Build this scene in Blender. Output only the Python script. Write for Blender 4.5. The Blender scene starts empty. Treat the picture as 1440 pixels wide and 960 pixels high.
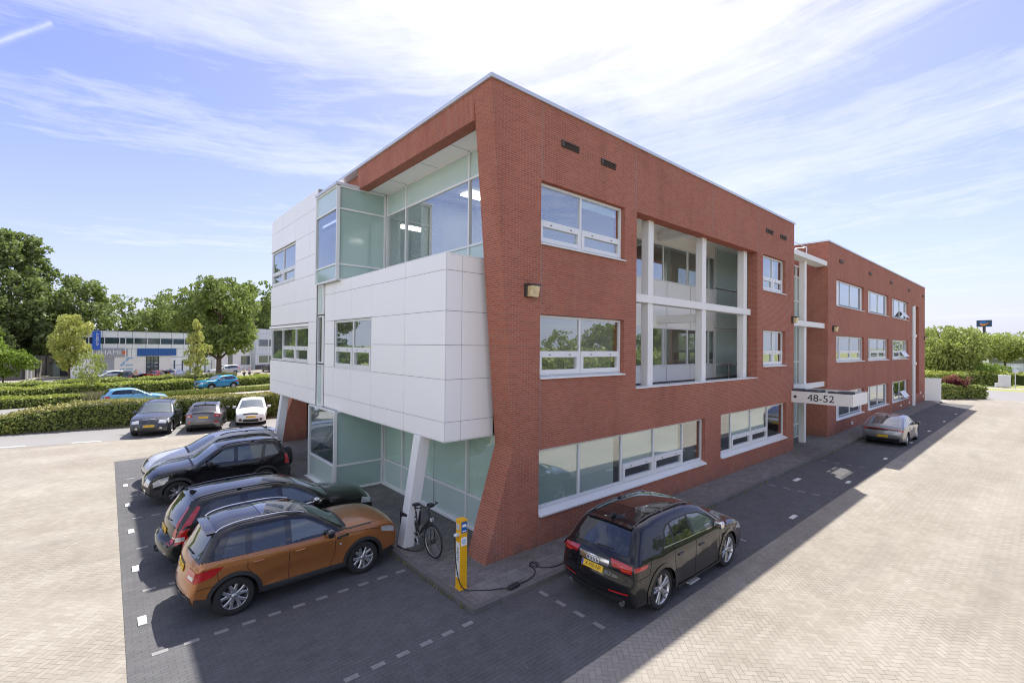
import bpy, bmesh, math, random
import numpy as np
from mathutils import Vector, Matrix
random.seed(7)
SC = bpy.context.scene
COL = SC.collection
R = math.radians

# ------------------------------------------------------------------ objects
def tag(o, label=None, cat=None, group=None, kind=None):
    if label: o["label"] = label
    if cat: o["category"] = cat
    if group: o["group"] = group
    if kind: o["kind"] = kind
    return o

def thing(name, label, cat, loc=(0, 0, 0), rz=0.0, group=None):
    o = bpy.data.objects.new(name, None)
    COL.objects.link(o)
    o.empty_display_size = 0.3
    o.location = loc
    o.rotation_euler = (0, 0, rz)
    return tag(o, label, cat, group)

def link(name, me, parent=None, loc=None):
    o = bpy.data.objects.new(name, me)
    COL.objects.link(o)
    if parent is not None: o.parent = parent
    if loc is not None: o.location = loc
    return o

def copy_tree(o, parent=None):
    c = o.copy()
    COL.objects.link(c)
    c.parent = parent
    for ch in list(o.children):
        copy_tree(ch, c)
    return c

class MB:
    """collects geometry, links it as one mesh object"""
    def __init__(s):
        s.v = []; s.f = []; s.mi = []; s.sm = []
    def add(s, verts, faces, mi=0, smooth=False):
        b = len(s.v)
        s.v.extend([tuple(p) for p in verts])
        for f in faces:
            s.f.append(tuple(b + i for i in f)); s.mi.append(mi); s.sm.append(smooth)
    def quad(s, a, b, c, d, mi=0):
        s.add([a, b, c, d], [(0, 1, 2, 3)], mi)
    def box(s, x0, x1, y0, y1, z0, z1, mi=0):
        v = [(x0, y0, z0), (x1, y0, z0), (x1, y1, z0), (x0, y1, z0), (x0, y0, z1), (x1, y0, z1), (x1, y1, z1), (x0, y1, z1)]
        s.add(v, [(0, 3, 2, 1), (4, 5, 6, 7), (0, 1, 5, 4), (1, 2, 6, 5), (2, 3, 7, 6), (3, 0, 4, 7)], mi)
    def prism(s, poly, axis, a, b, mi=0):
        """poly: list of 2D points; axis 'x': (y,z) 'y': (x,z) 'z': (x,y); extruded a..b"""
        def P(p, t):
            return {'x': (t, p[0], p[1]), 'y': (p[0], t, p[1]), 'z': (p[0], p[1], t)}[axis]
        n = len(poly)
        v = [P(p, a) for p in poly] + [P(p, b) for p in poly]
        f = [tuple(range(n)), tuple(range(2 * n - 1, n - 1, -1))]
        for i in range(n):
            j = (i + 1) % n
            f.append((i, j, n + j, n + i))
        s.add(v, f, mi)
    def tube(s, pts, r, n=8, mi=0, closed=False, cap=True, r2=None):
        pts = [Vector(p) for p in pts]
        m = len(pts)
        rs = [r + ((r2 - r) * i / (m - 1) if r2 is not None else 0) for i in range(m)] if not isinstance(r, (list, tuple)) else list(r)
        rings = []
        up = None
        for i, p in enumerate(pts):
            if closed: t = pts[(i + 1) % m] - pts[i - 1]
            else: t = pts[min(i + 1, m - 1)] - pts[max(i - 1, 0)]
            if t.length < 1e-9: t = Vector((0, 0, 1))
            t.normalize()
            if up is None:
                up = Vector((0, 0, 1)) if abs(t.z) < .9 else Vector((1, 0, 0))
            a = t.cross(up)
            if a.length < 1e-6: a = t.orthogonal()
            a.normalize(); b = a.cross(t); b.normalize(); up = b
            rings.append([p + (a * math.cos(2 * math.pi * k / n) + b * math.sin(2 * math.pi * k / n)) * rs[i] for k in range(n)])
        v = [q for rg in rings for q in rg]
        f = []
        for i in range(m if closed else m - 1):
            j = (i + 1) % m
            for k in range(n):
                l = (k + 1) % n
                f.append((i * n + k, j * n + k, j * n + l, i * n + l))
        s.add(v, f, mi, True)
        if cap and not closed:
            s.add(rings[0], [tuple(range(n))], mi); s.add(rings[-1], [tuple(range(n - 1, -1, -1))], mi)
    def lathe(s, prof, n=24, axis='z', mi=0, c=(0, 0, 0)):
        """prof: list of (radius, height along axis)"""
        v = []; f = []
        for (r, h) in prof:
            for k in range(n):
                a = 2 * math.pi * k / n
                p = {'z': (r * math.cos(a), r * math.sin(a), h), 'y': (r * math.cos(a), h, r * math.sin(a)), 'x': (h, r * math.cos(a), r * math.sin(a))}[axis]
                v.append((p[0] + c[0], p[1] + c[1], p[2] + c[2]))
        for i in range(len(prof) - 1):
            for k in range(n):
                l = (k + 1) % n
                f.append((i * n + k, i * n + l, (i + 1) * n + l, (i + 1) * n + k))
        s.add(v, f, mi, True)
    def build(s, name, mats, parent=None, loc=None, bevel=0.0, fix=True):
        me = bpy.data.meshes.new(name)
        me.from_pydata(s.v, [], s.f)
        if not isinstance(mats, (list, tuple)): mats = [mats]
        for m in mats: me.materials.append(m)
        me.polygons.foreach_set("material_index", s.mi)
        me.polygons.foreach_set("use_smooth", s.sm)
        if fix:
            bm = bmesh.new(); bm.from_mesh(me)
            bmesh.ops.recalc_face_normals(bm, faces=bm.faces)
            bm.to_mesh(me); bm.free()
        me.update()
        o = link(name, me, parent, loc)
        if bevel > 0:
            md = o.modifiers.new("bevel", 'BEVEL'); md.width = bevel; md.segments = 2; md.limit_method = 'ANGLE'; md.angle_limit = R(40)
        return o

_font_cache = {}
def text_mesh(txt, size, extrude=0.002):
    cu = bpy.data.curves.new("lettering", 'FONT')
    cu.body = txt; cu.size = size; cu.extrude = extrude
    cu.align_x = 'CENTER'; cu.align_y = 'CENTER'
    o = bpy.data.objects.new("lettering", cu)
    COL.objects.link(o)
    bpy.context.view_layer.update()
    me = bpy.data.meshes.new_from_object(o.evaluated_get(bpy.context.evaluated_depsgraph_get()))
    bpy.data.objects.remove(o); bpy.data.curves.remove(cu)
    return me

def lettering(name, txt, size, mat, parent, origin, xdir, ydir, bold=0.0, wide=1.0):
    """flat raised letters; xdir = reading direction, ydir = up"""
    me = text_mesh(txt, size)
    x = Vector(xdir).normalized(); y = Vector(ydir).normalized(); z = x.cross(y)
    M = Matrix((x * wide, y, z)).transposed().to_4x4(); M.translation = Vector(origin)
    me.transform(M)
    me.materials.clear(); me.materials.append(mat)
    return link(name, me, parent)
# ------------------------------------------------------------------ materials
def nodes(name):
    m = bpy.data.materials.new(name); m.use_nodes = True
    nt = m.node_tree; nt.nodes.clear()
    return m, nt
def N(nt, t, **kw):
    n = nt.nodes.new(t)
    for k, v in kw.items():
        if k == 'inp':
            for kk, vv in v.items(): n.inputs[kk].default_value = vv
        else: setattr(n, k, v)
    return n
def L(nt, a, b): nt.links.new(a, b)
def math_n(nt, op, a, b=None, c=None):
    n = nt.nodes.new('ShaderNodeMath'); n.operation = op
    for i, x in enumerate((a, b, c)):
        if x is None: continue
        if isinstance(x, (int, float)): n.inputs[i].default_value = x
        else: nt.links.new(x, n.inputs[i])
    return n.outputs[0]
def mixc(nt, fac, a, b, blend='MIX'):
    n = nt.nodes.new('ShaderNodeMix'); n.data_type = 'RGBA'; n.blend_type = blend
    for sock, x in ((n.inputs[0], fac), (n.inputs[6], a), (n.inputs[7], b)):
        if isinstance(x, (int, float)): sock.default_value = x
        elif isinstance(x, (tuple, list)): sock.default_value = (*x[:3], 1)
        else: nt.links.new(x, sock)
    return n.outputs[2]
def ramp(nt, fac, stops):
    n = nt.nodes.new('ShaderNodeValToRGB')
    e = n.color_ramp.elements
    while len(e) < len(stops): e.new(.5)
    for i, (p, c) in enumerate(stops):
        e[i].position = p; e[i].color = (*c[:3], 1) if not isinstance(c, (int, float)) else (c, c, c, 1)
    nt.links.new(fac, n.inputs[0])
    return n.outputs[0]
def noise(nt, vec, scale, detail=3, rough=.55, dist=0.0):
    n = nt.nodes.new('ShaderNodeTexNoise'); n.inputs['Scale'].default_value = scale
    n.inputs['Detail'].default_value = detail; n.inputs['Roughness'].default_value = rough; n.inputs['Distortion'].default_value = dist
    if vec is not None: nt.links.new(vec, n.inputs['Vector'])
    return n.outputs['Fac']
def out(nt, sh):
    o = nt.nodes.new('ShaderNodeOutputMaterial'); nt.links.new(sh, o.inputs[0]); return o
def prin(nt, color=None, rough=.5, metal=0, spec=.5, coat=0, coat_rough=.03, normal=None):
    p = nt.nodes.new('ShaderNodeBsdfPrincipled')
    if isinstance(color, (tuple, list)): p.inputs['Base Color'].default_value = (*color[:3], 1)
    elif color is not None: nt.links.new(color, p.inputs['Base Color'])
    if isinstance(rough, (int, float)): p.inputs['Roughness'].default_value = rough
    else: nt.links.new(rough, p.inputs['Roughness'])
    p.inputs['Metallic'].default_value = metal
    p.inputs['Specular IOR Level'].default_value = spec
    p.inputs['Coat Weight'].default_value = coat; p.inputs['Coat Roughness'].default_value = coat_rough
    if normal is not None: nt.links.new(normal, p.inputs['Normal'])
    return p
def bump(nt, h, strength=.3, dist=.01):
    b = nt.nodes.new('ShaderNodeBump'); b.inputs['Strength'].default_value = strength; b.inputs['Distance'].default_value = dist
    nt.links.new(h, b.inputs['Height']); return b.outputs[0]
def pos(nt): return nt.nodes.new('ShaderNodeNewGeometry').outputs['Position']
def objc(nt): return nt.nodes.new('ShaderNodeTexCoord').outputs['Object']
def xyz(nt, v):
    s = nt.nodes.new('ShaderNodeSeparateXYZ'); nt.links.new(v, s.inputs[0]); return s.outputs
def comb(nt, x, y, z=0.0):
    c = nt.nodes.new('ShaderNodeCombineXYZ')
    for i, a in enumerate((x, y, z)):
        if isinstance(a, (int, float)): c.inputs[i].default_value = a
        else: nt.links.new(a, c.inputs[i])
    return c.outputs[0]

def simple(name, color, rough=.5, metal=0, spec=.5, coat=0, var=.12, vscale=3.0, bumpy=0.0, bscale=40):
    m, nt = nodes(name)
    v = objc(nt)
    f = noise(nt, v, vscale, 4)
    col = mixc(nt, f, tuple(c * (1 - var) for c in color), tuple(min(1, c * (1 + var)) for c in color))
    nm = bump(nt, noise(nt, v, bscale, 2), bumpy, .01) if bumpy else None
    rr = rough
    p = prin(nt, col, rr, metal, spec, coat, normal=nm)
    out(nt, p.outputs[0])
    return m

def brick_mat(name, kind='wall', c1=(.415, .122, .070), c2=(.315, .088, .053), mort=(.375, .25, .195)):
    m, nt = nodes(name)
    p = pos(nt); X, Y, Z = xyz(nt, p)
    s = math_n(nt, 'ADD', X, Y)
    if kind == 'wall': v = comb(nt, s, Z)
    elif kind == 'soldier': v = comb(nt, Z, s)
    else: v = comb(nt, Y, X)
    b = N(nt, 'ShaderNodeTexBrick'); b.offset = .5
    L(nt, v, b.inputs['Vector'])
    for k, val in (('Scale', 1.0), ('Mortar Size', .0075), ('Mortar Smooth', .25), ('Bias', -.1), ('Brick Width', .205), ('Row Height', .054)): b.inputs[k].default_value = val
    b.inputs['Color1'].default_value = (*c1, 1); b.inputs['Color2'].default_value = (*c2, 1); b.inputs['Mortar'].default_value = (*mort, 1)
    big = noise(nt, p, .35, 5, .6)
    mid = noise(nt, p, 2.2, 4, .6)
    # weathering: darker rain-washed streaks stretched vertically
    st = noise(nt, comb(nt, math_n(nt, 'MULTIPLY', s, 1.6), math_n(nt, 'MULTIPLY', Z, .18)), 1.0, 4, .6)
    col = mixc(nt, ramp(nt, big, [(.35, 0), (.7, .55)]), b.outputs['Color'], (.72, .66, .66), 'MULTIPLY')
    col = mixc(nt, ramp(nt, st, [(.5, 0), (.75, .35)]), col, (.6, .55, .55), 'MULTIPLY')
    col = mixc(nt, ramp(nt, mid, [(.3, .0), (.75, .22)]), col, (.40, .20, .15))
    foot = math_n(nt, 'MULTIPLY', ramp(nt, Z, [(.08, 1), (.75, 0)]), ramp(nt, noise(nt, p, 1.7, 5, .7), [(.35, 0), (.65, .75)]))
    col = mixc(nt, foot, col, (.13, .095, .08))
    # pale bloom of salts here and there
    eff = noise(nt, p, .8, 6, .7)
    col = mixc(nt, ramp(nt, eff, [(.62, 0), (.8, .22)]), col, (.5, .42, .40))
    h = math_n(nt, 'SUBTRACT', 1.0, b.outputs['Fac'])
    nm = bump(nt, h, .55, .006)
    out(nt, prin(nt, col, .85, 0, .25, normal=nm).outputs[0])
    return m

def herringbone_mat(name, unit, c_dark, c_light, c_joint, rot=45.0, joint=.05, stain=.4):
    m, nt = nodes(name)
    p = pos(nt)
    mp = N(nt, 'ShaderNodeMapping'); mp.inputs['Rotation'].default_value = (0, 0, R(rot)); mp.inputs['Scale'].default_value = (1 / unit, 1 / unit, 1)
    L(nt, p, mp.inputs['Vector'])
    x, y, _ = xyz(nt, mp.outputs[0])
    ix = math_n(nt, 'FLOOR', x); iy = math_n(nt, 'FLOOR', y)
    fx = math_n(nt, 'SUBTRACT', x, ix); fy = math_n(nt, 'SUBTRACT', y, iy)
    k = math_n(nt, 'FLOORED_MODULO', math_n(nt, 'SUBTRACT', ix, iy), 4.0)
    def eq(v): return math_n(nt, 'COMPARE', k, float(v), .2)
    m0, m1, m2, m3 = eq(0), eq(1), eq(2), eq(3)
    d = math_n(nt, 'MINIMUM', math_n(nt, 'ADD', fx, m1), math_n(nt, 'ADD', math_n(nt, 'SUBTRACT', 1.0, fx), m0))
    d = math_n(nt, 'MINIMUM', d, math_n(nt, 'MINIMUM', math_n(nt, 'ADD', fy, m2), math_n(nt, 'ADD', math_n(nt, 'SUBTRACT', 1.0, fy), m3)))
    jt = ramp(nt, d, [(joint * .6, 1), (joint * 1.6, 0)])
    bid = comb(nt, math_n(nt, 'SUBTRACT', ix, m1), math_n(nt, 'SUBTRACT', iy, m2))
    wn = N(nt, 'ShaderNodeTexWhiteNoise'); L(nt, bid, wn.inputs['Vector'])
    col = mixc(nt, wn.outputs['Value'], c_dark, c_light)
    big = noise(nt, p, .16, 6, .62); mid = noise(nt, p, 1.3, 5, .65); fine = noise(nt, p, 30, 3, .7)
    tr = noise(nt, comb(nt, math_n(nt, 'MULTIPLY', xyz(nt, p)[0], .05), math_n(nt, 'MULTIPLY', xyz(nt, p)[1], .55)), 1.0, 4, .6)
    sx, sy, sz = xyz(nt, p)
    col = mixc(nt, ramp(nt, big, [(.34, stain), (.62, 0)]), col, (.62, .58, .55), 'MULTIPLY')
    col = mixc(nt, ramp(nt, tr, [(.40, stain * .8), (.58, 0)]), col, (.70, .66, .64), 'MULTIPLY')
    col = mixc(nt, ramp(nt, mid, [(.3, stain * .7), (.6, 0)]), col, (.7, .67, .64), 'MULTIPLY')
    col = mixc(nt, ramp(nt, fine, [(.3, .25), (.7, 0)]), col, (.6, .58, .56), 'MULTIPLY')
    arc = math_n(nt, 'ABSOLUTE', math_n(nt, 'SUBTRACT', math_n(nt, 'FLOORED_MODULO', math_n(nt, 'ADD', sy, math_n(nt, 'MULTIPLY', noise(nt, p, .06, 2), 7.0)), 1.75), .87))
    tyre = math_n(nt, 'MULTIPLY', ramp(nt, arc, [(.08, 1), (.26, 0)]), ramp(nt, noise(nt, p, .11, 3, .6), [(.50, 0), (.66, .38)]))
    col = mixc(nt, tyre, col, (.15, .14, .13))
    # sparse small oil spots and dropped leaves
    sp = noise(nt, p, 3.2, 2, .5)
    col = mixc(nt, ramp(nt, sp, [(.73, 0), (.78, .45)]), col, (.12, .11, .10))
    # joints fade in and out with the sand in them
    js = ramp(nt, noise(nt, p, .45, 3), [(.35, .25), (.65, .9)])
    jf = math_n(nt, 'MULTIPLY', jt, js)
    col = mixc(nt, jf, col, c_joint)
    nm = bump(nt, math_n(nt, 'SUBTRACT', 1.0, jt), .35, .004)
    out(nt, prin(nt, col, .9, 0, .2, normal=nm).outputs[0])
    return m

def paver_mat(name, w, h, c1, c2, mort, rotz=0.0, msize=.006, stain=.4, offset=.5, damp=.35):
    m, nt = nodes(name)
    p = pos(nt)
    mp = N(nt, 'ShaderNodeMapping'); mp.inputs['Rotation'].default_value = (0, 0, R(rotz)); L(nt, p, mp.inputs['Vector'])
    b = N(nt, 'ShaderNodeTexBrick'); b.offset = offset; L(nt, mp.outputs[0], b.inputs['Vector'])
    for k, val in (('Scale', 1.0), ('Mortar Size', msize), ('Mortar Smooth', .2), ('Bias', 0), ('Brick Width', w), ('Row Height', h)): b.inputs[k].default_value = val
    b.inputs['Color1'].default_value = (*c1, 1); b.inputs['Color2'].default_value = (*c2, 1); b.inputs['Mortar'].default_value = (*mort, 1)
    big = noise(nt, p, .3, 6, .65); mid = noise(nt, p, 2.5, 5, .65); fine = noise(nt, p, 45, 3, .7)
    col = mixc(nt, ramp(nt, big, [(.35, stain), (.65, 0)]), b.outputs['Color'], (.6, .6, .6), 'MULTIPLY')
    col = mixc(nt, ramp(nt, mid, [(.35, 0), (.75, damp)]), col, tuple(c * 1.5 for c in c2))
    col = mixc(nt, ramp(nt, fine, [(.35, .35), (.7, 0)]), col, (.5, .5, .5), 'MULTIPLY')
    sp = noise(nt, p, 11, 2, .5)
    col = mixc(nt, ramp(nt, sp, [(.74, 0), (.78, .35)]), col, tuple(min(1, c * 2.6) for c in c2))
    nm = bump(nt, math_n(nt, 'SUBTRACT', 1.0, b.outputs['Fac']), .4, .004)
    out(nt, prin(nt, col, .88, 0, .25, normal=nm).outputs[0])
    return m

def glass_mat(name, tint=(.88, .94, .92), f0=.16, rough=0.0):
    m, nt = nodes(name)
    lw = N(nt, 'ShaderNodeLayerWeight'); lw.inputs['Blend'].default_value = .5
    fac = math_n(nt, 'ADD', math_n(nt, 'MULTIPLY', math_n(nt, 'POWER', lw.outputs['Facing'], 4.5), 1 - f0), f0)
    tr = N(nt, 'ShaderNodeBsdfTransparent'); tr.inputs[0].default_value = (*tint, 1)
    v = objc(nt)
    nm = bump(nt, noise(nt, v, .7, 1), .04, .02)
    gl = N(nt, 'ShaderNodeBsdfGlossy'); gl.inputs['Roughness'].default_value = rough; gl.inputs[0].default_value = (.90, .96, .97, 1); L(nt, nm, gl.inputs['Normal'])
    mx = N(nt, 'ShaderNodeMixShader'); L(nt, fac, mx.inputs[0]); L(nt, tr.outputs[0], mx.inputs[1]); L(nt, gl.outputs[0], mx.inputs[2])
    out(nt, mx.outputs[0])
    return m

def leaf_mat(name, c_lo, c_hi, trans=.35, rough=.55):
    m, nt = nodes(name)
    g = nt.nodes.new('ShaderNodeNewGeometry')
    v = objc(nt)
    col = mixc(nt, g.outputs['Random Per Island'], c_lo, c_hi)
    col = mixc(nt, ramp(nt, noise(nt, v, .45, 3), [(.35, 0), (.7, .5)]), col, tuple(min(1, c * 1.35) for c in c_hi))
    p = prin(nt, col, rough, 0, .3)
    t = N(nt, 'ShaderNodeBsdfTranslucent'); L(nt, mixc(nt, .5, col, (.22, .34, .05)), t.inputs[0])
    mx = N(nt, 'ShaderNodeMixShader'); mx.inputs[0].default_value = trans
    L(nt, p.outputs[0], mx.inputs[1]); L(nt, t.outputs[0], mx.inputs[2])
    out(nt, mx.outputs[0])
    return m

def paint_mat(name, color, metal=0.25, rough=.32, flake=.15):
    m, nt = nodes(name)
    v = objc(nt)
    f = noise(nt, v, 240, 1)
    d = noise(nt, v, 2.0, 4, .6)
    col = mixc(nt, f, tuple(c * (1 - flake) for c in color), tuple(min(1, c * (1 + flake)) for c in color))
    z = xyz(nt, v)[2]
    # road dust low on the sills
    dust = math_n(nt, 'MULTIPLY', ramp(nt, z, [(.2, .16 if max(color) > .1 else .05), (.55, 0)]), d)
    col = mixc(nt, dust, col, (.22, .20, .17))
    p = prin(nt, col, rough, metal, .5 if max(color) > .1 else .12, 1.0, .03)
    out(nt, p.outputs[0])
    return m

M = {}
M['brick'] = brick_mat('red_brickwork')
M['brick_soldier'] = brick_mat('red_brickwork_upright', 'soldier')
M['brick_soffit'] = brick_mat('red_brickwork_soffit', 'soffit')
M['lot'] = herringbone_mat('beige_paving', .102, (.318, .297, .252), (.368, .347, .298), (.135, .12, .105), 45)
M['bay'] = paver_mat('dark_bay_paving', .20, .082, (.106, .107, .110), (.125, .125, .128), (.078, .078, .080), 0)
M['walk'] = paver_mat('grey_pavement', .21, .105, (.17, .158, .147), (.235, .22, .203), (.08, .075, .07), 0, stain=.5)
M['tile'] = paver_mat('concrete_tiles', .3, .3, (.19, .185, .175), (.24, .23, .22), (.08, .08, .075), 0, offset=.5)
M['kerb'] = paver_mat('kerb_stone', 1.0, 1.0, (.13, .127, .122), (.17, .165, .16), (.06, .06, .06), 0, msize=.008)
M['asphalt'] = simple('asphalt_grey', (.17, .165, .16), .9, var=.18, vscale=.6, bumpy=.2, bscale=60)
M['asphalt_pale'] = simple('asphalt_pale', (.225, .22, .215), .9, var=.12, vscale=.4)
M['path'] = simple('pink_path', (.42, .36, .32), .9, var=.12, vscale=.5)
M['paintwhite'] = simple('road_paint', (.72, .71, .68), .7, var=.15, vscale=6)
M['dash'] = simple('worn_white_paver', (.235, .23, .225), .85, var=.35, vscale=7)
M['block'] = simple('white_marking', (.62, .61, .57), .7, var=.12, vscale=9)
M['panel'] = simple('white_cladding_panel', (.86, .86, .85), .38, spec=.45, var=.03, vscale=.5)
M['joint'] = simple('dark_joint', (.24, .24, .245), .8)
M['frame'] = simple('white_aluminium', (.72, .73, .73), .35, spec=.5, var=.04, vscale=1.5)
M['white'] = simple('white_render', (.76, .75, .72), .6, var=.06, vscale=.8)
M['soffit'] = simple('white_soffit', (.85, .845, .81), .6, var=.03)
M['coping'] = simple('pale_metal_coping', (.62, .65, .68), .35, metal=.3, var=.05)
M['darkframe'] = simple('dark_frame', (.03, .032, .036), .4)
M['blueframe'] = simple('blue_frame', (.05, .09, .16), .35)
M['frost'] = simple('frosted_green_glass', (.34, .47, .43), .12, spec=.7, coat=.6, var=.05, vscale=.6)
M['frostpale'] = simple('pale_green_panel', (.50, .62, .58), .2, spec=.6, coat=.4, var=.05, vscale=.6)
M['glass'] = glass_mat('window_glass', f0=.38)
M['glass_clear'] = glass_mat('clear_window_glass', (.86, .93, .90), .10)
M['glass_mirror'] = glass_mat('coated_window_glass', (.55, .64, .64), .48)
M['blind'] = simple('green_white_blind', (.68, .79, .72), .7, var=.04, vscale=.8)
M['slat'] = simple('venetian_slats', (.66, .70, .72), .5, var=.05)
M['room'] = simple('office_wall', (.55, .56, .55), .8, var=.05)
M['roomfloor'] = simple('office_carpet', (.16, .17, .19), .9)
M['roomceil'] = simple('office_ceiling', (.72, .72, .70), .8)
M['desk'] = simple('office_desk', (.42, .36, .30), .5)
M['roofing'] = simple('bitumen_roofing', (.055, .055, .058), .85, var=.3, vscale=2)
M['vent'] = simple('dark_vent', (.075, .058, .050), .7)
M['seam'] = simple('panel_gap', (.006, .006, .006), .9)
M['rust'] = simple('weathered_lamp_glass', (.62, .50, .28), .3, var=.5, vscale=9, coat=.5)
M['lampbody'] = simple('lamp_housing', (.05, .045, .045), .5)
M['black'] = simple('black_plastic', (.022, .022, .024), .55, var=.2)
M['rubber'] = simple('tyre_rubber', (.022, .022, .022), .85, var=.25, vscale=8)
M['gloss'] = simple('gloss_black_trim', (.008, .008, .009), .12, coat=1)
M['carglass'] = simple('tinted_car_glass', (.012, .016, .018), .03, spec=.8, coat=1, var=.2)
M['carglass_pale'] = simple('car_glass_pale', (.075, .10, .105), .03, spec=.8, coat=1, var=.25, vscale=1.5)
M['chrome'] = simple('bright_metal', (.72, .72, .73), .18, metal=1, var=.05)
M['alloy'] = simple('alloy_rim', (.52, .53, .54), .28, metal=.85, var=.08)
M['alloydark'] = simple('dark_rim_inner', (.05, .05, .052), .4, metal=.5)
M['redlens'] = simple('red_lens', (.42, .012, .012), .12, coat=1, var=.25, vscale=10)
M['amber'] = simple('orange_lens', (.62, .11, .02), .12, coat=1)
M['clearlens'] = simple('clear_lens', (.60, .62, .63), .10, metal=.35, coat=1, var=.3, vscale=12)
M['plate'] = simple('yellow_plate', (.78, .48, .02), .45, var=.03)
M['plateblue'] = simple('plate_blue_band', (.02, .06, .36), .4)
M['ink'] = simple('black_lettering', (.015, .015, .015), .5)
M['yellow'] = simple('yellow_steel', (.80, .42, .008), .38, var=.08, coat=.3)
M['signblue'] = simple('sign_blue', (.015, .10, .34), .4)
M['banner'] = simple('blue_banner', (.03, .12, .50), .6)
M['whitepaper'] = simple('white_sticker', (.78, .80, .80), .5)
M['lightblue'] = simple('light_blue_print', (.25, .45, .62), .5)
M['bark'] = simple('bark', (.13, .095, .07), .9, var=.35, vscale=6, bumpy=.5, bscale=14)
M['barkpale'] = simple('pale_bark', (.24, .19, .15), .9, var=.3, vscale=6)
M['grass'] = simple('mown_grass', (.25, .265, .09), .95, var=.4, vscale=1.2)
M['soil'] = simple('bare_verge', (.30, .24, .17), .95, var=.3, vscale=2)
M['hedgecore'] = simple('hedge_twigs', (.055, .072, .026), .95, var=.3)
M['lamp_on'] = None
def emit(name, color, s):
    m, nt = nodes(name); e = N(nt, 'ShaderNodeEmission'); e.inputs[0].default_value = (*color, 1); e.inputs[1].default_value = s
    out(nt, e.outputs[0]); return m
M['lamp_on'] = emit('ceiling_light_panel', (1, .95, .86), 3.0)
# ------------------------------------------------------------------ camera, sun, sky
CAM_H = 5.1
cam_d = bpy.data.cameras.new("camera"); cam = bpy.data.objects.new("camera", cam_d); COL.objects.link(cam)
cam_d.sensor_width = 36; cam_d.lens = 659.024 / 1440 * 36
cam_d.clip_start = .1; cam_d.clip_end = 6000
yaw, pitch, roll = 0.858664774, 0.00994403968, 0.0101384860
fw = Vector((math.cos(yaw) * math.cos(pitch), math.sin(yaw) * math.cos(pitch), math.sin(pitch)))
rt = Vector((math.sin(yaw), -math.cos(yaw), 0)); up = rt.cross(fw)
r2 = math.cos(roll) * rt + math.sin(roll) * up; u2 = -math.sin(roll) * rt + math.cos(roll) * up
mw = Matrix((r2, u2, -fw)).transposed().to_4x4(); mw.translation = Vector((0, 0, CAM_H))
cam.matrix_world = mw
SC.camera = cam

SUNV = Vector((.479, .361, 1.0)).normalized()
sd = bpy.data.lights.new("sun", 'SUN'); so = bpy.data.objects.new("sun", sd); COL.objects.link(so)
sd.energy = 2.7; sd.angle = R(.53); sd.color = (1.0, .945, .87)
so.rotation_euler = SUNV.to_track_quat('Z', 'Y').to_euler()
so.location = (20, 20, 60)

W = bpy.data.worlds.new("World"); SC.world = W; W.use_nodes = True
nt = W.node_tree; nt.nodes.clear()
sky = N(nt, 'ShaderNodeTexSky'); sky.sky_type = 'NISHITA'; sky.sun_disc = False
sky.sun_elevation = math.asin(SUNV.z); sky.sun_rotation = math.atan2(SUNV.x, SUNV.y)
sky.air_density = 1.0; sky.dust_density = 1.2; sky.ozone_density = 1.6
tc = nt.nodes.new('ShaderNodeTexCoord')
dx, dy, dz = xyz(nt, tc.outputs['Generated'])
zc = math_n(nt, 'MAXIMUM', dz, .03)
px_ = math_n(nt, 'DIVIDE', dx, zc); py_ = math_n(nt, 'DIVIDE', dy, zc)
rr = math_n(nt, 'SQRT', math_n(nt, 'ADD', math_n(nt, 'MULTIPLY', px_, px_), math_n(nt, 'MULTIPLY', py_, py_)))
th = math_n(nt, 'ARCTAN2', py_, px_)
wob = noise(nt, comb(nt, px_, py_), .9, 3, .5)
lr = math_n(nt, 'LOGARITHM', math_n(nt, 'ADD', rr, .6), 2.718)
sl = math_n(nt, 'SUBTRACT', math_n(nt, 'MULTIPLY', lr, 1.25), math_n(nt, 'MULTIPLY', th, .26))
sl = math_n(nt, 'ADD', sl, math_n(nt, 'MULTIPLY', wob, .20))
streak = noise(nt, comb(nt, math_n(nt, 'MULTIPLY', sl, 3.4), math_n(nt, 'MULTIPLY', th, .8), 7.9), 1.0, 8, .60, .5)
fib = noise(nt, comb(nt, math_n(nt, 'MULTIPLY', sl, 24.0), math_n(nt, 'MULTIPLY', th, 3.4), 1.7), 1.0, 6, .68, .7)
puff = noise(nt, comb(nt, px_, py_, 2.0), 3.4, 9, .66, .5)
cov = math_n(nt, 'ADD', math_n(nt, 'MULTIPLY', streak, .66), math_n(nt, 'MULTIPLY', fib, .20))
cov = math_n(nt, 'ADD', cov, math_n(nt, 'MULTIPLY', puff, .24))
# thicker veil towards the sun and overhead; bright cloud added behind the camera to light the fronts
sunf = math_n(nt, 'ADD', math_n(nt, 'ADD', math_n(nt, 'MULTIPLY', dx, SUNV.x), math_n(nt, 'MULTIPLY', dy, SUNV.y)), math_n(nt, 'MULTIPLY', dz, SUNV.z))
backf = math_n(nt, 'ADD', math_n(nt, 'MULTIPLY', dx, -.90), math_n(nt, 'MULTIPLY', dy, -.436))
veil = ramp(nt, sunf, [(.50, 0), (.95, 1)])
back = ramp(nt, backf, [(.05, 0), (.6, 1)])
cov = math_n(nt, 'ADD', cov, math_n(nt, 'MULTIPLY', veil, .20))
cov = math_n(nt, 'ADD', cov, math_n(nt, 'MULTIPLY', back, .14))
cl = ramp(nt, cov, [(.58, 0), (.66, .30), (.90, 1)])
cl = math_n(nt, 'MULTIPLY', cl, .95)
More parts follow.
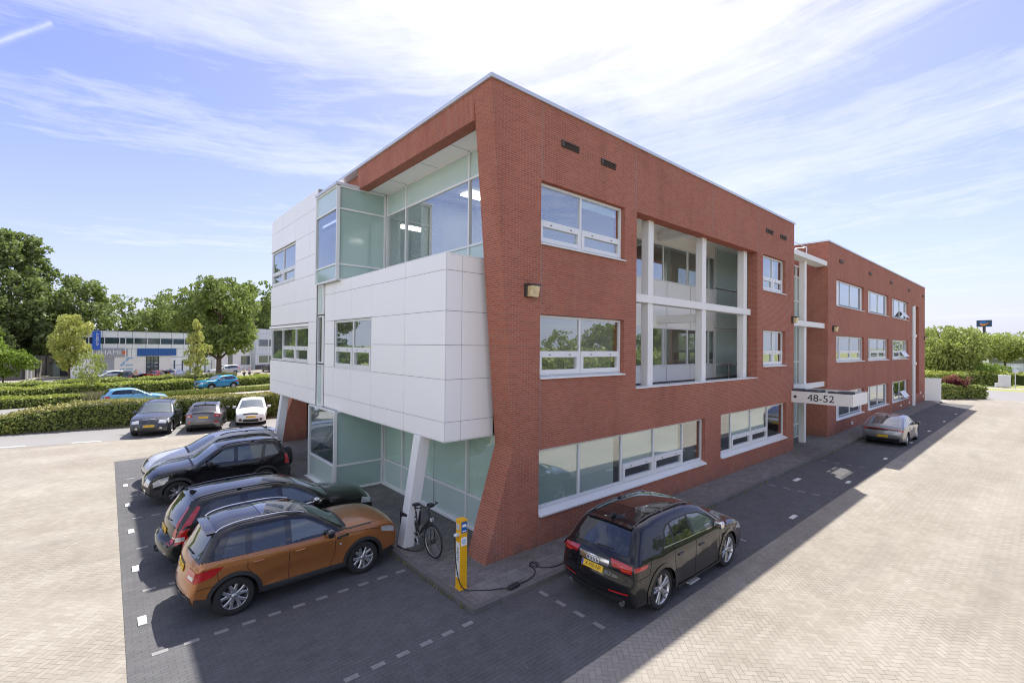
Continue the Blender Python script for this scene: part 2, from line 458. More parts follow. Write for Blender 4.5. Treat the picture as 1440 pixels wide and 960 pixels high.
# a short vapour trail: a thin great-circle arc
d1 = Vector((-.1131, .9112, .3961)).normalized(); d2 = Vector((-.0623, .8973, .4370)).normalized()
nv = d1.cross(d2).normalized()
dist_ = math_n(nt, 'ABSOLUTE', math_n(nt, 'ADD', math_n(nt, 'ADD', math_n(nt, 'MULTIPLY', dx, nv.x), math_n(nt, 'MULTIPLY', dy, nv.y)), math_n(nt, 'MULTIPLY', dz, nv.z)))
d3 = (d2 - d1).normalized()
alo = math_n(nt, 'ADD', math_n(nt, 'ADD', math_n(nt, 'MULTIPLY', dx, d3.x), math_n(nt, 'MULTIPLY', dy, d3.y)), math_n(nt, 'MULTIPLY', dz, d3.z))
trail = math_n(nt, 'MULTIPLY', ramp(nt, dist_, [(.0006, .55), (.0048, 0)]), math_n(nt, 'COMPARE', alo, -.03, .062))
cl = math_n(nt, 'MAXIMUM', cl, math_n(nt, 'MULTIPLY', trail, ramp(nt, noise(nt, tc.outputs['Generated'], 60, 3), [(.3, .4), (.6, 1)])))
# clear sky: pale towards the horizon
skyc = mixc(nt, 1.0, sky.outputs[0], (.405, .36, .475), 'MULTIPLY')
skyc = mixc(nt, ramp(nt, dz, [(0, .75), (.16, .25), (.4, 0)]), skyc, (1.65, 1.85, 2.45))
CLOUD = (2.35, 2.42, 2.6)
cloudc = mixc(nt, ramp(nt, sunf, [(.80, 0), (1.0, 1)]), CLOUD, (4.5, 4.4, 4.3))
low_fill = ramp(nt, dz, [(.05, 1), (.65, .22)])
cloudc = mixc(nt, math_n(nt, 'MULTIPLY', back, low_fill), cloudc, (9.0, 9.0, 9.1))  # added fill bank for the shaded fronts, brightest low in the sky
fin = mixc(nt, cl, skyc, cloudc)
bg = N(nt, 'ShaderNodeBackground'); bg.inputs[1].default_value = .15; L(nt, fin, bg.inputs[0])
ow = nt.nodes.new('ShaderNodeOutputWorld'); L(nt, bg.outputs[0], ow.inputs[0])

vs = SC.view_settings
SC.display_settings.display_device = 'sRGB'
vs.view_transform = 'Standard'; vs.look = 'None'; vs.gamma = 1.0; vs.use_curve_mapping = False
vs.exposure = 1.58
SC.cycles.filter_width = 1.1
SC.cycles.max_bounces = 10; SC.cycles.transparent_max_bounces = 16; SC.cycles.glossy_bounces = 4
SC.cycles.caustics_reflective = False; SC.cycles.caustics_refractive = False
# ------------------------------------------------------------------ ground
def sheet(name, poly, z, mat, th=0.0):
    b = MB()
    b.add([(x, y, z) for x, y in poly], [tuple(range(len(poly)))])
    o = b.build(name, mat)
    for p in o.data.polygons:
        if p.normal.z < 0: p.flip()
    return tag(o, kind='structure')
sheet('ground', [(-1500, -1500), (1500, -1500), (1500, 1500), (-1500, 1500)], -.03, M['grass'])
# paved yard round the building, up to the hedge line and out to the side road
sheet('yard_paving', [(-60, -60), (72.5, -60), (70.5, 9.0), (63, 40), (40, 26.5), (9.0, 30.6), (-4.0, 33.0), (-60, 45)], -.012, M['lot'])
sheet('bay_asphalt', [(-60, 45.1), (-4.0, 32.7), (9.5, 30.2), (20, 28.0), (21.5, 33.0), (9.0, 35.6), (-4.0, 38.0), (-60, 50)], -.008, M['asphalt_pale'])
sheet('verge', [(-60, 50), (-4, 37.6), (9, 35.2), (21.5, 32.7), (23, 36), (9, 38.4), (-4, 41.5), (-60, 55)], -.004, M['soil'])
# parking bays of dark pavers along both fronts
sheet('parking_bays', [(.3, -12), (5.3, -12), (5.3, 4.92), (61.5, 4.92), (61.5, 7.2), (5.33, 7.2), (5.33, 26.3), (.3, 26.3)], -.004, M['bay'])
# raised pavement with kerb
pv = MB()
pv.add([(5.45, 7.32, .10), (62, 7.32, .10), (62, 9.6, .10), (9.5, 9.6, .10), (9.5, 30, .10), (5.45, 30, .10)], [(0, 1, 2, 3, 4, 5)])
o = pv.build('pavement', M['walk']); tag(o, kind='structure')
for p in o.data.polygons:
    if p.normal.z < 0: p.flip()
sheet('pavement_tiles', [(5.62, 7.45), (8.6, 7.45), (8.6, 7.95), (5.62, 7.95)], .104, M['tile'])
kb = MB()
kb.prism([(5.33, 7.2), (62, 7.2), (62, 7.32), (5.45, 7.32)], 'z', -.02, .104)
kb.prism([(5.33, 7.2), (5.45, 7.32), (5.45, 30), (5.33, 30)], 'z', -.02, .104)
tag(kb.build('kerb', M['kerb'], bevel=.01), kind='structure')
# road markings: dashes of worn white pavers, white bay blocks
mk = MB()
def flat(b, x0, x1, y0, y1, z): b.add([(x0, y0, z), (x1, y0, z), (x1, y1, z), (x0, y1, z)], [(0, 1, 2, 3)])
for yy in (7.05, 9.65, 12.25, 14.85, 17.45, 20.05, 22.65):
    x = .62
    while x < 5.2:
        flat(mk, x, x + .22, yy - .05, yy + .05, .0005); x += .435
for k, xx in enumerate((6.9, 12.9, 18.9, 24.9, 30.9, 36.9, 42.9, 48.9, 54.9)):
    y = 5.35
    while y < 7.0:
        flat(mk, xx - .05, xx + .05, y, y + .24, .0005); y += .48
tag(mk.build('bay_dashes', M['dash']), kind='structure')
wb = MB()
for yy in (10.93, 13.52, 16.28, 18.97, 21.61): wb.box(.49, .62, yy - .17, yy + .17, -.01, .02)
for xx in (9.8, 15.85, 21.65, 27.7, 33.7, 39.4, 45.6, 51.7): wb.box(xx - .20, xx + .20, 5.14, 5.26, -.01, .02)
for xx, yy in ((20.5, 6.6),): wb.box(xx - .28, xx + .28, yy - .08, yy + .08, -.01, .002)
tag(wb.build('bay_blocks', M['block'], bevel=.006), kind='structure')
dm = MB()
for i in range(8):
    x = -9.0 + i * 2.75; y = 33.05 - .24 * (x + 4)
    dm.prism([(x - .55, y + .13), (x + .55, y - .13), (x + .57, y - .03), (x - .53, y + .23)], 'z', -.02, -.003)
tag(dm.build('bay_ticks', M['paintwhite']), kind='structure')
# the two carriageways beyond the hedge, with a planted median
sheet('near_carriageway', [(-60, 32), (-30, 40.5), (-6, 44.2), (14, 48.6), (40, 56), (120, 84), (118, 91), (40, 63.6), (13.5, 55.8), (-6, 51.1), (-30, 47.5), (-60, 39)], -.016, M['asphalt_pale'])
sheet('far_carriageway', [(-60, 46), (-30, 50.5), (-6, 54.0), (5.4, 57.4), (14.1, 58.6), (40, 68), (110, 98), (108, 103), (40, 73), (14.8, 61.6), (6.2, 60.6), (-6.5, 57.2), (-30, 54), (-60, 50)], -.02, M['asphalt_pale'])
sheet('cycle_path', [(4.0, 52.6), (14, 55.1), (40, 61.8), (40, 63.3), (13.6, 56.6), (4.0, 54.0)], -.012, M['path'])
sheet('office_forecourt', [(-40, 62), (-9, 70.5), (-1.3, 76.5), (7, 78), (20, 80), (60, 92), (70, 140), (-40, 100)], -.02, M['lot'])
sheet('side_road', [(72.5, -60), (92, -60), (86.5, 8), (78, 60), (66, 60), (70.5, 9)], -.016, M['asphalt_pale'])
sheet('far_footpath', [(94, -40), (97, -40), (94, 8), (91.5, 8)], -.018, M['path'])
# ------------------------------------------------------------------ office building, near wing
YF = 8.47          # plane of the long brick front
FR = M['frame']
def wall_y(b, y, x0, x1, z0, z1, openings, th, mi=0):
    """wall facing -y with rectangular openings (x0,x1,z0,z1) and brick reveals"""
    xs = sorted({x0, x1} | {o[0] for o in openings} | {o[1] for o in openings})
    zs = sorted({z0, z1} | {o[2] for o in openings} | {o[3] for o in openings})
    for i in range(len(xs) - 1):
        for j in range(len(zs) - 1):
            cx = (xs[i] + xs[i + 1]) / 2; cz = (zs[j] + zs[j + 1]) / 2
            if any(o[0] < cx < o[1] and o[2] < cz < o[3] for o in openings): continue
            b.quad((xs[i], y, zs[j]), (xs[i + 1], y, zs[j]), (xs[i + 1], y, zs[j + 1]), (xs[i], y, zs[j + 1]), mi)
            b.quad((xs[i + 1], y + th, zs[j]), (xs[i], y + th, zs[j]), (xs[i], y + th, zs[j + 1]), (xs[i + 1], y + th, zs[j + 1]), mi)
    for o in openings:
        a, c, d, e = o
        b.quad((a, y, d), (a, y + th, d), (a, y + th, e), (a, y, e), mi)
        b.quad((c, y + th, d), (c, y, d), (c, y, e), (c, y + th, e), mi)
        b.quad((a, y, d), (c, y, d), (c, y + th, d), (a, y + th, d), mi)
        b.quad((a, y + th, e), (c, y + th, e), (c, y, e), (a, y, e), mi)

def P3(axis, u, v, t):
    """axis 'y': wall facing -y at y=t, u=x ; axis 'x': wall facing -x at x=t, u=y"""
    return (u, t, v) if axis == 'y' else (t, u, v)
def bar(b, axis, u0, u1, v0, v1, t0, t1, mi=0):
    if axis == 'y': b.box(u0, u1, t0, t1, v0, v1, mi)
    else: b.box(t0, t1, u0, u1, v0, v1, mi)
def pane(b, axis, u0, u1, v0, v1, t, mi=0):
    
    if axis == 'y': b.quad((u0, t, v0), (u1, t, v0), (u1, t, v1), (u0, t, v1), mi)
    else: b.quad((t, u1, v0), (t, u0, v0), (t, u0, v1), (t, u1, v1), mi)

def venetian(parent, axis, u0, u1, v0, v1, t, step=.06):
    b = MB()
    z = v1 - .02
    while z > v0:
        if axis == 'y': b.add([(u0, t, z), (u1, t, z), (u1, t + .036, z + .03), (u0, t + .036, z + .03)], [(0, 1, 2, 3)])
        else: b.add([(t, u0, z), (t, u1, z), (t + .036, u1, z + .03), (t + .036, u0, z + .03)], [(0, 1, 2, 3)])
        z -= step
    return b.build('blind', M['slat'], parent, fix=False)

def window(parent, axis, u0, u1, v0, v1, t, cols, transom=None, vents=(), glass='glass', fw=.07, sill=True, sill_h=.07, sill_out=.06, blind=None, slats=(), depth=.07, frame=None):
    """cols: mullion positions; transom: height of the bar above the lower vents; vents: (u0,u1) opening lights under it"""
    fr = frame or FR
    b = MB()
    zb = v0 + (sill_h if sill else 0)
    bar(b, axis, u0, u1, v1 - fw, v1, t, t + depth)
    bar(b, axis, u0, u1, zb, zb + fw, t, t + depth)
    bar(b, axis, u0, u0 + fw, zb + fw, v1 - fw, t, t + depth)
    bar(b, axis, u1 - fw, u1, zb + fw, v1 - fw, t, t + depth)
    for c in cols: bar(b, axis, c - fw * .5, c + fw * .5, zb + fw, v1 - fw, t + .004, t + depth - .004)
    for (a, c) in vents:
        bar(b, axis, a, c, transom - .1, transom + .06, t - .022, t + depth + .002)
        bar(b, axis, a, c, zb + fw * .5, zb + fw + .075, t - .022, t + depth + .002)
        bar(b, axis, a, a + .1, zb + fw + .075, transom - .1, t - .02, t + depth + .001)
        bar(b, axis, c - .1, c, zb + fw + .075, transom - .1, t - .02, t + depth + .001)
        n = max(2, int((c - a) / .6))
        for k in range(n):
            uu = a + (k + .5) * (c - a) / n
            bar(b, axis, uu - .03, uu + .03, transom - .05, transom - .02, t - .034, t - .023, 1)
    w = b.build('window', [fr, M['joint']], parent)
    g = MB()
    us = [u0 + fw] + sorted(cols) + [u1 - fw]
    for i in range(len(us) - 1): pane(g, axis, us[i], us[i + 1], zb + fw * .6, v1 - fw * .6, t + .035)
    g.build('pane', M[glass], w)
    if sill:
        s = MB(); so_ = sill_out
        e0, e1 = u0 - .0, u1 + .02
        if axis == 'y': s.prism([(t - .13 - so_, v0 - .005), (t + .05, v0 + .0), (t + .05, v0 + sill_h), (t - .13 - so_, v0 + .03)], 'x', e0, e1)
        else: s.prism([(t - so_, v0), (t + .05, v0), (t + .05, v0 + sill_h), (t - so_, v0 + .03)], 'y', e0, e1)
        s.build('sill', FR, w)
    if blind:
        bb = MB()
        for (a, c, d, e) in blind: bar(bb, axis, a, c, d, e, t + .11, t + .115)
        bb.build('blind', M['blind'], w)
    for (a, c, d, e) in slats: venetian(w, axis, a, c, d, e, t + .12)
    return w

near = thing('office_building', 'three storey red brick office block with white clad projecting corner volume and recessed loggia', 'building', (0, 0, 0))
b = MB()
ops = [(8.24, 11.76, 7.67, 9.3), (8.24, 11.76, 4.27, 5.92), (8.24, 16.8, .82, 2.5), (18.05, 24.8, .82, 2.52), (22.0, 24.66, 7.68, 9.32), (22.06, 24.68, 4.28, 5.94), (12.38, 21.42, 3.82, 9.3)]
wall_y(b, YF, 8.0, 25.8, 0, 11.28, ops, .41)
prof = [(6.53, -.02), (8.0, -.02), (8.0, 11.28), (6.61, 11.28), (7.39, 2.66)]
b.prism(prof, 'y', YF, 9.17)
b.prism(prof, 'y', 25.75, 26.45)                                  # its twin at the far corner
b.quad((25.8, YF, 0), (25.8, 26.4, 0), (25.8, 26.4, 11.28), (25.8, YF, 11.28))
b.quad((25.8, 26.4, 0), (8, 26.4, 0), (8, 26.4, 11.28), (25.8, 26.4, 11.28))
b.build('wall', M['brick'], near)
# expansion joints in the brickwork
b = MB()
for x, z0, z1 in ((8.27, 9.32, 11.27), (8.27, 5.95, 7.62), (8.27, 2.53, 4.25), (12.35, 9.35, 11.27), (17.3, 9.32, 11.27), (21.5, 9.35, 11.27), (16.95, 0.1, 3.8), (24.95, .1, 11.2), (8.27, .1, .8)):
    b.box(x - .006, x + .006, YF - .003, YF + .01, z0, z1)
b.build('expansion_joint', M['joint'], near)
# fascia beam of upright bricks over the recessed corner
b = MB()
b.box(6.62, 6.98, 9.17, 16.1, 10.55, 11.28); b.box(6.86, 7.0, 16.1, 18.0, 10.55, 11.27)
b.build('fascia', M['brick_soldier'], near)
b = MB(); b.box(6.63, 6.97, 9.17, 16.09, 10.54, 10.55); b.build('fascia_underside', M['brick_soffit'], near)
b = MB()
b.box(6.56, 6.92, YF - .05, 18.05, 11.28, 11.37); b.box(6.92, 25.86, YF - .05, YF + .4, 11.28, 11.37); b.box(25.5, 25.86, YF + .4, 26.4, 11.28, 11.37)
b.build('coping', M['coping'], near)
b = MB(); b.box(6.99, 25.6, YF + .4, 18.0, 10.95, 11.18); b.box(8.2, 25.6, 18.0, 26.3, 10.75, 10.96); b.build('roof', M['roofing'], near)
# inside: floors, ceilings, back walls
b = MB()
b.box(7.8, 25.6, 8.95, 26.2, 3.32, 3.54); b.box(7.8, 12.05, 8.95, 26.2, 3.54, 3.68); b.box(12.05, 24.55, 10.76, 26.2, 3.54, 3.68); b.box(24.61, 25.6, 8.95, 26.2, 3.54, 3.68)
b.box(7.8, 12.05, 8.95, 26.2, 6.72, 7.08); b.box(12.05, 24.61, 10.76, 26.2, 6.72, 7.08); b.box(24.61, 25.6, 8.95, 26.2, 6.72, 7.08)
b.box(7.8, 25.6, 8.95, 26.2, .02, .12)
for (x0, x1) in ((7.8, 11.9), (21.9, 25.6)):
    pass
b.build('floor', M['roomfloor'], near)
b = MB()
for z in (3.28, 6.68, 10.0): b.box(7.8, 12.1, 8.95, 26.2, z, z + .03); b.box(12.1, 25.6, 10.75, 26.2, z, z + .03)
b.box(12.1, 25.6, 8.95, 10.7, 3.28, 3.31); b.box(24.6, 25.6, 8.95, 10.75, 6.68, 6.71); b.box(24.6, 25.6, 8.95, 10.75, 10.0, 10.03)
b.build('ceiling', M['roomceil'], near)
b = MB()
b.box(7.8, 25.6, 13.6, 13.7, .1, 10)
for x in (12.05, 16.9, 21.6): b.box(x, x + .08, 10.8, 13.6, .1, 10)
b.box(12.0, 12.08, 8.95, 10.8, 3.7, 10); b.box(16.9, 16.98, 8.95, 10.8, .1, 3.28)
b.build('partition', M['room'], near)
b = MB()
for x0, x1, y0, y1, z in ((8.6, 9.9, 10.2, 10.8, 9.98), (8.6, 9.9, 12.0, 12.6, 9.98), (9.2, 9.8, 10.0, 11.2, 6.66), (17.5, 18.7, 11.6, 12.2, 9.98), (18.2, 19.0, 11.8, 12.4, 6.66), (9.0, 10.4, 14.3, 14.9, 10.0), (9.0, 10.4, 17.3, 17.9, 10.0)):
    b.box(x0, x1, y0, y1, z - .02, z)
b.build('ceiling_light', M['lamp_on'], near)
for x, y, z in ((9.2, 9.5, 3.68), (22.5, 9.6, 3.68), (17.6, 11.4, 3.68), (20, 11.5, 3.68), (18.2, 11.4, 7.08), (9.5, 9.8, 7.08)):
    b = MB(); b.box(x, x + 1.5, y, y + .7, z + .7, z + .74)
    for xx in (x + .05, x + 1.4):
        for yy in (y + .05, y + .6): b.box(xx, xx + .05, yy, yy + .05, z, z + .7)
    b.box(x + .5, x + 1.0, y + .4, y + .44, z + .85, z + 1.2)
    b.build('desk', M['desk'], near)

T = YF + .13
window(near, 'y', 8.25, 11.75, 7.68, 9.29, T, [9.9], 8.28, [(8.32, 9.86), (9.94, 11.68)], 'glass', slats=[(8.3, 9.85, 7.8, 9.22)], blind=[(9.95, 11.6, 9.0, 9.2)])
window(near, 'y', 8.25, 11.75, 4.28, 5.91, T, [9.9], 4.92, [(8.32, 9.86), (9.94, 11.68)], 'glass')
window(near, 'y', 8.25, 16.79, .83, 2.49, T, [9.92, 11.85, 13.6, 15.42], 1.48, [(11.92, 13.56), (13.64, 15.38)], 'glass', sill_h=.14, sill_out=.08,
       blind=[(8.3, 11.6, .9, 2.45), (12.0, 15.3, 1.5, 2.45)])
window(near, 'y', 18.06, 24.79, .83, 2.51, T, [19.2, 21.1, 22.9], 1.48, [(19.27, 21.06), (21.14, 22.86)], 'glass', sill_h=.14, sill_out=.08,
       blind=[(19.3, 22.8, 1.5, 2.45)])
window(near, 'y', 22.01, 24.65, 7.69, 9.31, T, [23.4], 8.3, [(22.08, 23.36), (23.44, 24.58)], 'glass')
window(near, 'y', 22.07, 24.67, 4.29, 5.93, T, [23.45], 4.95, [(22.14, 23.41), (23.49, 24.6)], 'glass')

# loggia behind the big opening
b = MB()
b.box(12.1, 24.6, 10.7, 10.75, 3.6, 4.33); b.box(12.1, 22.1, 10.7, 10.75, 5.95, 7.85); b.box(12.1, 22.1, 10.7, 10.75, 9.42, 10)
b.box(24.55, 24.6, 8.9, 10.7, 3.7, 10); b.box(12.08, 12.12, 8.9, 10.7, 3.7, 10)
b.box(12.1, 24.6, 8.9, 10.7, 9.93, 9.98)
b.box(17.1, 17.4, 9.05, 10.7, 9.5, 9.75); b.box(17.1, 17.4, 9.05, 10.7, 6.1, 6.4)
b.build('loggia_panel', M['soffit'], near)
b = MB(); b.box(22.0, 24.5, 10.95, 10.96, 3.7, 9.9); b.build('curtain', M['blind'], near)
b = MB(); b.box(12.06, 24.54, 8.9, 10.7, 3.56, 3.69); b.build('loggia_floor', M['roofing'], near)
b = MB()
for z in (5.1, 6.4, 7.2, 8.9):
    pass
for x in (14.2, 16.0, 17.85, 19.8, 21.0): b.box(x - .005, x + .005, 10.69, 10.7, 3.7, 4.33); b.box(x - .005, x + .005, 10.69, 10.7, 5.95, 7.85)
b.build('panel_joint', M['joint'], near)
for zz, z1 in ((4.33, 5.95), (7.85, 9.42)):
    window(near, 'y', 12.2, 22.1, zz, z1, 10.68, [13.6, 14.9, 16.2, 17.55, 19.55, 20.85, 21.5], glass='glass', sill=False, fw=.06)
for z0, z1, gl in ((3.75, 4.3, 'frostpale'), (4.33, 6.05, 'frostpale'), (6.08, 7.0, 'frostpale'), (7.0, 7.95, 'frostpale'), (8.0, 9.95, 'frostpale')):
    window(near, 'y', 22.14, 24.5, z0, z1, 10.66, [], glass=gl, sill=False, fw=.05)
for x0, x1 in ((13.46, 13.76), (17.07, 17.38), (20.7, 21.02)):
    b = MB(); b.box(x0, x1, 8.75, 9.02, 3.7, 9.93); b.build('column', M['white'], near, bevel=.008)
b = MB(); b.box(12.1, 21.3, 8.70, 9.05, 6.56, 6.82); b.build('beam', M['white'], near, bevel=.008)
b = MB(); b.box(12.38, 21.42, YF - .03, YF + .4, 3.822, 3.855); b.build('ledge', FR, near)
# air vents in the brick
for x0, x1, z in ((8.95, 9.65, 10.43), (10.6, 11.28, 10.39), (22.3, 23.1, 10.4), (23.95, 24.75, 10.4)):
    b = MB(); b.box(x0, x0 + .08, YF - .05, YF + .03, z - .07, z + .09); b.box(x0 + .08, x1, YF - .045, YF + .03, z + .06, z + .09); b.box(x0 + .08, x1, YF - .006, YF + .03, z - .08, z + .05)
    for k in range(3): b.box(x0 + .08, x1, YF - .03, YF - .006, z - .07 + k * .045, z - .06 + k * .045)
    b.build('vent', M['vent'], near)

# white clad corner volume: panels with open joints over a dark carcass
def clad(b, axis, us, vs, t, skip=(), g=.0055, th=.02):
    for i in range(len(us) - 1):
        for j in range(len(vs) - 1):
            u0, u1, v0, v1 = us[i], us[i + 1], vs[j], vs[j + 1]
            cu, cv = (u0 + u1) / 2, (v0 + v1) / 2
            if any(s[0] < cu < s[1] and s[2] < cv < s[3] for s in skip): continue
            if axis == 'x': b.box(t, t + th, u0 + g, u1 - g, v0 + g, v1 - g)
            else: b.box(u0 + g, u1 - g, t, t + th, v0 + g, v1 - g)
ZS = [2.82, 3.28, 4.29, 5.11, 5.93, 6.9, 7.29]
b = MB()
clad(b, 'x', [9.4, 11.4, 13.48, 15.05, 16.58, 17.52], ZS, 6.03, [(13.48, 16.58, 4.29, 5.93)])
clad(b, 'y', [6.052, 6.5, 7.5], ZS, 9.4)
b.box(6.04, 7.5, 9.41, 17.5, 7.291, 7.31)
b.box(6.05, 7.66, 9.42, 18.6, 2.80, 2.815)                         # underside
b.box(6.62, 6.66, 9.45, 9.46, 2.85, 7.2)
b.build('cladding', M['panel'], near)
b = MB()
# carcass with the window hole left open
for (y0, y1, z0, z1) in ((9.425, 13.48, 2.83, 7.28), (16.58, 17.5, 2.83, 7.28), (13.48, 16.58, 2.83, 4.3), (13.48, 16.58, 5.92, 7.28)): b.box(6.052, 6.2, y0, y1, z0, z1)
b.box(6.2, 7.5, 9.425, 9.5, 2.83, 7.28)
b.build('carcass', M['joint'], near)
b = MB(); b.box(6.2, 8.5, 9.5, 17.5, 6.7, 6.75); b.box(6.2, 8, 9.5, 17.5, 3.5, 3.55); b.build('balcony_floor', M['roofing'], near)
window(near, 'x', 13.5, 16.57, 4.31, 5.92, 6.06, [14.95], 4.95, [(13.57, 14.9), (15.0, 16.5)], 'glass', sill=False)
b = MB(); b.box(6.0, 6.03, 13.45, 16.62, 5.93, 5.97); b.build('drip_edge', FR, near)
b = MB(); b.box(6.02, 6.06, 13.5, 16.57, 4.27, 4.31); b.build('drip_edge', FR, near)
# left clad part
LZ = [2.84, 3.4, 4.33, 5.13, 5.95, 6.82, 7.75, 8.52, 9.4, 10.25, 10.93]
b = MB()
LS = [(20.75, 24.5, 7.75, 9.4), (18.95, 24.5, 4.33, 5.8)]
clad(b, 'x', [18.07, 18.95, 20.75, 22.6, 24.5], LZ, 5.9, LS)
b.box(5.93, 8, 24.48, 24.5, 2.85, 10.92); b.box(5.92, 8, 18.1, 24.48, 10.931, 10.95); b.box(5.93, 8, 18.65, 24.48, 2.81, 2.825)
b.build('cladding', M['panel'], near)
b = MB()
for (y0, y1, z0, z1) in ((18.09, 18.95, 2.83, 10.92), (18.95, 24.48, 2.83, 4.34), (18.95, 24.48, 5.79, 7.76), (18.95, 20.75, 7.76, 9.41), (18.95, 24.48, 9.39, 10.92)): b.box(5.922, 6.1, y0, y1, z0, z1)
b.build('carcass', M['joint'], near)
window(near, 'x', 18.97, 24.4, 4.35, 5.78, 5.93, [20.65, 22.57], 4.95, [(18.99, 20.6), (20.7, 22.5)], 'glass', sill=False)
window(near, 'x', 20.77, 24.4, 7.77, 9.38, 5.93, [22.55], 8.35, [(20.8, 22.5), (22.6, 24.3)], 'glass', sill=False)
b = MB(); b.box(5.86, 5.9, 18.9, 24.55, 5.8, 5.9); b.build('drip_edge', M['soffit'], near)
b = MB(); b.box(5.86, 5.9, 20.7, 24.52, 9.4, 9.43); b.build('drip_edge', M['soffit'], near)
b = MB(); b.box(6.9, 7.2, 18.8, 25.7, 3.3, 3.6); b.box(6.9, 8, 18.8, 24.4, 6.7, 7.0); b.box(8.2, 8.3, 16.1, 25.7, .1, 10.9); b.build('inner_wall', M['room'], near)
# slender glazed strip
for z0, z1, gl in ((2.83, 4.35, 'frostpale'), (4.4, 6.15, 'glass'), (6.2, 7.28, 'frostpale')):
    window(near, 'x', 17.53, 18.06, z0, z1, 5.95, [], glass=gl, sill=False, fw=.05)
# glazed stair bay at the top
def glaze(axis, u0, u1, t, rows, mull, name='glazing', fw=.06, d=.09):
    """rows: list of (z0,z1,material key or None)"""
    b = MB(); zz = sorted({r[0] for r in rows} | {r[1] for r in rows})
    for u in [u0] + list(mull) + [u1]:
        bar(b, axis, u - fw / 2, u + fw / 2, zz[0], zz[-1], t - .02, t + d)
    ul = [u0] + sorted(mull) + [u1]
    for z in zz:
        for i in range(len(ul) - 1): bar(b, axis, ul[i] + fw / 2, ul[i + 1] - fw / 2, z - fw / 2, z + fw / 2, t - .012, t + d - .01)
    w = b.build(name, FR, near)
    for z0, z1, k in rows:
        for i in range(len(ul) - 1):
            g = MB(); pane(g, axis, ul[i] + fw / 2, ul[i + 1] - fw / 2, z0 + fw / 2, z1 - fw / 2, t + .03); g.build('pane', M[k], w)
    return w
rowsT = [(7.32, 7.85, 'frost'), (7.85, 9.76, 'glass'), (9.76, 10.52, 'frostpale')]
glaze('x', 15.97, 18.05, 5.86, rowsT, [])
glaze('y', 5.92, 7.6, 15.97, [(7.32, 7.85, 'frost'), (7.85, 9.76, 'frost'), (9.76, 10.52, 'frost')], [])
b = MB(); b.box(5.8, 7.66, 15.93, 18.06, 10.55, 10.64); b.build('bay_roof', M['coping'], near)
rw = glaze('x', 9.2, 15.94, 7.67, [(7.0, 7.9, 'frostpale'), (7.9, 9.79, 'glass'), (9.79, 10.56, 'frostpale')], [10.8, 14.5])
venetian(rw, 'x', 12.4, 14.4, 7.95, 9.7, 7.82); venetian(rw, 'x', 10.9, 12.3, 8.9, 9.7, 7.82); venetian(rw, 'x', 9.3, 10.7, 7.95, 9.7, 7.82); venetian(rw, 'x', 14.6, 15.85, 7.95, 9.7, 7.82)
b = MB(); b.box(6.98, 7.66, 9.17, 15.96, 10.59, 10.62); b.box(6.7, 7.66, 15.97, 16.1, 10.64, 10.66)
b.build('eaves_soffit', M['soffit'], near)
b = MB()
for y in (10.8, 12.5, 14.5): b.box(6.99, 7.65, y - .006, y + .006, 10.585, 10.592)
b.build('soffit_joint', M['joint'], near)
# ground floor glazing under the volume
glaze('x', 9.2, 15.94, 7.67, [(.12, .97, 'frostpale'), (.97, 2.79, 'glass_clear')], [10.8, 14.58])
glaze('y', 5.92, 7.6, 15.97, [(.12, .96, 'frost'), (.96, 2.79, 'frost')], [])
glaze('x', 15.97, 18.6, 5.86, [(.12, .97, 'frostpale'), (.97, 2.79, 'glass')], [])
glaze('y', 5.92, 8.1, 18.62, [(.12, .97, 'frostpale'), (.97, 2.79, 'glass')], [])
b = MB()
b.box(7.76, 7.77, 9.2, 15.9, .97, 2.8); b.build('curtain', M['blind'], near)
b = MB()
for y in (12.5,): b.box(7.66, 7.668, y - .008, y + .008, .15, 2.75)
b.build('glass_joint', M['joint'], near)
b = MB(); b.box(5.75, 8.2, 15.9, 18.7, .02, .12); b.box(7.55, 8, 9.2, 15.95, .02, .11); b.build('plinth', FR, near)
# raking columns
for (yb, yt) in ((10.58, 10.6), (22.55, 22.85)):
    b = MB()
    v = []
    for (x0, x1, y0, y1, z) in ((5.55, 5.86, yb - .15, yb + .15, .1), (5.98, 6.3, yt - .16, yt + .16, 2.81)):
        v += [(x0, y0, z), (x1, y0, z), (x1, y1, z), (x0, y1, z)]
    b.add(v, [(0, 3, 2, 1), (4, 5, 6, 7), (0, 1, 5, 4), (1, 2, 6, 5), (2, 3, 7, 6), (3, 0, 4, 7)])
    b.build('raking_column', FR, near, bevel=.012)

# ------------------------------------------------------------------ far wing
far = thing('office_building', 'red brick wing farther along the yard with rows of square windows and tall slot', 'building', (0, 0, 0))
cols3 = [(32.72, 38.9), (40.0, 46.1), (47.4, 53.6)]
rows3 = [(.86, 2.53), (4.31, 5.93), (7.67, 9.3)]
ops = [(a, c, d, e) for a, c in cols3 for d, e in rows3] + [(55.1, 58.5, 1.02, 9.2)]
b = MB()
wall_y(b, YF, 31.1, 61.7, 0, 11.28, ops, .41)
b.quad((31.1, YF, 0), (31.1, 9.66, 0), (31.1, 9.66, 11.28), (31.1, YF, 11.28))
b.quad((31.1, 9.66, 9), (31.1, 26, 9), (31.1, 26, 11.28), (31.1, 9.66, 11.28))
b.quad((61.7, YF, 0), (61.7, 26, 0), (61.7, 26, 11.28), (61.7, YF, 11.28))
b.quad((31.1, 26, 0), (61.7, 26, 0), (61.7, 26, 11.28), (31.1, 26, 11.28))
b.box(55.0, 58.6, YF + .42, YF + .5, 1.0, 9.3)
b.build('wall', M['brick'], far)
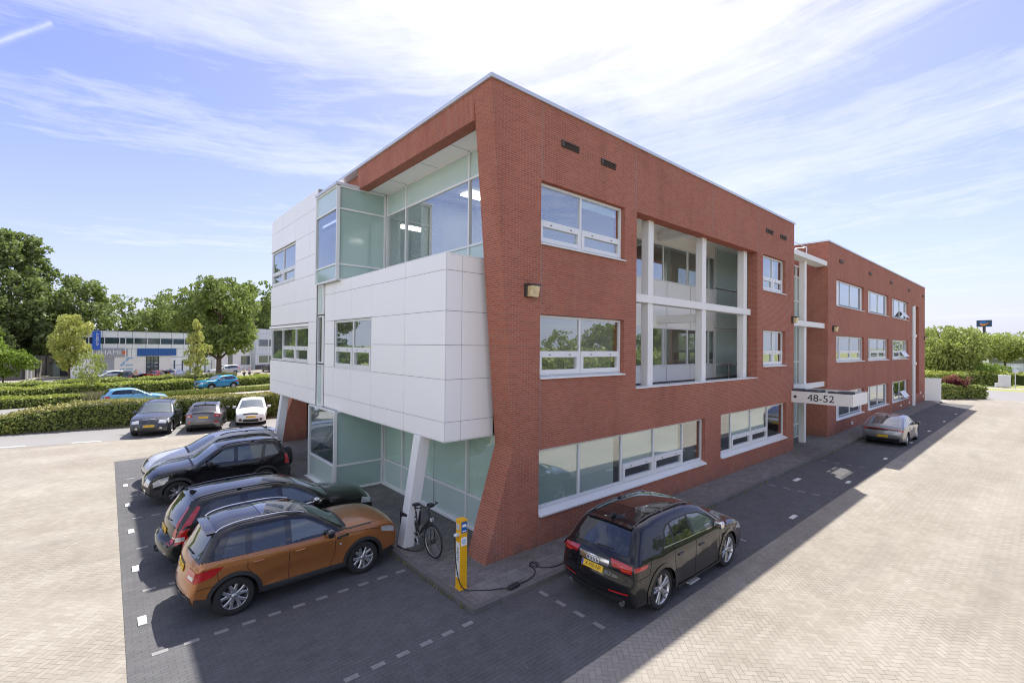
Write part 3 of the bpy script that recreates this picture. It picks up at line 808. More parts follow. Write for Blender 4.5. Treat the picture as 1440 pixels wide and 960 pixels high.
b = MB(); b.box(31.06, 61.75, YF - .05, YF + .35, 11.28, 11.36); b.box(31.06, 31.4, YF + .35, 26, 11.28, 11.36); b.box(61.4, 61.75, YF + .35, 26, 11.28, 11.36); b.build('coping', M['coping'], far)
b = MB(); b.box(31.3, 61.5, YF + .3, 25.8, 10.95, 11.15); b.build('roof', M['roofing'], far)
b = MB(); b.box(31.5, 61.5, 8.95, 25.8, .02, .1)
for z in (3.32, 6.72): b.box(31.5, 61.5, 8.95, 25.8, z, z + .36)
b.build('floor', M['roomfloor'], far)
b = MB(); b.box(31.4, 61.5, 13.0, 13.1, .1, 10.9)
for x in (39.4, 46.7, 54.5): b.box(x, x + .1, 8.95, 13, .1, 10.9)
b.build('partition', M['room'], far)
for j, (d, e) in enumerate(rows3):
    for i, (a, c) in enumerate(cols3):
        gl = 'glass_mirror' if j != 1 else 'glass'
        w = window(far, 'y', a + .01, c - .01, d + .01, e - .01, T, [a + 1.05, (a + c) / 2 + .3, c - .55], d + .66, [(a + 1.1, (a + c) / 2 + .26), ((a + c) / 2 + .34, c - .6)] if j == 1 else [], gl, sill_h=.1, fw=.09)
        wb_ = MB()
        for (u0, u1) in ((a + .1, a + 1.0), (c - .5, c - .12)):
            if j != 1: wb_.box(u0, u1, T + .02, T + .03, d + .15, e - .1)
        if wb_.v: wb_.build('side_panel', FR, w)
        bl = MB()
        z = d + .15
        for (u0, u1) in ((a + 1.05, c - .55),):
            if j != 1:
                bl.box(u0, u0 + .05, T - .012, T, d + .12, e - .08); bl.box(u1 - .05, u1, T - .012, T, d + .12, e - .08); bl.box(u0 + .05, u1 - .05, T - .012, T, d + .12, d + .18)
        if bl.v: bl.build('inner_frame', M['blueframe'], w)
        if i == 2 or (j == 2 and i == 2):
            vb = MB(); q = [((a + c) / 2 + .4, T - .02, d + .72), (c - .7, T - .02, d + .72), (c - .7, T - .34, d + .24), ((a + c) / 2 + .4, T - .34, d + .24)]
            vb.add([*q, *[(p[0], p[1] + .03, p[2] + .02) for p in q]], [(0, 1, 2, 3), (7, 6, 5, 4), (0, 4, 5, 1), (1, 5, 6, 2), (2, 6, 7, 3), (3, 7, 4, 0)])
            vb.build('open_vent', FR, w)
for x, z in ((33.6, 10.42), (40.4, 10.42), (46.8, 10.42), (53.8, 10.42), (60.6, 10.4)):
    b = MB(); b.box(x - .35, x + .35, YF - .06, YF + .02, z - .09, z + .09); b.build('vent', M['vent'], far)
b = MB()
b.tube([(55.45, YF - .06, .1), (55.45, YF - .06, 9.1)], .16, 12)
for z in (3.9, 6.4): b.tube([(55.45, YF - .06, z - .12), (55.45, YF - .06, z + .12)], .24, 12)
b.build('downpipe', FR, far)
b = MB()
for x, z in ((36.0, .42), (42.5, .42), (50.5, .45), (53.9, .45), (59.3, 1.0), (60.6, .6)): b.box(x - .12, x + .12, YF - .06, YF + .02, z - .1, z + .1)
b.build('wall_bracket', FR, far, bevel=.03)

# ------------------------------------------------------------------ glazed link with white frame
lk = thing('glazed_link', 'recessed glass stair link with white post and beams between the two brick wings', 'building', (0, 0, 0))
near_parent = near; near = lk
glaze('y', 25.83, 31.07, 9.62, [(.1, .82, 'frost'), (.82, 3.1, 'frost'), (3.1, 4.38, 'frost'), (4.38, 6.4, 'frost'), (6.4, 7.82, 'frost'), (7.82, 9.2, 'frost'), (9.2, 9.82, 'glass_clear')], [27.9, 29.7])
near = near_parent
b = MB(); b.box(28.22, 28.52, 8.75, 9.02, .1, 9.86); b.build('post', M['white'], lk, bevel=.01)
for z0, z1 in ((6.3, 6.58), (2.98, 3.26)):
    b = MB(); b.box(25.85, 31.3, 8.62, 8.75, z0, z1); b.build('beam', M['white'], lk, bevel=.01)
b = MB(); b.box(25.85, 31.05, 10.1, 20, 9.86, 10.1); b.build('roof', M['roofing'], lk)
b = MB(); b.prism([(8.5, 9.86), (9.05, 9.84), (9.05, 10.12), (8.5, 10.12)], 'x', 25.85, 31.35); b.build('roof_slab', M['white'], lk)
b = MB()
for x in (26.2, 30.6): b.tube([(x, 9.4, 10.2), (x, 9.4, 11.05)], .03, 8)
for z in (10.6, 11.0): b.tube([(25.9, 9.4, z), (30.6, 9.4, z)], .02, 6)
b.tube([(30.6, 9.4, 11.0), (30.6, 14, 11.0)], .02, 6)
b.build('roof_railing', M['coping'], lk)

# entrance canopy with the house numbers
cn = thing('entrance_canopy', 'white box canopy carrying house numbers 48-52 over the entrance between the wings', 'canopy', (25.5, 5.95, 0))
b = MB()
b.box(0, 2.5, 0, .04, 2.5, 3.05); b.box(0, .04, .04, 3.3, 2.5, 3.05); b.box(2.46, 2.5, .04, 3.3, 2.5, 3.05); b.box(.04, 2.46, .04, 3.3, 2.5, 2.56)
b.build('body', M['white'], cn)
b = MB()
b.box(.3, 2.46, .1, 3.3, 2.8, 2.86); b.build('deck', M['roofing'], cn)
for y0, y1 in ((.15, 1.0), (1.35, 2.0), (2.2, 3.25)):
    b = MB(); b.box(.05, 1.0, y0, y1, 2.9, 3.12); b.build('ballast_block', M['roofing'], cn, bevel=.02)
lettering('lettering', '48-52', .46, M['ink'], cn, (-.004, 1.27, 2.76), (0, -1, 0), (0, 0, 1), wide=1.05)
b = MB(); b.lathe([(.0, -.03), (.06, -.03), (.07, 0)], 14, 'x', 0, (0, 2.35, 2.78)); b.build('spotlight', M['lampbody'], cn)

# wall lamps
def lamp(x, z, label):
    t = thing('wall_lamp', label, 'wall lamp', (x, YF, z), 0, 'wall lamps on the brick fronts'); t['kind'] = 'thing'
    b = MB(); b.box(-.2, .16, -.1, .0, -.17, .19); b.prism([(-.32, .13), (-.1, .13), (-.1, .19), (-.32, .17)], 'x', -.2, .2); b.build('housing', M['lampbody'], t, bevel=.01)
    b = MB(); b.prism([(-.3, .13), (-.1, .13), (-.1, -.17), (-.22, -.17)], 'x', -.16, .19); b.build('diffuser', M['rust'], t, bevel=.015); t.scale = (.82, .82, .9)
lamp(7.85, 6.46, 'rusty dark wall lamp by the slanted left corner of the brick front')
lamp(25.6, 6.53, 'dark wall lamp at the right end of the near brick front beside the glass link')
lamp(32.1, 6.3, 'dark wall lamp at the left end of the far brick wing')
lamp(61.3, 6.3, 'dark wall lamp at the farthest corner of the far brick wing')
# ------------------------------------------------------------------ vehicles
def catmull(pts, step):
    """pts: list of (x,z,crown); returns samples (u,x,z,crown)"""
    P = [np.array(p[:3], float) for p in pts]
    n = len(P); outp = []
    for i in range(n - 1):
        p0 = P[i - 1] if i > 0 else 2 * P[0] - P[1]
        p1, p2 = P[i], P[i + 1]
        p3 = P[i + 2] if i + 2 < n else 2 * P[-1] - P[-2]
        # centripetal-ish: damp tangents by segment length
        l1 = max(1e-6, np.linalg.norm((p2 - p1)[:2])); l0 = max(1e-6, np.linalg.norm((p1 - p0)[:2])); l2 = max(1e-6, np.linalg.norm((p3 - p2)[:2]))
        m1 = ((p1 - p0) / l0 * l1 + (p2 - p1) / l1 * l0) / (l0 + l1) * l1
        m2 = ((p2 - p1) / l1 * l2 + (p3 - p2) / l2 * l1) / (l1 + l2) * l1
        k = max(1, int(math.ceil(l1 / step)))
        for j in range(k):
            t = j / k; t2 = t * t; t3 = t2 * t
            q = (2 * t3 - 3 * t2 + 1) * p1 + (t3 - 2 * t2 + t) * m1 + (-2 * t3 + 3 * t2) * p2 + (t3 - t2) * m2
            outp.append((i + t, *q))
    outp.append((n - 1, *P[-1]))
    return np.array(outp)

class Car:
    def __init__(s, sp, fine=1.0):
        s.sp = sp; s.fine = fine
        s.L, s.W = sp['L'], sp['W']; s.R = sp['R']; s.ra, s.fa = sp['ra'], sp['ra'] + sp['wb']
        s.zs = sp.get('sill', .22)
        s.keys = sp['outline']; s.tags = {k[3]: i for i, k in enumerate(s.keys) if len(k) > 3}
        s.S = catmull(s.keys, .05 * fine)
        xz = s.S[:, 1:3]
        d = np.gradient(xz, axis=0); d /= np.maximum(1e-9, np.linalg.norm(d, axis=1))[:, None]
        s.nrm = np.stack([-d[:, 1], d[:, 0]], 1)     # outline runs rear-bottom -> roof -> front-bottom : outward normal is left of travel
        s.r = sp.get('round', .075)
        s.seg_a = xz[:-1]; s.seg_b = xz[1:]
        s.zbelt = sp['belt']                         # (z rear, z front)
        s.w_edge = np.array([s.half(x, z, 0.0) for x, z in xz])
    def dist(s, x, z):
        p = np.array([x, z]); ab = s.seg_b - s.seg_a; t = np.clip(((p - s.seg_a) * ab).sum(1) / np.maximum(1e-12, (ab * ab).sum(1)), 0, 1)
        return np.sqrt((((s.seg_a + ab * t[:, None]) - p) ** 2).sum(1).min())
    def belt(s, x): return s.zbelt[0] + (s.zbelt[1] - s.zbelt[0]) * x / s.L
    def half(s, x, z, d=None):
        sp = s.sp; h = s.W / 2
        t = (x - s.L / 2) / (s.L / 2)
        a = sp.get('taper', (.065, .12))
        w = 1 - (a[1] if t > 0 else a[0]) * abs(t) ** 3.2
        zb = s.belt(x)
        if z < .5: w -= .045 * ((.5 - z) / .3) ** 2
        else: w -= .012 * ((z - .62) / .35) ** 2
        h *= w
        # shoulder crease and side sculpting
        h += .012 * math.exp(-((z - (zb - .09)) / .05) ** 2) - .014 * math.exp(-((z - .48) / .1) ** 2)
        sc_ = sp.get('sculpt', .02)
        if sc_:
            sm = lambda a_, b_, q: max(0.0, min(1.0, (q - a_) / (b_ - a_)))
            edge = .70 + .05 * (x - s.L * .5)
            h -= sc_ * sm(edge + .03, edge - .05, z) * sm(.36, .44, z) * sm(s.ra + s.R + .05, s.ra + s.R + .35, x) * sm(s.fa - s.R - .05, s.fa - s.R - .35, x)
            h += sc_ * .5 * sm(zb - .20, zb - .10, z) * (1 if z <= zb else 0)
        for ax in (s.ra, s.fa):
            dd = math.hypot(x - ax, z - s.R)
            h += .018 * math.exp(-((dd - s.R - .05) / .09) ** 2) * (1 if z < zb else 0)
        if z > zb: h -= .02 * min(1, (z - zb) / .04) + (z - zb) * sp.get('tumble', .34) * .80
        if d is None: d = s.dist(x, z)
        if d < s.r: h -= s.r - math.sqrt(max(0, s.r ** 2 - (s.r - d) ** 2))
        return h
    # surfaces
    def top(s, u, t, off=0.0):
        S = s.S; us = S[:, 0]
        x = np.interp(u, us, S[:, 1]); z = np.interp(u, us, S[:, 2]); c = np.interp(u, us, S[:, 3]); w = np.interp(u, us, s.w_edge)
        nx = np.interp(u, us, s.nrm[:, 0]); nz = np.interp(u, us, s.nrm[:, 1]); nl = math.hypot(nx, nz)
        k = c * (1 - t * t) + off
        return (x + nx / nl * k, t * w, z + nz / nl * k)
    def arch(s, ax, clear=.055, n=14, z0=None):
        z0 = s.zs if z0 is None else z0
        r = s.R + clear; dz = z0 - s.R
        a0 = math.asin(max(-1, min(1, dz / r)))
        return [(ax + r * math.cos(a), s.R + r * math.sin(a)) for a in np.linspace(a0, math.pi - a0, n)]   # front to rear
    def shell(s, mat, parent, name='body'):
        sp = s.sp; S = s.S; NT = max(6, int(14 / s.fine)); b = MB()
        n = len(S)
        V = []
        for i in range(n):
            for t in np.linspace(-1, 1, NT + 1): V.append(s.top(S[i, 0], t))
        F = []
        for i in range(n - 1):
            for k in range(NT):
                a = i * (NT + 1) + k
                F.append((a, a + 1, a + NT + 2, a + NT + 1))
        if sp.get('roof_paint'):
            u0, u1 = s.u_of(sp.get('roof_from', 'rg1')) - .02, s.u_of(sp.get('roof_to', 'ws1')) + .02
            k_in = [f for i in range(n - 1) for f in F[i * NT:(i + 1) * NT] if u0 <= S[i, 0] < u1]
            k_out = [f for i in range(n - 1) for f in F[i * NT:(i + 1) * NT] if not (u0 <= S[i, 0] < u1)]
            b.add(V, k_out, 0, True); b.add(V, k_in, 2, True)
        else: b.add(V, F, 0, True)
        xz = S[:, 1:3]
        lv = [0, .12 * s.r, .35 * s.r, .65 * s.r, s.r] if s.fine < 1.6 else [0, .3 * s.r, s.r]
        rings = []
        for d in lv: rings.append([(xz[i, 0] - s.nrm[i, 0] * d, xz[i, 1] - s.nrm[i, 1] * d) for i in range(n)])
        for sg in (-1, 1):
            V = []
            for li, rg in enumerate(rings):
                for i, (x, z) in enumerate(rg): V.append((x, sg * (s.w_edge[i] if li == 0 else s.half(x, z, lv[li])), z))
            F = []
            for li in range(len(rings) - 1):
                for i in range(n - 1):
                    a = li * n + i; F.append((a, a + 1, a + n + 1, a + n))
            if sp.get('roof_from') == 'rg0':
                hi = lambda f: sum(V[i][2] - s.belt(V[i][0]) for i in f) / 4 > .03
                b.add(V, [f for f in F if not hi(f)], 0, True); b.add(V, [f for f in F if hi(f)], 2, True)
            else: b.add(V, F, 0, True)
            inner = []
            for i_, q_ in enumerate(rings[-1]):
                if s.dist(*q_) < s.r * .93 and 0 < i_ < n - 1: continue
                if inner and math.hypot(q_[0] - inner[-1][0], q_[1] - inner[-1][1]) < .004: continue
                inner.append(q_)
            poly = inner + s.arch(s.fa) + s.arch(s.ra)
            rp = sp.get('roof_from') == 'rg0'
            cut = (s.zbelt[0] + .03, (s.zbelt[1] - s.zbelt[0]) / s.L) if rp else None
            vv, ff = s.fill(poly, .07 * s.fine, cut)
            cen = lambda f: (sum(vv[i][0] for i in f) / len(f), sum(vv[i][1] for i in f) / len(f))
            ff = [f for f in ff if all(math.hypot(cen(f)[0] - ax_, cen(f)[1] - s.R) > s.R + .05 for ax_ in (s.ra, s.fa))]
            P3_ = [(x, sg * s.half(x, z), z) for x, z in vv]
            if rp:
                hi = lambda f: sum(vv[i][1] - s.belt(vv[i][0]) for i in f) / len(f) > .03
                b.add(P3_, [f for f in ff if not hi(f)], 0, True); b.add(P3_, [f for f in ff if hi(f)], 2, True)
            else: b.add(P3_, ff, 0, True)
        o = b.build(name, [mat, M['seam'], sp.get('roof_paint') or mat], parent, fix=False)
        bm = bmesh.new(); bm.from_mesh(o.data)
        bmesh.ops.remove_doubles(bm, verts=bm.verts, dist=.0012)
        bmesh.ops.recalc_face_normals(bm, faces=bm.faces)
        lb = MB()
        for ln in sp['lines']: s.ribbon(lb, ln, .010, .0025, mi=1)
        bm2 = bmesh.new(); tmp = bpy.data.meshes.new('tmp'); tmp.from_pydata(lb.v, [], lb.f); tmp.polygons.foreach_set('material_index', lb.mi); bm.from_mesh(tmp); bpy.data.meshes.remove(tmp); bm2.free()
        bm.to_mesh(o.data); bm.free()
        for p in o.data.polygons: p.use_smooth = True
        if s.fine < 1.3:
            me = o.data; nv = len(me.vertices)
            nr = np.empty(nv * 3, dtype=np.float32); me.vertex_normals.foreach_get('vector', nr); nr = nr.reshape(-1, 3).astype(float)
            ed = np.empty(len(me.edges) * 2, dtype=np.int32); me.edges.foreach_get('vertices', ed); ed = ed.reshape(-1, 2)
            for _ in range(9):
                ac = nr * 1.5
                np.add.at(ac, ed[:, 0], nr[ed[:, 1]]); np.add.at(ac, ed[:, 1], nr[ed[:, 0]])
                nr = ac / np.maximum(1e-9, np.linalg.norm(ac, axis=1))[:, None]
            me.normals_split_custom_set_from_vertices([tuple(q) for q in nr])
        return o
    def fill(s, poly, step, cut=None):
        bm = bmesh.new()
        vs_ = [bm.verts.new((x, 0, z)) for x, z in poly]
        f = bm.faces.new(vs_)
        bmesh.ops.triangulate(bm, faces=[f])
        xs = [p[0] for p in poly]; zs = [p[1] for p in poly]
        for ax, lo, hi in ((0, min(xs), max(xs)), (2, min(zs), max(zs))):
            m = int((hi - lo) / step)
            for k in range(1, m + 1):
                c = lo + (hi - lo) * k / (m + 1)
                co = [0, 0, 0]; no = [0, 0, 0]; co[ax] = c; no[ax] = 1
                bmesh.ops.bisect_plane(bm, geom=bm.verts[:] + bm.edges[:] + bm.faces[:], plane_co=co, plane_no=no, dist=.002)
        if cut: bmesh.ops.bisect_plane(bm, geom=bm.verts[:] + bm.edges[:] + bm.faces[:], plane_co=(0, 0, cut[0]), plane_no=(-cut[1], 0, 1), dist=.002)
        bm.verts.index_update()
        v = [(q.co.x, q.co.z) for q in bm.verts]; fa = [tuple(q.index for q in f.verts) for f in bm.faces]
        bm.free(); return v, fa
    def side(s, b, poly, off=.004, step=.09, sides=(-1, 1), mi=0, back=True):
        v, f = s.fill(poly, step)
        for sg in sides:
            b.add([(x, sg * (s.half(x, z) + off), z) for x, z in v], f, mi, True)
    def ribbon(s, b, pts, w=.008, off=.003, sides=(-1, 1), mi=0):
        P = []
        for i in range(len(pts) - 1):
            a, c = np.array(pts[i]), np.array(pts[i + 1]); k = max(1, int(np.linalg.norm(c - a) / .06))
            for j in range(k): P.append(a + (c - a) * j / k)
        P.append(np.array(pts[-1]))
        for sg in sides:
            V = []
            for i, p in enumerate(P):
                d = P[min(i + 1, len(P) - 1)] - P[max(i - 1, 0)]; d /= max(1e-9, np.linalg.norm(d)); nn = np.array([-d[1], d[0]]) * w / 2
                for q in (p + nn, p - nn): V.append((q[0], sg * (s.half(q[0], q[1]) + off), q[1]))
            b.add(V, [(2 * i, 2 * i + 1, 2 * i + 3, 2 * i + 2) for i in range(len(P) - 1)], mi, True)
    def patch(s, b, u0, u1, ta0, ta1, tb0=None, tb1=None, off=.004, nu=None, nt_=None, mi=0):
        tb0 = ta0 if tb0 is None else tb0; tb1 = ta1 if tb1 is None else tb1
        nu = nu or max(2, int(abs(u1 - u0) * 6)); nt_ = nt_ or max(2, int(abs(ta1 - ta0) * 10))
        V = []
        for i in range(nu + 1):
            f = i / nu
            for k in range(nt_ + 1):
                t = (ta0 + (tb0 - ta0) * f) + ((ta1 + (tb1 - ta1) * f) - (ta0 + (tb0 - ta0) * f)) * k / nt_
                V.append(s.top(u0 + (u1 - u0) * f, t, off))
        b.add(V, [(i * (nt_ + 1) + k, i * (nt_ + 1) + k + 1, (i + 1) * (nt_ + 1) + k + 1, (i + 1) * (nt_ + 1) + k) for i in range(nu) for k in range(nt_)], mi, True)
    def u_of(s, name): return float(s.tags[name])
    def u_at_z(s, z, front):
        """outline parameter where the nose (front) or tail crosses height z, searching from the bumper up"""
        S = s.S; idx = range(len(S) - 1, 0, -1) if front else range(0, len(S) - 1)
        for i in idx:
            j = i - 1 if front else i + 1
            z0, z1 = S[i, 2], S[j, 2]
            if z0 <= z <= z1 and z1 > z0: return S[i, 0] + (S[j, 0] - S[i, 0]) * (z - z0) / (z1 - z0)
        return S[-1, 0] if front else 0.0

def wheel_meshes(key, Rr, w, spokes, style):
    """tyre and rim, axis along y, outer face at -y"""
    b = MB()
    rim = Rr * (.76 if Rr > .38 else .68)
    b.lathe([(rim * .9, w * .5), (rim, w * .5), (Rr * .93, w * .49), (Rr * .985, w * .40), (Rr, w * .28), (Rr, -w * .28), (Rr * .985, -w * .40), (Rr * .93, -w * .49), (rim, -w * .5), (rim * .965, -w * .46)], 32, 'y')
    tyre = b
    c = MB()
    c.lathe([(rim * .965, -w * .46), (rim * 1.005, -w * .485), (rim * .95, -w * .44), (rim * .90, -w * .30), (rim * .86, w * .2)], 32, 'y')
    c.lathe([(rim * .88, -w * .06), (.001, -w * .06)], 24, 'y', 1)
    c.lathe([(rim * .62, -w * .09), (rim * .62, -w * .13), (rim * .2, -w * .13)], 20, 'y', 1)
    hub = -w * .40
    c.lathe([(rim * .24, -w * .1), (rim * .23, hub), (rim * .13, hub - .012), (.001, hub - .014)], 16, 'y')
    for k in range(spokes):
        a0 = 2 * math.pi * k / spokes
        for sgn in ((-1, 1) if style in ('twin', 'vee') else (0,)):
            w0 = rim * (.095 if style == 'twin' else .13 if style == 'vee' else .20)
            w1 = rim * (.085 if style == 'twin' else .12 if style == 'vee' else .13)
            da0, da1 = {'twin': (.16, .20), 'vee': (.13, .30)}.get(style, (0, 0))
            def pt(r, ang, side, yy):
                x = r * math.cos(ang) - side * math.sin(ang); z = r * math.sin(ang) + side * math.cos(ang)
                return (x, yy, z)
            V = []
            for r, ang, ww, yy in ((rim * .18, a0 + sgn * da0, w0, hub), (rim * .60, a0 + sgn * (da0 + da1) / 2, (w0 + w1) / 2, hub - .006), (rim * .95, a0 + sgn * da1, w1, -w * .44)):
                V += [pt(r, ang, -ww, yy + .012), pt(r, ang, -ww * .6, yy), pt(r, ang, ww * .6, yy), pt(r, ang, ww, yy + .012), pt(r, ang, ww, yy + .05), pt(r, ang, -ww, yy + .05)]
            F = []
            for i in range(2):
                for j in range(6):
                    l = (j + 1) % 6; F.append((i * 6 + j, i * 6 + l, (i + 1) * 6 + l, (i + 1) * 6 + j))
            c.add(V, F, 0)
    return tyre, c

_wheel_cache = {}
def add_wheels(c, root, parts=True):
    sp = c.sp; w = sp.get('tw', .235)
    y = c.W / 2 - w / 2 - sp.get('inset', .035)
    key = (sp['R'], sp.get('spokes', 5), sp.get('style', 'solid'), w)
    tb, rb = wheel_meshes(key, sp['R'], w, sp.get('spokes', 5), sp.get('style', 'solid'))
    proto = None
    for x in (c.ra, c.fa):
        for sg in (-1, 1):
            if proto is None:
                o = tb.build('wheel', M['rubber'], root)
                rm = rb.build('rim', [M[sp.get('rim', 'alloy')], M['alloydark']], o)
                proto = (o, rm)
            else:
                o = proto[0].copy(); COL.objects.link(o); o.parent = root
                rm = proto[1].copy(); COL.objects.link(rm); rm.parent = o
            o.location = (x, sg * y, c.R)
            o.rotation_euler = (0, random.uniform(0, 6.28) if sg < 0 else random.uniform(0, 6.28), 0 if sg < 0 else math.pi)

def make_car(sp, label, cat='car', group=None, loc=(0, 0), heading=0.0, fine=1.0, anchor='rear_axle'):
    """heading: direction the nose points; loc: ground position of the rear axle centre"""
    c = Car(sp, fine); L = c.L
    h = R(heading)
    ax = c.ra if anchor == 'rear_axle' else L / 2
    t = thing(sp.get('name', 'parked_car'), label, cat, (loc[0] - math.cos(h) * ax, loc[1] - math.sin(h) * ax, .002), h, group)
    pm = sp['paint']; glass = M[sp.get('glass', 'carglass')]
    body = c.shell(pm, t)
    # dark floor pan and wheel housings inside the shell
    b = MB()
    wi = c.W / 2 - .34
    b.box(.25, L - .25, -wi, wi, c.zs + .01, .62)
    for xx in (c.ra, c.fa): b.box(xx - c.R - .02, xx + c.R + .02, -c.W / 2 + .22, c.W / 2 - .22, .70, .74)
    b.box(c.ra + c.R + .09, c.fa - c.R - .09, -c.W / 2 + .22, c.W / 2 - .22, c.zs - .03, c.zs + .05)
    b.build('underbody', M['black'], t)
    if fine < 1.3:
        for ax_ in (c.ra, c.fa):
            A1 = c.arch(ax_, .05, 18); yo = min(c.half(x, z) for x, z in A1) - .012
            for sg in (-1, 1):
                b = MB(); n_ = len(A1)
                V = [(x, sg * yo, z) for x, z in A1] + [(x, sg * (yo - .34), z) for x, z in A1]
                b.add(V, [(i, i + 1, n_ + i + 1, n_ + i) for i in range(n_ - 1)], 0, True)
                b.add([(x, sg * (yo - .34), z) for x, z in A1], [tuple(range(n_))])
                b.build('wheel_well', M['rubber'], t, fix=False)
    # glazing
    rg0, rg1, ws1, ws0 = (c.u_of(k) for k in ('rg0', 'rg1', 'ws1', 'ws0'))
    b = MB(); c.patch(b, ws1 + .05, ws0 - .03, -.93, .93, -.90, .90, nu=10, nt_=12); b.build('windscreen', M[sp.get('wsglass', 'carglass_pale')], t, fix=False)
    b = MB(); c.patch(b, ws0 - .06, ws0 + sp.get('cowl', .22), -.88, .88, off=.006, nu=3, nt_=10); b.build('cowl_grille', M['black'], t, fix=False)
    b = MB(); c.patch(b, rg0 + .06, rg1 - .04, -.86, .86, -.88, .88, nu=8, nt_=12); b.build('rear_window', glass, t, fix=False)
    dlo = sp['dlo']
    for sg in (-1, 1):
        b = MB(); c.side(b, dlo, .002, .1, sides=(sg,)); b.build('window_surround', M[sp.get('surround', 'gloss')], t, fix=False)
        for p in sp['panes']:
            b = MB(); c.side(b, p, .005, .1, sides=(sg,)); b.build('side_window', M['carglass_pale'] if sp.get('pale_sides') or (p is sp['panes'][-1]) else glass, t, fix=False)
        if sp.get('belt_trim'):
            b = MB(); c.ribbon(b, sp['belt_trim'], .018, .008, sides=(sg,)); b.build('belt_trim', M[sp.get('belt_mat', 'chrome')], t, fix=False)
    # cladding: sills and wheel arch rings
    if sp.get('clad'):
        cw = sp.get('cladw', .075); zs = c.zs; cm = M['black'] if sp['clad'] > .05 else pm
        for sg in (-1, 1):
            for ax_ in (c.fa, c.ra):
                o1 = c.arch(ax_, .05, 22, zs); o2 = c.arch(ax_, .05 + cw, 22, zs); b = MB()
                b.add([(x, sg * (c.half(x, z) + .012), z) for (x, z) in o1 + o2], [(i, i + 1, 22 + i + 1, 22 + i) for i in range(21)], 0, True)
                b.build('wheel_arch_trim', cm, t, fix=False)
            b = MB()
            c.side(b, [(c.ra + c.R + .05 + cw, zs - .01), (c.fa - c.R - .05 - cw, zs - .01), (c.fa - c.R - .05 - cw, zs + sp['clad']), (c.ra + c.R + .05 + cw, zs + sp['clad'])], .014, sides=(sg,))
            b.build('sill_trim', cm, t, fix=False)
    if sp.get('bumper_clad'):
        zr, zf = sp['bumper_clad']
        xs0, xs1 = c.ra - c.R - .06, c.fa + c.R + .06
        if zr:
            b = MB(); c.patch(b, 0, c.u_at_z(zr, False), -1, 1, off=.008, nu=5, nt_=14); c.side(b, [(.03, c.zs + .01), (xs0, c.zs), (xs0 - .02, zr - .06), (.05, zr - .01)], .008); b.build('bumper', M['black'], t, fix=False)
        if zf:
            b = MB(); c.patch(b, c.u_at_z(zf, True), c.S[-1, 0], -1, 1, off=.008, nu=5, nt_=14); c.side(b, [(xs1, c.zs), (L - .09, c.zs + .01), (L - .06, zf - .01), (xs1 + .02, zf - .06)], .008); b.build('bumper', M['black'], t, fix=False)
    # handles
    for (x, z) in sp['handles']:
        for sg in (-1, 1):
            y = c.half(x, z)
            hb = MB(); y0, y1 = sorted((sg * (y - .01), sg * (y + .035))); hb.box(x - .10, x + .10, y0, y1, z - .018, z + .018); hb.build('door_handle', M[sp.get('handle_mat', '')] if sp.get('handle_mat') else pm, t, bevel=.012)
    # mirrors
    mx, mz = sp['mirror']
    for sg in (-1, 1):
        y = c.half(mx, mz)
        bm = bmesh.new(); bmesh.ops.create_cube(bm, size=1)
        bmesh.ops.bevel(bm, geom=bm.edges[:], offset=.28, segments=3, affect='EDGES', profile=.6)
        for v in bm.verts:
            v.co.x *= .14 + .04 * (v.co.z); v.co.y *= .21; v.co.z *= .15
            v.co += Vector((mx, sg * (y + .11), mz + .055))
        me = bpy.data.meshes.new('mirror'); bm.to_mesh(me); bm.free(); me.materials.append(pm if not sp.get('mirror_mat') else M[sp['mirror_mat']])
        for p in me.polygons: p.use_smooth = True
        mo = link('mirror', me, t)
        ab = MB(); y0, y1 = sorted((sg * (y - .03), sg * (y + .06))); ab.box(mx - .03, mx + .05, y0, y1, mz - .03, mz + .02); ab.build('arm', M['black'], mo)
    add_wheels(c, t)
    # lamps and plates
    if sp.get('tail'):
        for sg in (-1, 1):
            b = MB()
            for d in sp['tail']:
                if 'side' in d: c.side(b, d['side'], .007, .05, sides=(sg,))
                if 'z' in d: c.patch(b, c.u_at_z(d['z'][0], False), c.u_at_z(d['z'][1], False), sg * d['t'][0], sg * d['t'][1], sg * d.get('t2', d['t'])[0], sg * d.get('t2', d['t'])[1], off=.007, nu=4, nt_=5)
            b.build('tail_light', M['redlens'], t, fix=False)
    if sp.get('tail_clear'):
        for sg in (-1, 1):
            b = MB()
            for d in sp['tail_clear']:
                if 'side' in d: c.side(b, d['side'], .010, .05, sides=(sg,))
                if 'z' in d: c.patch(b, c.u_at_z(d['z'][0], False), c.u_at_z(d['z'][1], False), sg * d['t'][0], sg * d['t'][1], off=.010, nu=2, nt_=3)
            b.build('reversing_light', M[sp.get('tail_clear_mat', 'clearlens')], t, fix=False)
    if sp.get('head'):
        for sg in (-1, 1):
            b = MB()
            for d in sp['head']:
                if 'side' in d: c.side(b, d['side'], .006, .05, sides=(sg,))
                if 'z' in d: c.patch(b, c.u_at_z(d['z'][0], True), c.u_at_z(d['z'][1], True), sg * d['t'][0], sg * d['t'][1], sg * d.get('t2', d['t'])[0], sg * d.get('t2', d['t'])[1], off=.006, nu=4, nt_=5)
            b.build('headlight', M['clearlens'], t, fix=False)
    for d in sp.get('front', []):
        for sg in ((-1, 1) if d.get('pair') else (1,)):
            b = MB()
            c.patch(b, c.u_at_z(d['z'][0], True), c.u_at_z(d['z'][1], True), sg * d['t'][0], sg * d['t'][1], sg * d.get('t2', d['t'])[0], sg * d.get('t2', d['t'])[1], off=d.get('off', .006), nu=4, nt_=8)
            b.build(d['name'], M[d['mat']], t, fix=False)
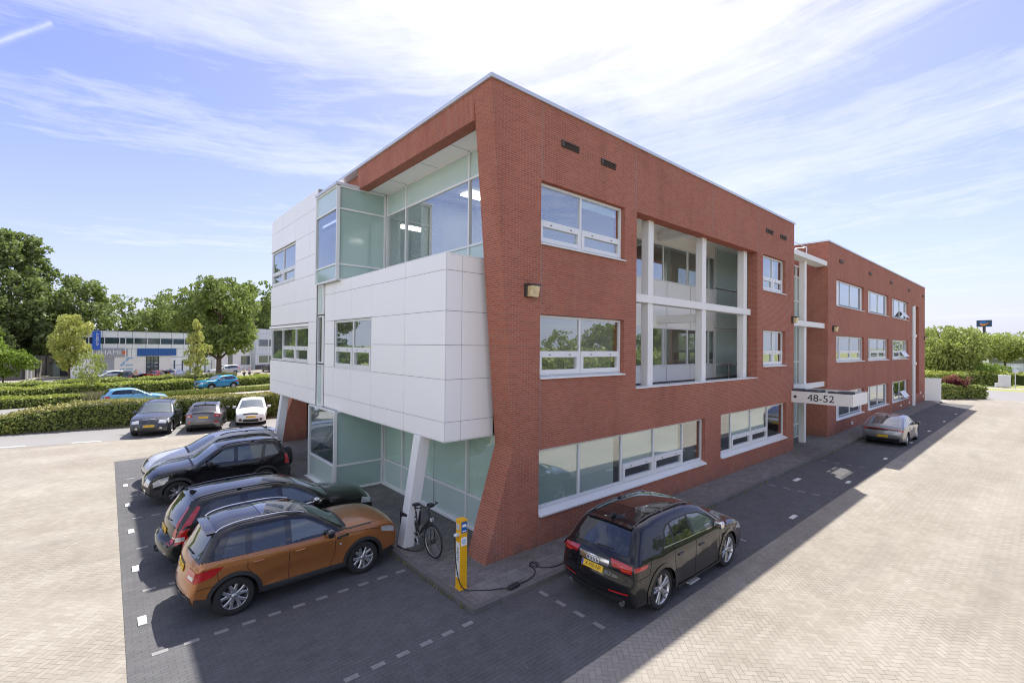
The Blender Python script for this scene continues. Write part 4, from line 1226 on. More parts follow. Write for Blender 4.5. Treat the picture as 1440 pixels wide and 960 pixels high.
    for d in sp.get('rear', []):
        for sg in ((-1, 1) if d.get('pair') else (1,)):
            b = MB()
            c.patch(b, c.u_at_z(d['z'][0], False), c.u_at_z(d['z'][1], False), sg * d['t'][0], sg * d['t'][1], sg * d.get('t2', d['t'])[0], sg * d.get('t2', d['t'])[1], off=d.get('off', .006), nu=4, nt_=8)
            b.build(d['name'], M[d['mat']], t, fix=False)
    for d in sp.get('roof', []):
        b = MB(); c.patch(b, ws1 - d['u'][0], ws1 - d['u'][1], -d['t'], d['t'], off=d.get('off', .005), nu=26, nt_=16)
        b.build(d['name'], M[d['mat']] if isinstance(d['mat'], str) else d['mat'], t, fix=False)
    for which, z, txt in sp.get('plates', []):
        front = which == 'front'
        u = c.u_at_z(z, front); p = Vector(c.top(u, 0, .0)); q = Vector(c.top(u + .02, 0, 0)); q2 = Vector(c.top(u - .02, 0, 0))
        tang = (q - q2).normalized()
        if tang.z < 0: tang = -tang
        ydir = tang; xdir = Vector((0, 1 if front else -1, 0)); nz_ = xdir.cross(ydir)
        Mx = Matrix((xdir, ydir, nz_)).transposed().to_4x4(); Mx.translation = p + nz_ * .006
        b = MB(); b.box(-.26, .26, -.056, .056, -.008, .008)
        po = b.build('number_plate', M['plate'], t); po.data.transform(Mx)
        bb = MB(); bb.box(-.256, -.215, -.052, .052, .008, .0095); eo = bb.build('country_band', M['plateblue'], po); eo.data.transform(Mx)
        if txt:
            me = text_mesh(txt, .098, .0008); me.transform(Matrix.Translation((.02, 0, .0095)) @ Matrix.Scale(.92, 4, (1, 0, 0))); me.transform(Mx); me.materials.clear(); me.materials.append(M['ink']); link('lettering', me, po)
        else:
            lb = MB(); x = -.185
            for wch in (.045, .045, -.03, .045, .045, .045, -.03, .045):
                if wch > 0:
                    for (a0, a1, b0, b1) in ((0, .011, -.034, .034), (.011, .034, .022, .034), (.011, .034, -.008, .004)): lb.box(x + a0, x + a1, b0, b1, .008, .0092)
                x += abs(wch) + .012
            lo = lb.build('lettering', M['ink'], po); lo.data.transform(Mx)
    # roof rails
    if sp.get('rails'):
        x0, x1, mat = sp['rails']
        S = c.S; i0, i1 = c.u_of('rg1'), c.u_of('ws1')
        for sg in (-1, 1):
            b = MB(); pts = []
            us = np.linspace(i0 + x0, i1 - x1, 14)
            for k, u in enumerate(us):
                lift = .028 * min(1, min(k, 13 - k) / 1.5)
                pts.append(c.top(u, sg * .93, .008 + lift))
            b.tube(pts, .017, 8)
            mid = c.top((us[0] + us[-1]) / 2, sg * .93, .02); b.box(mid[0] - .05, mid[0] + .05, mid[1] - .015, mid[1] + .015, mid[2] - .03, mid[2] + .03)
            b.build('roof_rail', M[mat], t)
    if sp.get('spoiler'):
        b = MB(); u1 = c.u_of('rg1')
        pts = []
        for tt in np.linspace(-.9, .9, 15):
            a = Vector(c.top(u1 + .03, tt, .012)); pts.append(a)
        V = []
        for a in pts: V += [a + Vector((.16, 0, .012)), a + Vector((-sp['spoiler'], 0, -.004)), a + Vector((-sp['spoiler'] + .01, 0, -.035)), a + Vector((.10, 0, -.05))]
        F = []
        for i in range(len(pts) - 1):
            for j in range(4):
                l = (j + 1) % 4; F.append((i * 4 + j, i * 4 + l, (i + 1) * 4 + l, (i + 1) * 4 + j))
        F += [(0, 1, 2, 3), tuple(4 * (len(pts) - 1) + k for k in (3, 2, 1, 0))]
        b.add(V, F, 0, False); b.build('roof_spoiler', sp.get('spoiler_mat', pm), t)
    if sp.get('antenna'):
        b = MB(); p = Vector(c.top(c.u_of('rg1') + sp['antenna'], 0, 0)); b.prism([(p.x - .09, p.z - .01), (p.x + .09, p.z - .005), (p.x - .02, p.z + .06), (p.x - .08, p.z + .065)], 'y', -.025, .025); b.build('aerial', M['black'], t, bevel=.01)
    if sp.get('wiper'):
        b = MB(); u = rg0 + .12; b.tube([c.top(u, .02, .02), c.top(u + .06, -.45, .022)], .012, 6); b.build('rear_wiper', M['black'], t)
    if sp.get('exhaust'):
        for sg in (-1, 1):
            b = MB(); b.tube([(.10, sg * c.W * .33, .30), (-.03 + .03, sg * c.W * .33, .295)], .05, 12); b.build('exhaust_pipe', M['chrome'], t)
    c.root = t; c.body = body
    return c

# -- outlines: (x from the rear bumper, height, bulge across the car, tag)
PA = {}
PA['black'] = paint_mat('black_paint', (.009, .009, .011), .1, .25)
PA['orange'] = paint_mat('copper_orange_paint', (.37, .14, .036), .45, .30)
PA['darkgreen'] = paint_mat('very_dark_green_paint', (.014, .017, .015), .2, .28)
PA['silver'] = paint_mat('silver_paint', (.46, .47, .48), .25, .34)
PA['anthra'] = paint_mat('anthracite_paint', (.045, .050, .058), .4, .3)
PA['grey'] = paint_mat('warm_grey_paint', (.11, .11, .115), .4, .32)
PA['white'] = paint_mat('white_paint', (.74, .74, .73), 0, .35, .02)
PA['sky'] = paint_mat('light_blue_paint', (.16, .42, .70), .3, .34)
PA['teal'] = paint_mat('bright_blue_paint', (.012, .24, .46), .35, .32)
PA['polestar'] = paint_mat('mid_grey_paint', (.26, .265, .275), .6, .32)
PA['red'] = paint_mat('red_paint', (.50, .025, .03), .1, .35)
PA['blackroof'] = paint_mat('black_roof_paint', (.013, .013, .015), .1, .25)

audi = dict(sculpt=.008, name='parked_suv', L=4.68, W=1.90, R=.385, ra=.93, wb=2.82, sill=.25, belt=(1.07, 1.00), tumble=.36, paint=PA['black'], spokes=5, style='twin', tw=.26,
    outline=[(.10, .25, .05), (.03, .42, .10), (.0, .58, .13), (.03, .72, .14), (.06, .86, .13), (.07, .98, .12), (.16, 1.10, .10, 'rg0'), (.36, 1.38, .07), (.50, 1.555, .045, 'rg1'), (.90, 1.64, .045), (1.6, 1.675, .045), (2.30, 1.65, .045), (2.72, 1.575, .05, 'ws1'), (3.16, 1.33, .08), (3.56, 1.105, .10, 'ws0'), (3.75, 1.065, .07), (4.2, .985, .065), (4.47, .87, .09), (4.60, .70, .14), (4.66, .52, .15), (4.62, .36, .13), (4.55, .25, .08)],
    dlo=[(1.06, 1.15), (2.3, 1.10), (3.34, 1.09), (3.0, 1.30), (2.64, 1.475), (2.2, 1.525), (1.65, 1.53), (1.33, 1.495), (1.2, 1.42)],
    panes=[[(1.12, 1.165), (1.41, 1.155), (1.41, 1.48), (1.34, 1.465), (1.23, 1.40)], [(1.47, 1.155), (2.15, 1.125), (2.08, 1.505), (1.65, 1.51), (1.47, 1.49)], [(2.24, 1.12), (3.18, 1.11), (2.94, 1.30), (2.60, 1.455), (2.2, 1.505), (2.16, 1.508)]],
    lines=[[(1.36, 1.13), (1.36, .85), (1.42, .62), (1.46, .34), (2.1, .30)], [(2.20, 1.09), (2.18, .3)], [(2.1, .30), (3.10, .30), (3.26, .6), (3.28, 1.04)], [(.55, 1.10), (.5, .80), (.1, .78)], [(3.2, 1.02), (4.0, .92), (4.5, .78)]],
    handles=[(1.56, .92), (2.42, .89)], mirror=(3.12, 1.09), mirror_mat='chrome', handle_mat='',
    tail=[dict(side=[(.03, .945), (.36, .95), (.46, 1.01), (.36, 1.02), (.08, 1.02)]), dict(z=(.94, 1.02), t=(.54, 1.0), t2=(.46, 1.0)), dict(z=(.89, .94), t=(.78, 1.0), t2=(.70, 1.0))],
    tail_clear=[dict(z=(.925, .94), t=(.74, .97))], tail_clear_mat='amber',
    rear=[dict(name='tailgate_trim', z=(.905, .985), t=(-.44, .44), mat='chrome', off=.006), dict(name='plate_recess', z=(.70, .90), t=(-.34, .34), mat='gloss', off=.004), dict(name='bumper_reflector', z=(.515, .545), t=(.50, .98), mat='redlens', off=.012, pair=True), dict(name='diffuser', z=(.27, .45), t=(-.8, .8), mat='black', off=.006)],
    roof=[dict(name='glass_roof', u=(2.7, .25), t=.80, mat='carglass')], rails=(.2, .5, 'gloss'), spoiler=.10, plates=[('rear', .80, 'X-430-NP')], antenna=.35, wiper=True, clad=.04, cladw=.075, exhaust=True, darkpaint=1,
    head=[dict(side=[(4.2, .78), (4.55, .70), (4.5, .84), (4.25, .92)]), dict(z=(.72, .86), t=(.55, 1))], belt_trim=[(1.06, 1.145), (3.3, 1.085)], belt_mat='chrome', surround='black')

vitara = dict(round=.055, sculpt=.032, name='parked_suv', L=4.2, W=1.80, R=.352, ra=.83, wb=2.51, sill=.30, belt=(1.06, 1.03), tumble=.30, paint=PA['orange'], spokes=5, style='vee', tw=.225,
    outline=[(.08, .32, .05), (.02, .45, .10), (.0, .58, .12), (.04, .72, .12), (.08, .86, .11), (.10, .98, .10), (.16, 1.06, .09, 'rg0'), (.33, 1.33, .06), (.46, 1.50, .04, 'rg1'), (.72, 1.575, .045), (1.3, 1.61, .05), (1.9, 1.585, .05), (2.22, 1.52, .05, 'ws1'), (2.62, 1.28, .08), (2.95, 1.09, .09, 'ws0'), (3.2, 1.085, .055), (3.7, 1.065, .05), (3.99, 1.005, .06), (4.13, .89, .09), (4.185, .70, .11), (4.19, .50, .13), (4.16, .40, .12), (4.08, .31, .08)],
    dlo=[(.40, 1.105), (2.0, 1.065), (2.76, 1.07), (2.49, 1.27), (2.13, 1.475), (1.75, 1.525), (1.2, 1.53), (.72, 1.505), (.54, 1.42)],
    panes=[[(.55, 1.11), (.98, 1.095), (1.0, 1.50), (.72, 1.48)], [(1.10, 1.09), (1.72, 1.08), (1.72, 1.515), (1.15, 1.515)], [(1.84, 1.08), (2.66, 1.085), (2.46, 1.26), (2.12, 1.455), (1.84, 1.505)]],
    lines=[[(1.02, 1.08), (1.02, .82), (1.22, .60), (1.26, .40), (1.78, .36)], [(1.78, 1.06), (1.78, .36), (2.58, .36)], [(2.58, .36), (2.70, .60), (2.70, 1.03)], [(.2, .98), (.45, .93), (.5, .66), (.1, .64)], [(2.75, 1.02), (3.5, .97), (4.0, .86)]],
    handles=[(1.22, .92), (1.98, .92)], mirror=(2.56, 1.06), mirror_mat='gloss',
    tail=[dict(side=[(.05, .76), (.40, .83), (.58, .98), (.36, .985), (.08, .955)]), dict(z=(.76, .96), t=(.62, 1.0), t2=(.66, 1.0))],
    tail_clear=[dict(z=(.79, .85), t=(.70, .96))],
    head=[dict(side=[(3.78, .84), (4.10, .74), (4.10, .86), (3.95, .93), (3.74, .95)]), dict(z=(.74, .88), t=(.58, 1))],
    rear=[dict(name='bumper_guard', z=(.34, .52), t=(-.92, .92), mat='chrome', off=.012), dict(name='plate_recess', z=(.80, .96), t=(-.34, .34), mat='black', off=.004)],
    front=[dict(name='grille', z=(.68, .86), t=(-.54, .54), mat='gloss')],
    roof_paint=PA['blackroof'], roof_from='rg0', roof_to='ws0', roof=[dict(name='sunroof', u=(1.9, .2), t=.72, mat='carglass', off=.008)], rails=(.1, .3, 'chrome'), spoiler=.13, spoiler_mat=PA['blackroof'],
    plates=[('rear', .87, None)], wiper=True, clad=.10, cladw=.07, bumper_clad=(.50, .45), glass='carglass')

def warp(sp, f):
    g = lambda P: [(f(p[0]), *p[1:]) for p in P]
    d = dict(sp); d['outline'] = g(sp['outline']); d['dlo'] = g(sp['dlo']); d['panes'] = [g(p) for p in sp['panes']]; d['lines'] = [g(p) for p in sp['lines']]
    d['handles'] = g(sp['handles']); d['mirror'] = (f(sp['mirror'][0]), sp['mirror'][1])
    for k in ('tail', 'tail_clear', 'head'):
        if sp.get(k): d[k] = [dict(q, side=g(q['side'])) if 'side' in q else q for q in sp[k]]
    d['L'] = f(sp['L']); d['ra'] = f(sp['ra'])
    return d
vitara = warp(vitara, lambda x: (x if x > 1.15 else 1.15 - (1.15 - x) * (1.15 - .13) / 1.15) - .13)
vitara['ra'] = .70

volvo = dict(name='parked_estate_car', L=4.84, W=1.87, R=.335, ra=1.09, wb=2.83, sill=.24, belt=(1.0, .95), tumble=.33, paint=PA['darkgreen'], spokes=5, style='solid', tw=.225,
    outline=[(.10, .25, .05), (.02, .40, .10), (.0, .55, .12), (.05, .68, .12), (.12, .70, .11), (.15, .86, .10), (.18, .98, .09, 'rg0'), (.36, 1.28, .06), (.50, 1.46, .04, 'rg1'), (.80, 1.515, .045), (1.6, 1.55, .05), (2.3, 1.53, .05), (2.72, 1.46, .05, 'ws1'), (3.15, 1.22, .09), (3.55, .99, .11, 'ws0'), (3.8, .955, .09), (4.3, .89, .08), (4.62, .79, .12), (4.78, .64, .16), (4.83, .48, .16), (4.80, .34, .13), (4.72, .25, .08)],
    dlo=[(.52, 1.04), (2.2, .985), (3.40, .985), (3.0, 1.22), (2.62, 1.42), (2.2, 1.475), (1.5, 1.49), (.85, 1.455), (.68, 1.36)],
    panes=[[(.70, 1.05), (1.42, 1.025), (1.42, 1.46), (.95, 1.435), (.80, 1.36)], [(1.56, 1.02), (2.28, 1.005), (2.24, 1.455), (1.58, 1.462)], [(2.38, 1.005), (3.22, 1.005), (2.95, 1.21), (2.60, 1.395), (2.36, 1.44)]],
    lines=[[(1.48, 1.0), (1.48, .66), (1.6, .34), (2.3, .30)], [(2.32, .97), (2.32, .30), (3.2, .30)], [(3.2, .30), (3.32, .60), (3.32, .94)], [(3.4, .95), (4.1, .88), (4.6, .75)]],
    handles=[(1.72, .86), (2.55, .84)], mirror=(3.12, .98), mirror_mat='chrome',
    tail=[dict(side=[(.10, .66), (.36, .70), (.34, .90), (.46, 1.10), (.62, 1.36), (.56, 1.40), (.42, 1.24), (.20, .95)]), dict(z=(.66, 1.05), t=(.80, 1.0), t2=(.86, 1.0)), dict(z=(1.0, 1.38), t=(.88, 1.0), t2=(.90, 1.0))],
    tail_clear=[dict(z=(.72, .80), t=(.82, .99)), dict(side=[(.12, .72), (.30, .73), (.30, .82), (.14, .82)])],
    head=[dict(side=[(4.42, .66), (4.74, .60), (4.70, .74), (4.45, .82)]), dict(z=(.60, .76), t=(.62, 1))],
    front=[dict(name='grille', z=(.52, .72), t=(-.32, .32), mat='gloss')],
    rails=(.1, .5, 'gloss'), spoiler=.04, antenna=.4, plates=[('rear', .82, None)], wiper=True, darkpaint=1, clad=.03, cladw=.03, glass='carglass', belt_trim=[(.7, 1.03), (3.3, .975)], belt_mat='chrome')

rav = dict(round=.06, sculpt=.02, name='parked_suv', L=4.12, W=1.77, R=.36, ra=.86, wb=2.50, sill=.30, belt=(1.10, 1.05), tumble=.28, paint=PA['black'], spokes=5, style='twin', tw=.225,
    outline=[(.06, .32, .05), (.0, .45, .08), (.0, .62, .09), (.06, .70, .08), (.06, .95, .07), (.10, 1.10, .06, 'rg0'), (.24, 1.38, .05), (.36, 1.565, .04, 'rg1'), (.65, 1.635, .045), (1.2, 1.66, .05), (1.85, 1.64, .05), (2.22, 1.56, .05, 'ws1'), (2.60, 1.31, .08), (2.93, 1.10, .09, 'ws0'), (3.15, 1.085, .07), (3.6, 1.03, .07), (3.90, .95, .08), (4.05, .80, .11), (4.10, .58, .13), (4.08, .42, .12), (4.0, .32, .08)],
    dlo=[(.30, 1.16), (2.0, 1.085), (2.80, 1.085), (2.48, 1.30), (2.14, 1.53), (1.75, 1.585), (1.2, 1.60), (.62, 1.57), (.46, 1.45)],
    panes=[[(.40, 1.19), (.88, 1.15), (.80, 1.54), (.58, 1.51)], [(1.0, 1.14), (1.70, 1.11), (1.68, 1.56), (.92, 1.55)], [(1.82, 1.11), (2.62, 1.11), (2.42, 1.30), (2.10, 1.50), (1.80, 1.55)]],
    lines=[[(.95, 1.12), (.98, .86), (1.2, .64), (1.24, .40), (1.76, .36)], [(1.76, 1.07), (1.76, .36), (2.52, .36)], [(2.52, .36), (2.66, .6), (2.68, 1.05)], [(2.8, 1.05), (3.5, .98), (3.9, .84)]],
    handles=[(1.2, .93), (1.98, .92)], mirror=(2.52, 1.10), mirror_mat='black',
    tail=[dict(side=[(.05, .80), (.22, .82), (.22, 1.14), (.14, 1.16)]), dict(z=(.80, 1.05), t=(.86, 1.0))],
    head=[dict(side=[(3.62, .72), (3.98, .62), (4.0, .76), (3.86, .86), (3.60, .92)]), dict(z=(.64, .82), t=(.56, 1))],
    front=[dict(name='grille', z=(.70, .84), t=(-.50, .50), mat='gloss'), dict(name='nudge_bar', z=(.40, .47), t=(-.8, .8), mat='chrome', off=.03), dict(name='fog_light', z=(.47, .55), t=(.62, .80), mat='clearlens', off=.014, pair=True)],
    rails=(.2, .2, 'black'), spoiler=.10, clad=.08, cladw=.08, bumper_clad=(.66, .60), darkpaint=1, wsglass='carglass_pale', pale_sides=True)

subaru = dict(name='parked_estate_car', L=4.55, W=1.78, R=.33, ra=.92, wb=2.62, sill=.25, belt=(1.02, .98), tumble=.32, paint=PA['silver'], spokes=5, style='solid',
    outline=[(.08, .27, .05), (.0, .48, .10), (.03, .68, .10), (.08, .88, .09), (.14, 1.02, .08, 'rg0'), (.34, 1.34, .05), (.46, 1.49, .04, 'rg1'), (.8, 1.545, .045), (1.5, 1.57, .05), (2.1, 1.545, .05), (2.45, 1.47, .05, 'ws1'), (2.9, 1.22, .09), (3.3, 1.01, .10, 'ws0'), (3.55, .975, .08), (4.05, .89, .08), (4.34, .79, .11), (4.48, .62, .14), (4.53, .46, .14), (4.45, .27, .08)],
    dlo=[(.42, 1.07), (2.1, 1.01), (3.15, 1.01), (2.75, 1.23), (2.38, 1.43), (1.9, 1.49), (1.3, 1.50), (.8, 1.475), (.58, 1.38)],
    panes=[[(.55, 1.08), (1.12, 1.06), (1.12, 1.46), (.82, 1.44)], [(1.24, 1.05), (1.98, 1.03), (1.95, 1.47), (1.24, 1.475)], [(2.08, 1.03), (2.98, 1.03), (2.70, 1.22), (2.34, 1.41), (2.06, 1.45)]],
    lines=[[(1.18, 1.03), (1.22, .7), (1.4, .34), (2.0, .31)], [(2.02, 1.0), (2.02, .31), (2.9, .31), (3.02, .6), (3.04, .97)], [(3.2, .96), (3.9, .89), (4.35, .75)]],
    handles=[(1.42, .86), (2.24, .85)], mirror=(2.86, 1.0),
    head=[dict(side=[(4.02, .68), (4.42, .60), (4.40, .72), (4.28, .80), (4.0, .88)]), dict(z=(.62, .80), t=(.56, 1), t2=(.62, 1))],
    front=[dict(name='grille', z=(.56, .74), t=(-.36, .36), mat='gloss'), dict(name='lower_intake', z=(.34, .46), t=(-.7, .7), mat='black')],
    tail=[dict(side=[(.06, .76), (.3, .78), (.3, .96), (.1, .96)]), dict(z=(.76, .95), t=(.7, 1))],
    rails=(.1, .4, 'black'), spoiler=.16, antenna=.5, bumper_clad=None)

x3 = dict(name='parked_suv', L=4.58, W=1.86, R=.37, ra=.90, wb=2.80, sill=.27, belt=(1.06, 1.03), tumble=.33, paint=PA['anthra'], spokes=5, style='twin', tw=.24,
    outline=[(.08, .28, .05), (.0, .5, .10), (.03, .72, .10), (.08, .92, .09), (.14, 1.06, .08, 'rg0'), (.34, 1.40, .05), (.48, 1.58, .04, 'rg1'), (.8, 1.65, .045), (1.4, 1.68, .05), (2.0, 1.65, .05), (2.35, 1.575, .05, 'ws1'), (2.80, 1.30, .08), (3.16, 1.10, .09, 'ws0'), (3.4, 1.075, .08), (3.95, 1.0, .08), (4.3, .90, .10), (4.48, .76, .13), (4.55, .56, .14), (4.54, .40, .13), (4.46, .28, .08)],
    dlo=[(.40, 1.12), (2.1, 1.08), (3.02, 1.085), (2.68, 1.31), (2.28, 1.54), (1.8, 1.59), (1.3, 1.605), (.75, 1.58), (.56, 1.46)],
    panes=[[(.55, 1.13), (1.04, 1.12), (1.04, 1.57), (.78, 1.54)], [(1.16, 1.12), (1.9, 1.105), (1.86, 1.57), (1.16, 1.575)], [(2.0, 1.105), (2.86, 1.105), (2.62, 1.30), (2.25, 1.51), (1.97, 1.56)]],
    lines=[[(1.1, 1.09), (1.14, .8), (1.34, .4), (1.94, .33)], [(1.95, 1.06), (1.95, .33), (2.75, .33), (2.9, .6), (2.92, 1.04)]],
    handles=[(1.36, .92), (2.18, .91)], mirror=(2.74, 1.08),
    head=[dict(side=[(4.1, .74), (4.44, .68), (4.42, .80), (4.3, .87), (4.06, .92)]), dict(z=(.70, .83), t=(.55, 1), t2=(.60, 1))],
    front=[dict(name='grille', z=(.66, .82), t=(.04, .34), t2=(.04, .36), mat='gloss', pair=True), dict(name='grille_surround', z=(.825, .845), t=(.03, .36), mat='chrome', pair=True, off=.012), dict(name='lower_intake', z=(.36, .48), t=(-.5, .5), mat='black'), dict(name='fog_light', z=(.44, .52), t=(.66, .80), mat='clearlens', pair=True), dict(name='front_skirt', z=(.28, .36), t=(-.95, .95), mat='black', off=.008)],
    tail=[dict(z=(.8, 1.0), t=(.7, 1))], rails=(.15, .4, 'black'), plates=[('front', .58, None)], clad=.09, cladw=.06)

chr_ = dict(name='parked_crossover', L=4.38, W=1.80, R=.345, ra=.83, wb=2.64, sill=.27, belt=(1.06, .99), tumble=.40, paint=PA['grey'], spokes=5, style='twin',
    outline=[(.12, .28, .04), (.03, .42, .10), (.0, .58, .12), (.04, .74, .13), (.08, .90, .12), (.10, 1.02, .11), (.24, 1.09, .10, 'rg0'), (.60, 1.33, .07), (.86, 1.45, .05, 'rg1'), (1.3, 1.53, .05), (1.8, 1.555, .05), (2.2, 1.53, .05, 'ws1'), (2.7, 1.27, .08), (3.15, 1.04, .09, 'ws0'), (3.4, 1.0, .08), (3.9, .92, .08), (4.2, .80, .12), (4.34, .62, .15), (4.36, .46, .14), (4.26, .28, .08)],
    dlo=[(.9, 1.15), (2.0, 1.045), (3.0, 1.03), (2.6, 1.26), (2.15, 1.48), (1.7, 1.495), (1.3, 1.46), (1.0, 1.33)],
    panes=[[(1.1, 1.15), (1.9, 1.075), (1.86, 1.475), (1.34, 1.43)], [(2.0, 1.065), (2.86, 1.05), (2.55, 1.25), (2.12, 1.455), (1.96, 1.47)]],
    lines=[[(1.1, 1.1), (1.2, .7), (1.3, .4), (1.94, .34)], [(1.95, 1.04), (1.95, .34), (2.75, .34), (2.9, .7), (2.9, 1.0)]],
    handles=[(2.2, .88)], mirror=(2.72, 1.02),
    tail=[dict(side=[(.04, .88), (.30, .92), (.48, 1.02), (.30, 1.03), (.08, 1.0)]), dict(z=(.86, 1.0), t=(.66, 1.0), t2=(.72, 1.0))],
    tail_clear=[dict(z=(.90, .95), t=(.80, .97))],
    rear=[dict(name='lower_bumper', z=(.30, .50), t=(-.88, .88), t2=(-.7, .7), mat='black', off=.01), dict(name='side_reflector', z=(.56, .64), t=(.78, .94), mat='redlens', off=.010, pair=True), dict(name='tailgate_shelf', z=(1.025, 1.05), t=(-.7, .7), mat='gloss', off=.02)],
    head=[dict(z=(.7, .8), t=(.6, 1))], spoiler=.12, plates=[('rear', .83, None)], antenna=.3, clad=.10, cladw=.06, roof_paint=PA['blackroof'])

polo = dict(name='parked_hatchback', L=4.08, W=1.76, R=.315, ra=.76, wb=2.56, sill=.22, belt=(.98, .93), tumble=.34, paint=PA['white'], spokes=5, style='twin', tw=.21,
    outline=[(.08, .24, .05), (.0, .45, .09), (.03, .68, .10), (.08, .86, .09), (.13, .98, .08, 'rg0'), (.30, 1.24, .05), (.42, 1.385, .04, 'rg1'), (.75, 1.435, .045), (1.3, 1.46, .05), (1.75, 1.44, .05), (2.05, 1.375, .05, 'ws1'), (2.50, 1.14, .09), (2.90, .95, .10, 'ws0'), (3.15, .915, .08), (3.6, .84, .08), (3.88, .74, .12), (4.02, .58, .15), (4.06, .42, .14), (3.98, .24, .08)],
    dlo=[(.42, 1.04), (1.8, .975), (2.74, .965), (2.38, 1.15), (1.98, 1.335), (1.6, 1.38), (1.1, 1.385), (.72, 1.35), (.56, 1.26)],
    panes=[[(.85, 1.035), (1.6, 1.0), (1.58, 1.36), (.9, 1.345)], [(1.7, .995), (2.58, .985), (2.30, 1.15), (1.95, 1.31), (1.68, 1.345)]],
    lines=[[(.8, 1.0), (.95, .7), (1.1, .32), (1.62, .27)], [(1.65, .97), (1.65, .27), (2.5, .27), (2.62, .55), (2.64, .93)], [(2.7, .93), (3.4, .86), (3.85, .72)]],
    handles=[(1.12, .84), (1.88, .82)], mirror=(2.44, .95),
    head=[dict(side=[(3.6, .68), (3.95, .58), (3.94, .68), (3.8, .76), (3.56, .80)]), dict(z=(.62, .72), t=(.58, 1), t2=(.62, 1))],
    front=[dict(name='grille', z=(.62, .70), t=(-.57, .57), mat='gloss'), dict(name='lower_intake', z=(.30, .44), t=(-.62, .62), mat='black'), dict(name='side_intake', z=(.34, .46), t=(.70, .92), mat='black', pair=True), dict(name='lower_trim', z=(.27, .30), t=(-.8, .8), mat='frame', off=.012)],
    tail=[dict(z=(.74, .9), t=(.68, 1))], plates=[('front', .52, None)], antenna=.4)

pole = dict(name='parked_fastback', L=4.62, W=1.86, R=.35, ra=.98, wb=2.74, sill=.24, belt=(1.02, .95), tumble=.38, paint=PA['polestar'], spokes=5, style='twin', tw=.24,
    outline=[(.14, .26, .04), (.04, .42, .08), (.0, .58, .10), (.02, .74, .10), (.05, .86, .10), (.06, .96, .10), (.22, 1.04, .09, 'rg0'), (.70, 1.25, .07), (1.15, 1.40, .05, 'rg1'), (1.6, 1.465, .05), (2.0, 1.48, .05), (2.35, 1.45, .05, 'ws1'), (2.85, 1.22, .08), (3.35, .98, .10, 'ws0'), (3.6, .94, .08), (4.1, .86, .08), (4.42, .76, .11), (4.58, .60, .14), (4.60, .44, .13), (4.5, .26, .08)],
    dlo=[(.95, 1.09), (2.1, 1.01), (3.18, .99), (2.75, 1.21), (2.28, 1.40), (1.9, 1.425), (1.5, 1.41), (1.2, 1.32)],
    panes=[[(1.15, 1.10), (1.52, 1.07), (1.52, 1.385), (1.32, 1.32)], [(1.58, 1.065), (2.1, 1.035), (2.06, 1.40), (1.58, 1.39)], [(2.2, 1.03), (3.02, 1.015), (2.68, 1.20), (2.26, 1.375), (2.14, 1.39)]],
    lines=[[(1.3, 1.03), (1.4, .7), (1.5, .34), (2.1, .30)], [(2.14, 1.0), (2.14, .3), (2.9, .3), (3.05, .6), (3.06, .95)]],
    handles=[(1.55, .86), (2.4, .84)], mirror=(2.95, .98), mirror_mat='gloss',
    tail=[dict(z=(.88, .91), t=(0, 1.0)), dict(z=(.80, .91), t=(.86, 1.0)), dict(side=[(.03, .80), (.26, .82), (.28, .91), (.04, .91)])],
    tail_clear=[], rear=[dict(name='light_bar_frame', z=(.79, .88), t=(-.86, .86), mat='gloss', off=.005), dict(name='diffuser', z=(.28, .44), t=(-.9, .9), mat='black', off=.008)],
    roof=[dict(name='glass_roof', u=(1.7, .1), t=.8, mat='carglass')], plates=[('rear', .54, None)], antenna=-.1, glass='carglass_pale', head=[dict(z=(.66, .76), t=(.6, 1))])

hatch = dict(polo, name='hatchback', paint=PA['sky'], front=[dict(name='grille', z=(.56, .70), t=(-.5, .5), mat='gloss')], head=[dict(side=[(3.5, .62), (3.96, .56), (3.92, .68), (3.5, .80)]), dict(z=(.58, .72), t=(.58, 1))],
    tail=[dict(side=[(.06, .76), (.34, .80), (.36, .96), (.12, .98)]), dict(z=(.76, .95), t=(.66, 1))], plates=[('rear', .66, None)])
suvb = dict(vitara, name='suv', paint=PA['teal'], roof=[], roof_paint=None, spoiler_mat=PA['teal'], rails=None, clad=.12, plates=[('front', .56, None)], rear=[], outline=[(x, z if z < 1.0 else 1.0 + (z - 1.0) * .88, *r) for x, z, *r in vitara['outline']],
    dlo=[(x, 1.04 + (z - 1.04) * .86) for x, z in vitara['dlo']], panes=[[(x, 1.045 + (z - 1.05) * .84) for x, z in p] for p in vitara['panes']])

# -- the row at the building
c_audi = make_car(audi, 'black suv with yellow rear plate X-430-NP plugged in beside the brick front', loc=(8.27, 5.93), heading=0, fine=.6)
u_ = c_audi.u_at_z(.945, False)
b = MB()
for k in range(4):
    pc = Vector(c_audi.top(u_, 0, .014)) + Vector((0, -.105 + .07 * k, 0))
    b.tube([pc + Vector((-.002 * (k % 2), .046 * math.cos(a), .046 * math.sin(a))) for a in np.linspace(0, 2 * math.pi, 20, endpoint=False)], .006, 6, closed=True)
b.build('emblem', M['frame'], c_audi.root)
c_vit = make_car(vitara, 'copper orange suv with black roof parked nose to the pavement', loc=(1.87, 10.93), heading=.5, fine=.75)
for sg in (-1, 1):
    b = MB(); c_vit.side(b, [(2.60, .93), (2.86, .955), (2.86, 1.0), (2.60, .985)], .008, .05, sides=(sg,)); b.build('fender_vent', M['gloss'], c_vit.root, fix=False)
    b = MB(); c_vit.side(b, [(2.66, .80), (2.71, .80), (2.71, .83), (2.66, .83)], .008, .05, sides=(sg,)); b.build('side_repeater', M['clearlens'], c_vit.root, fix=False)
b = MB()
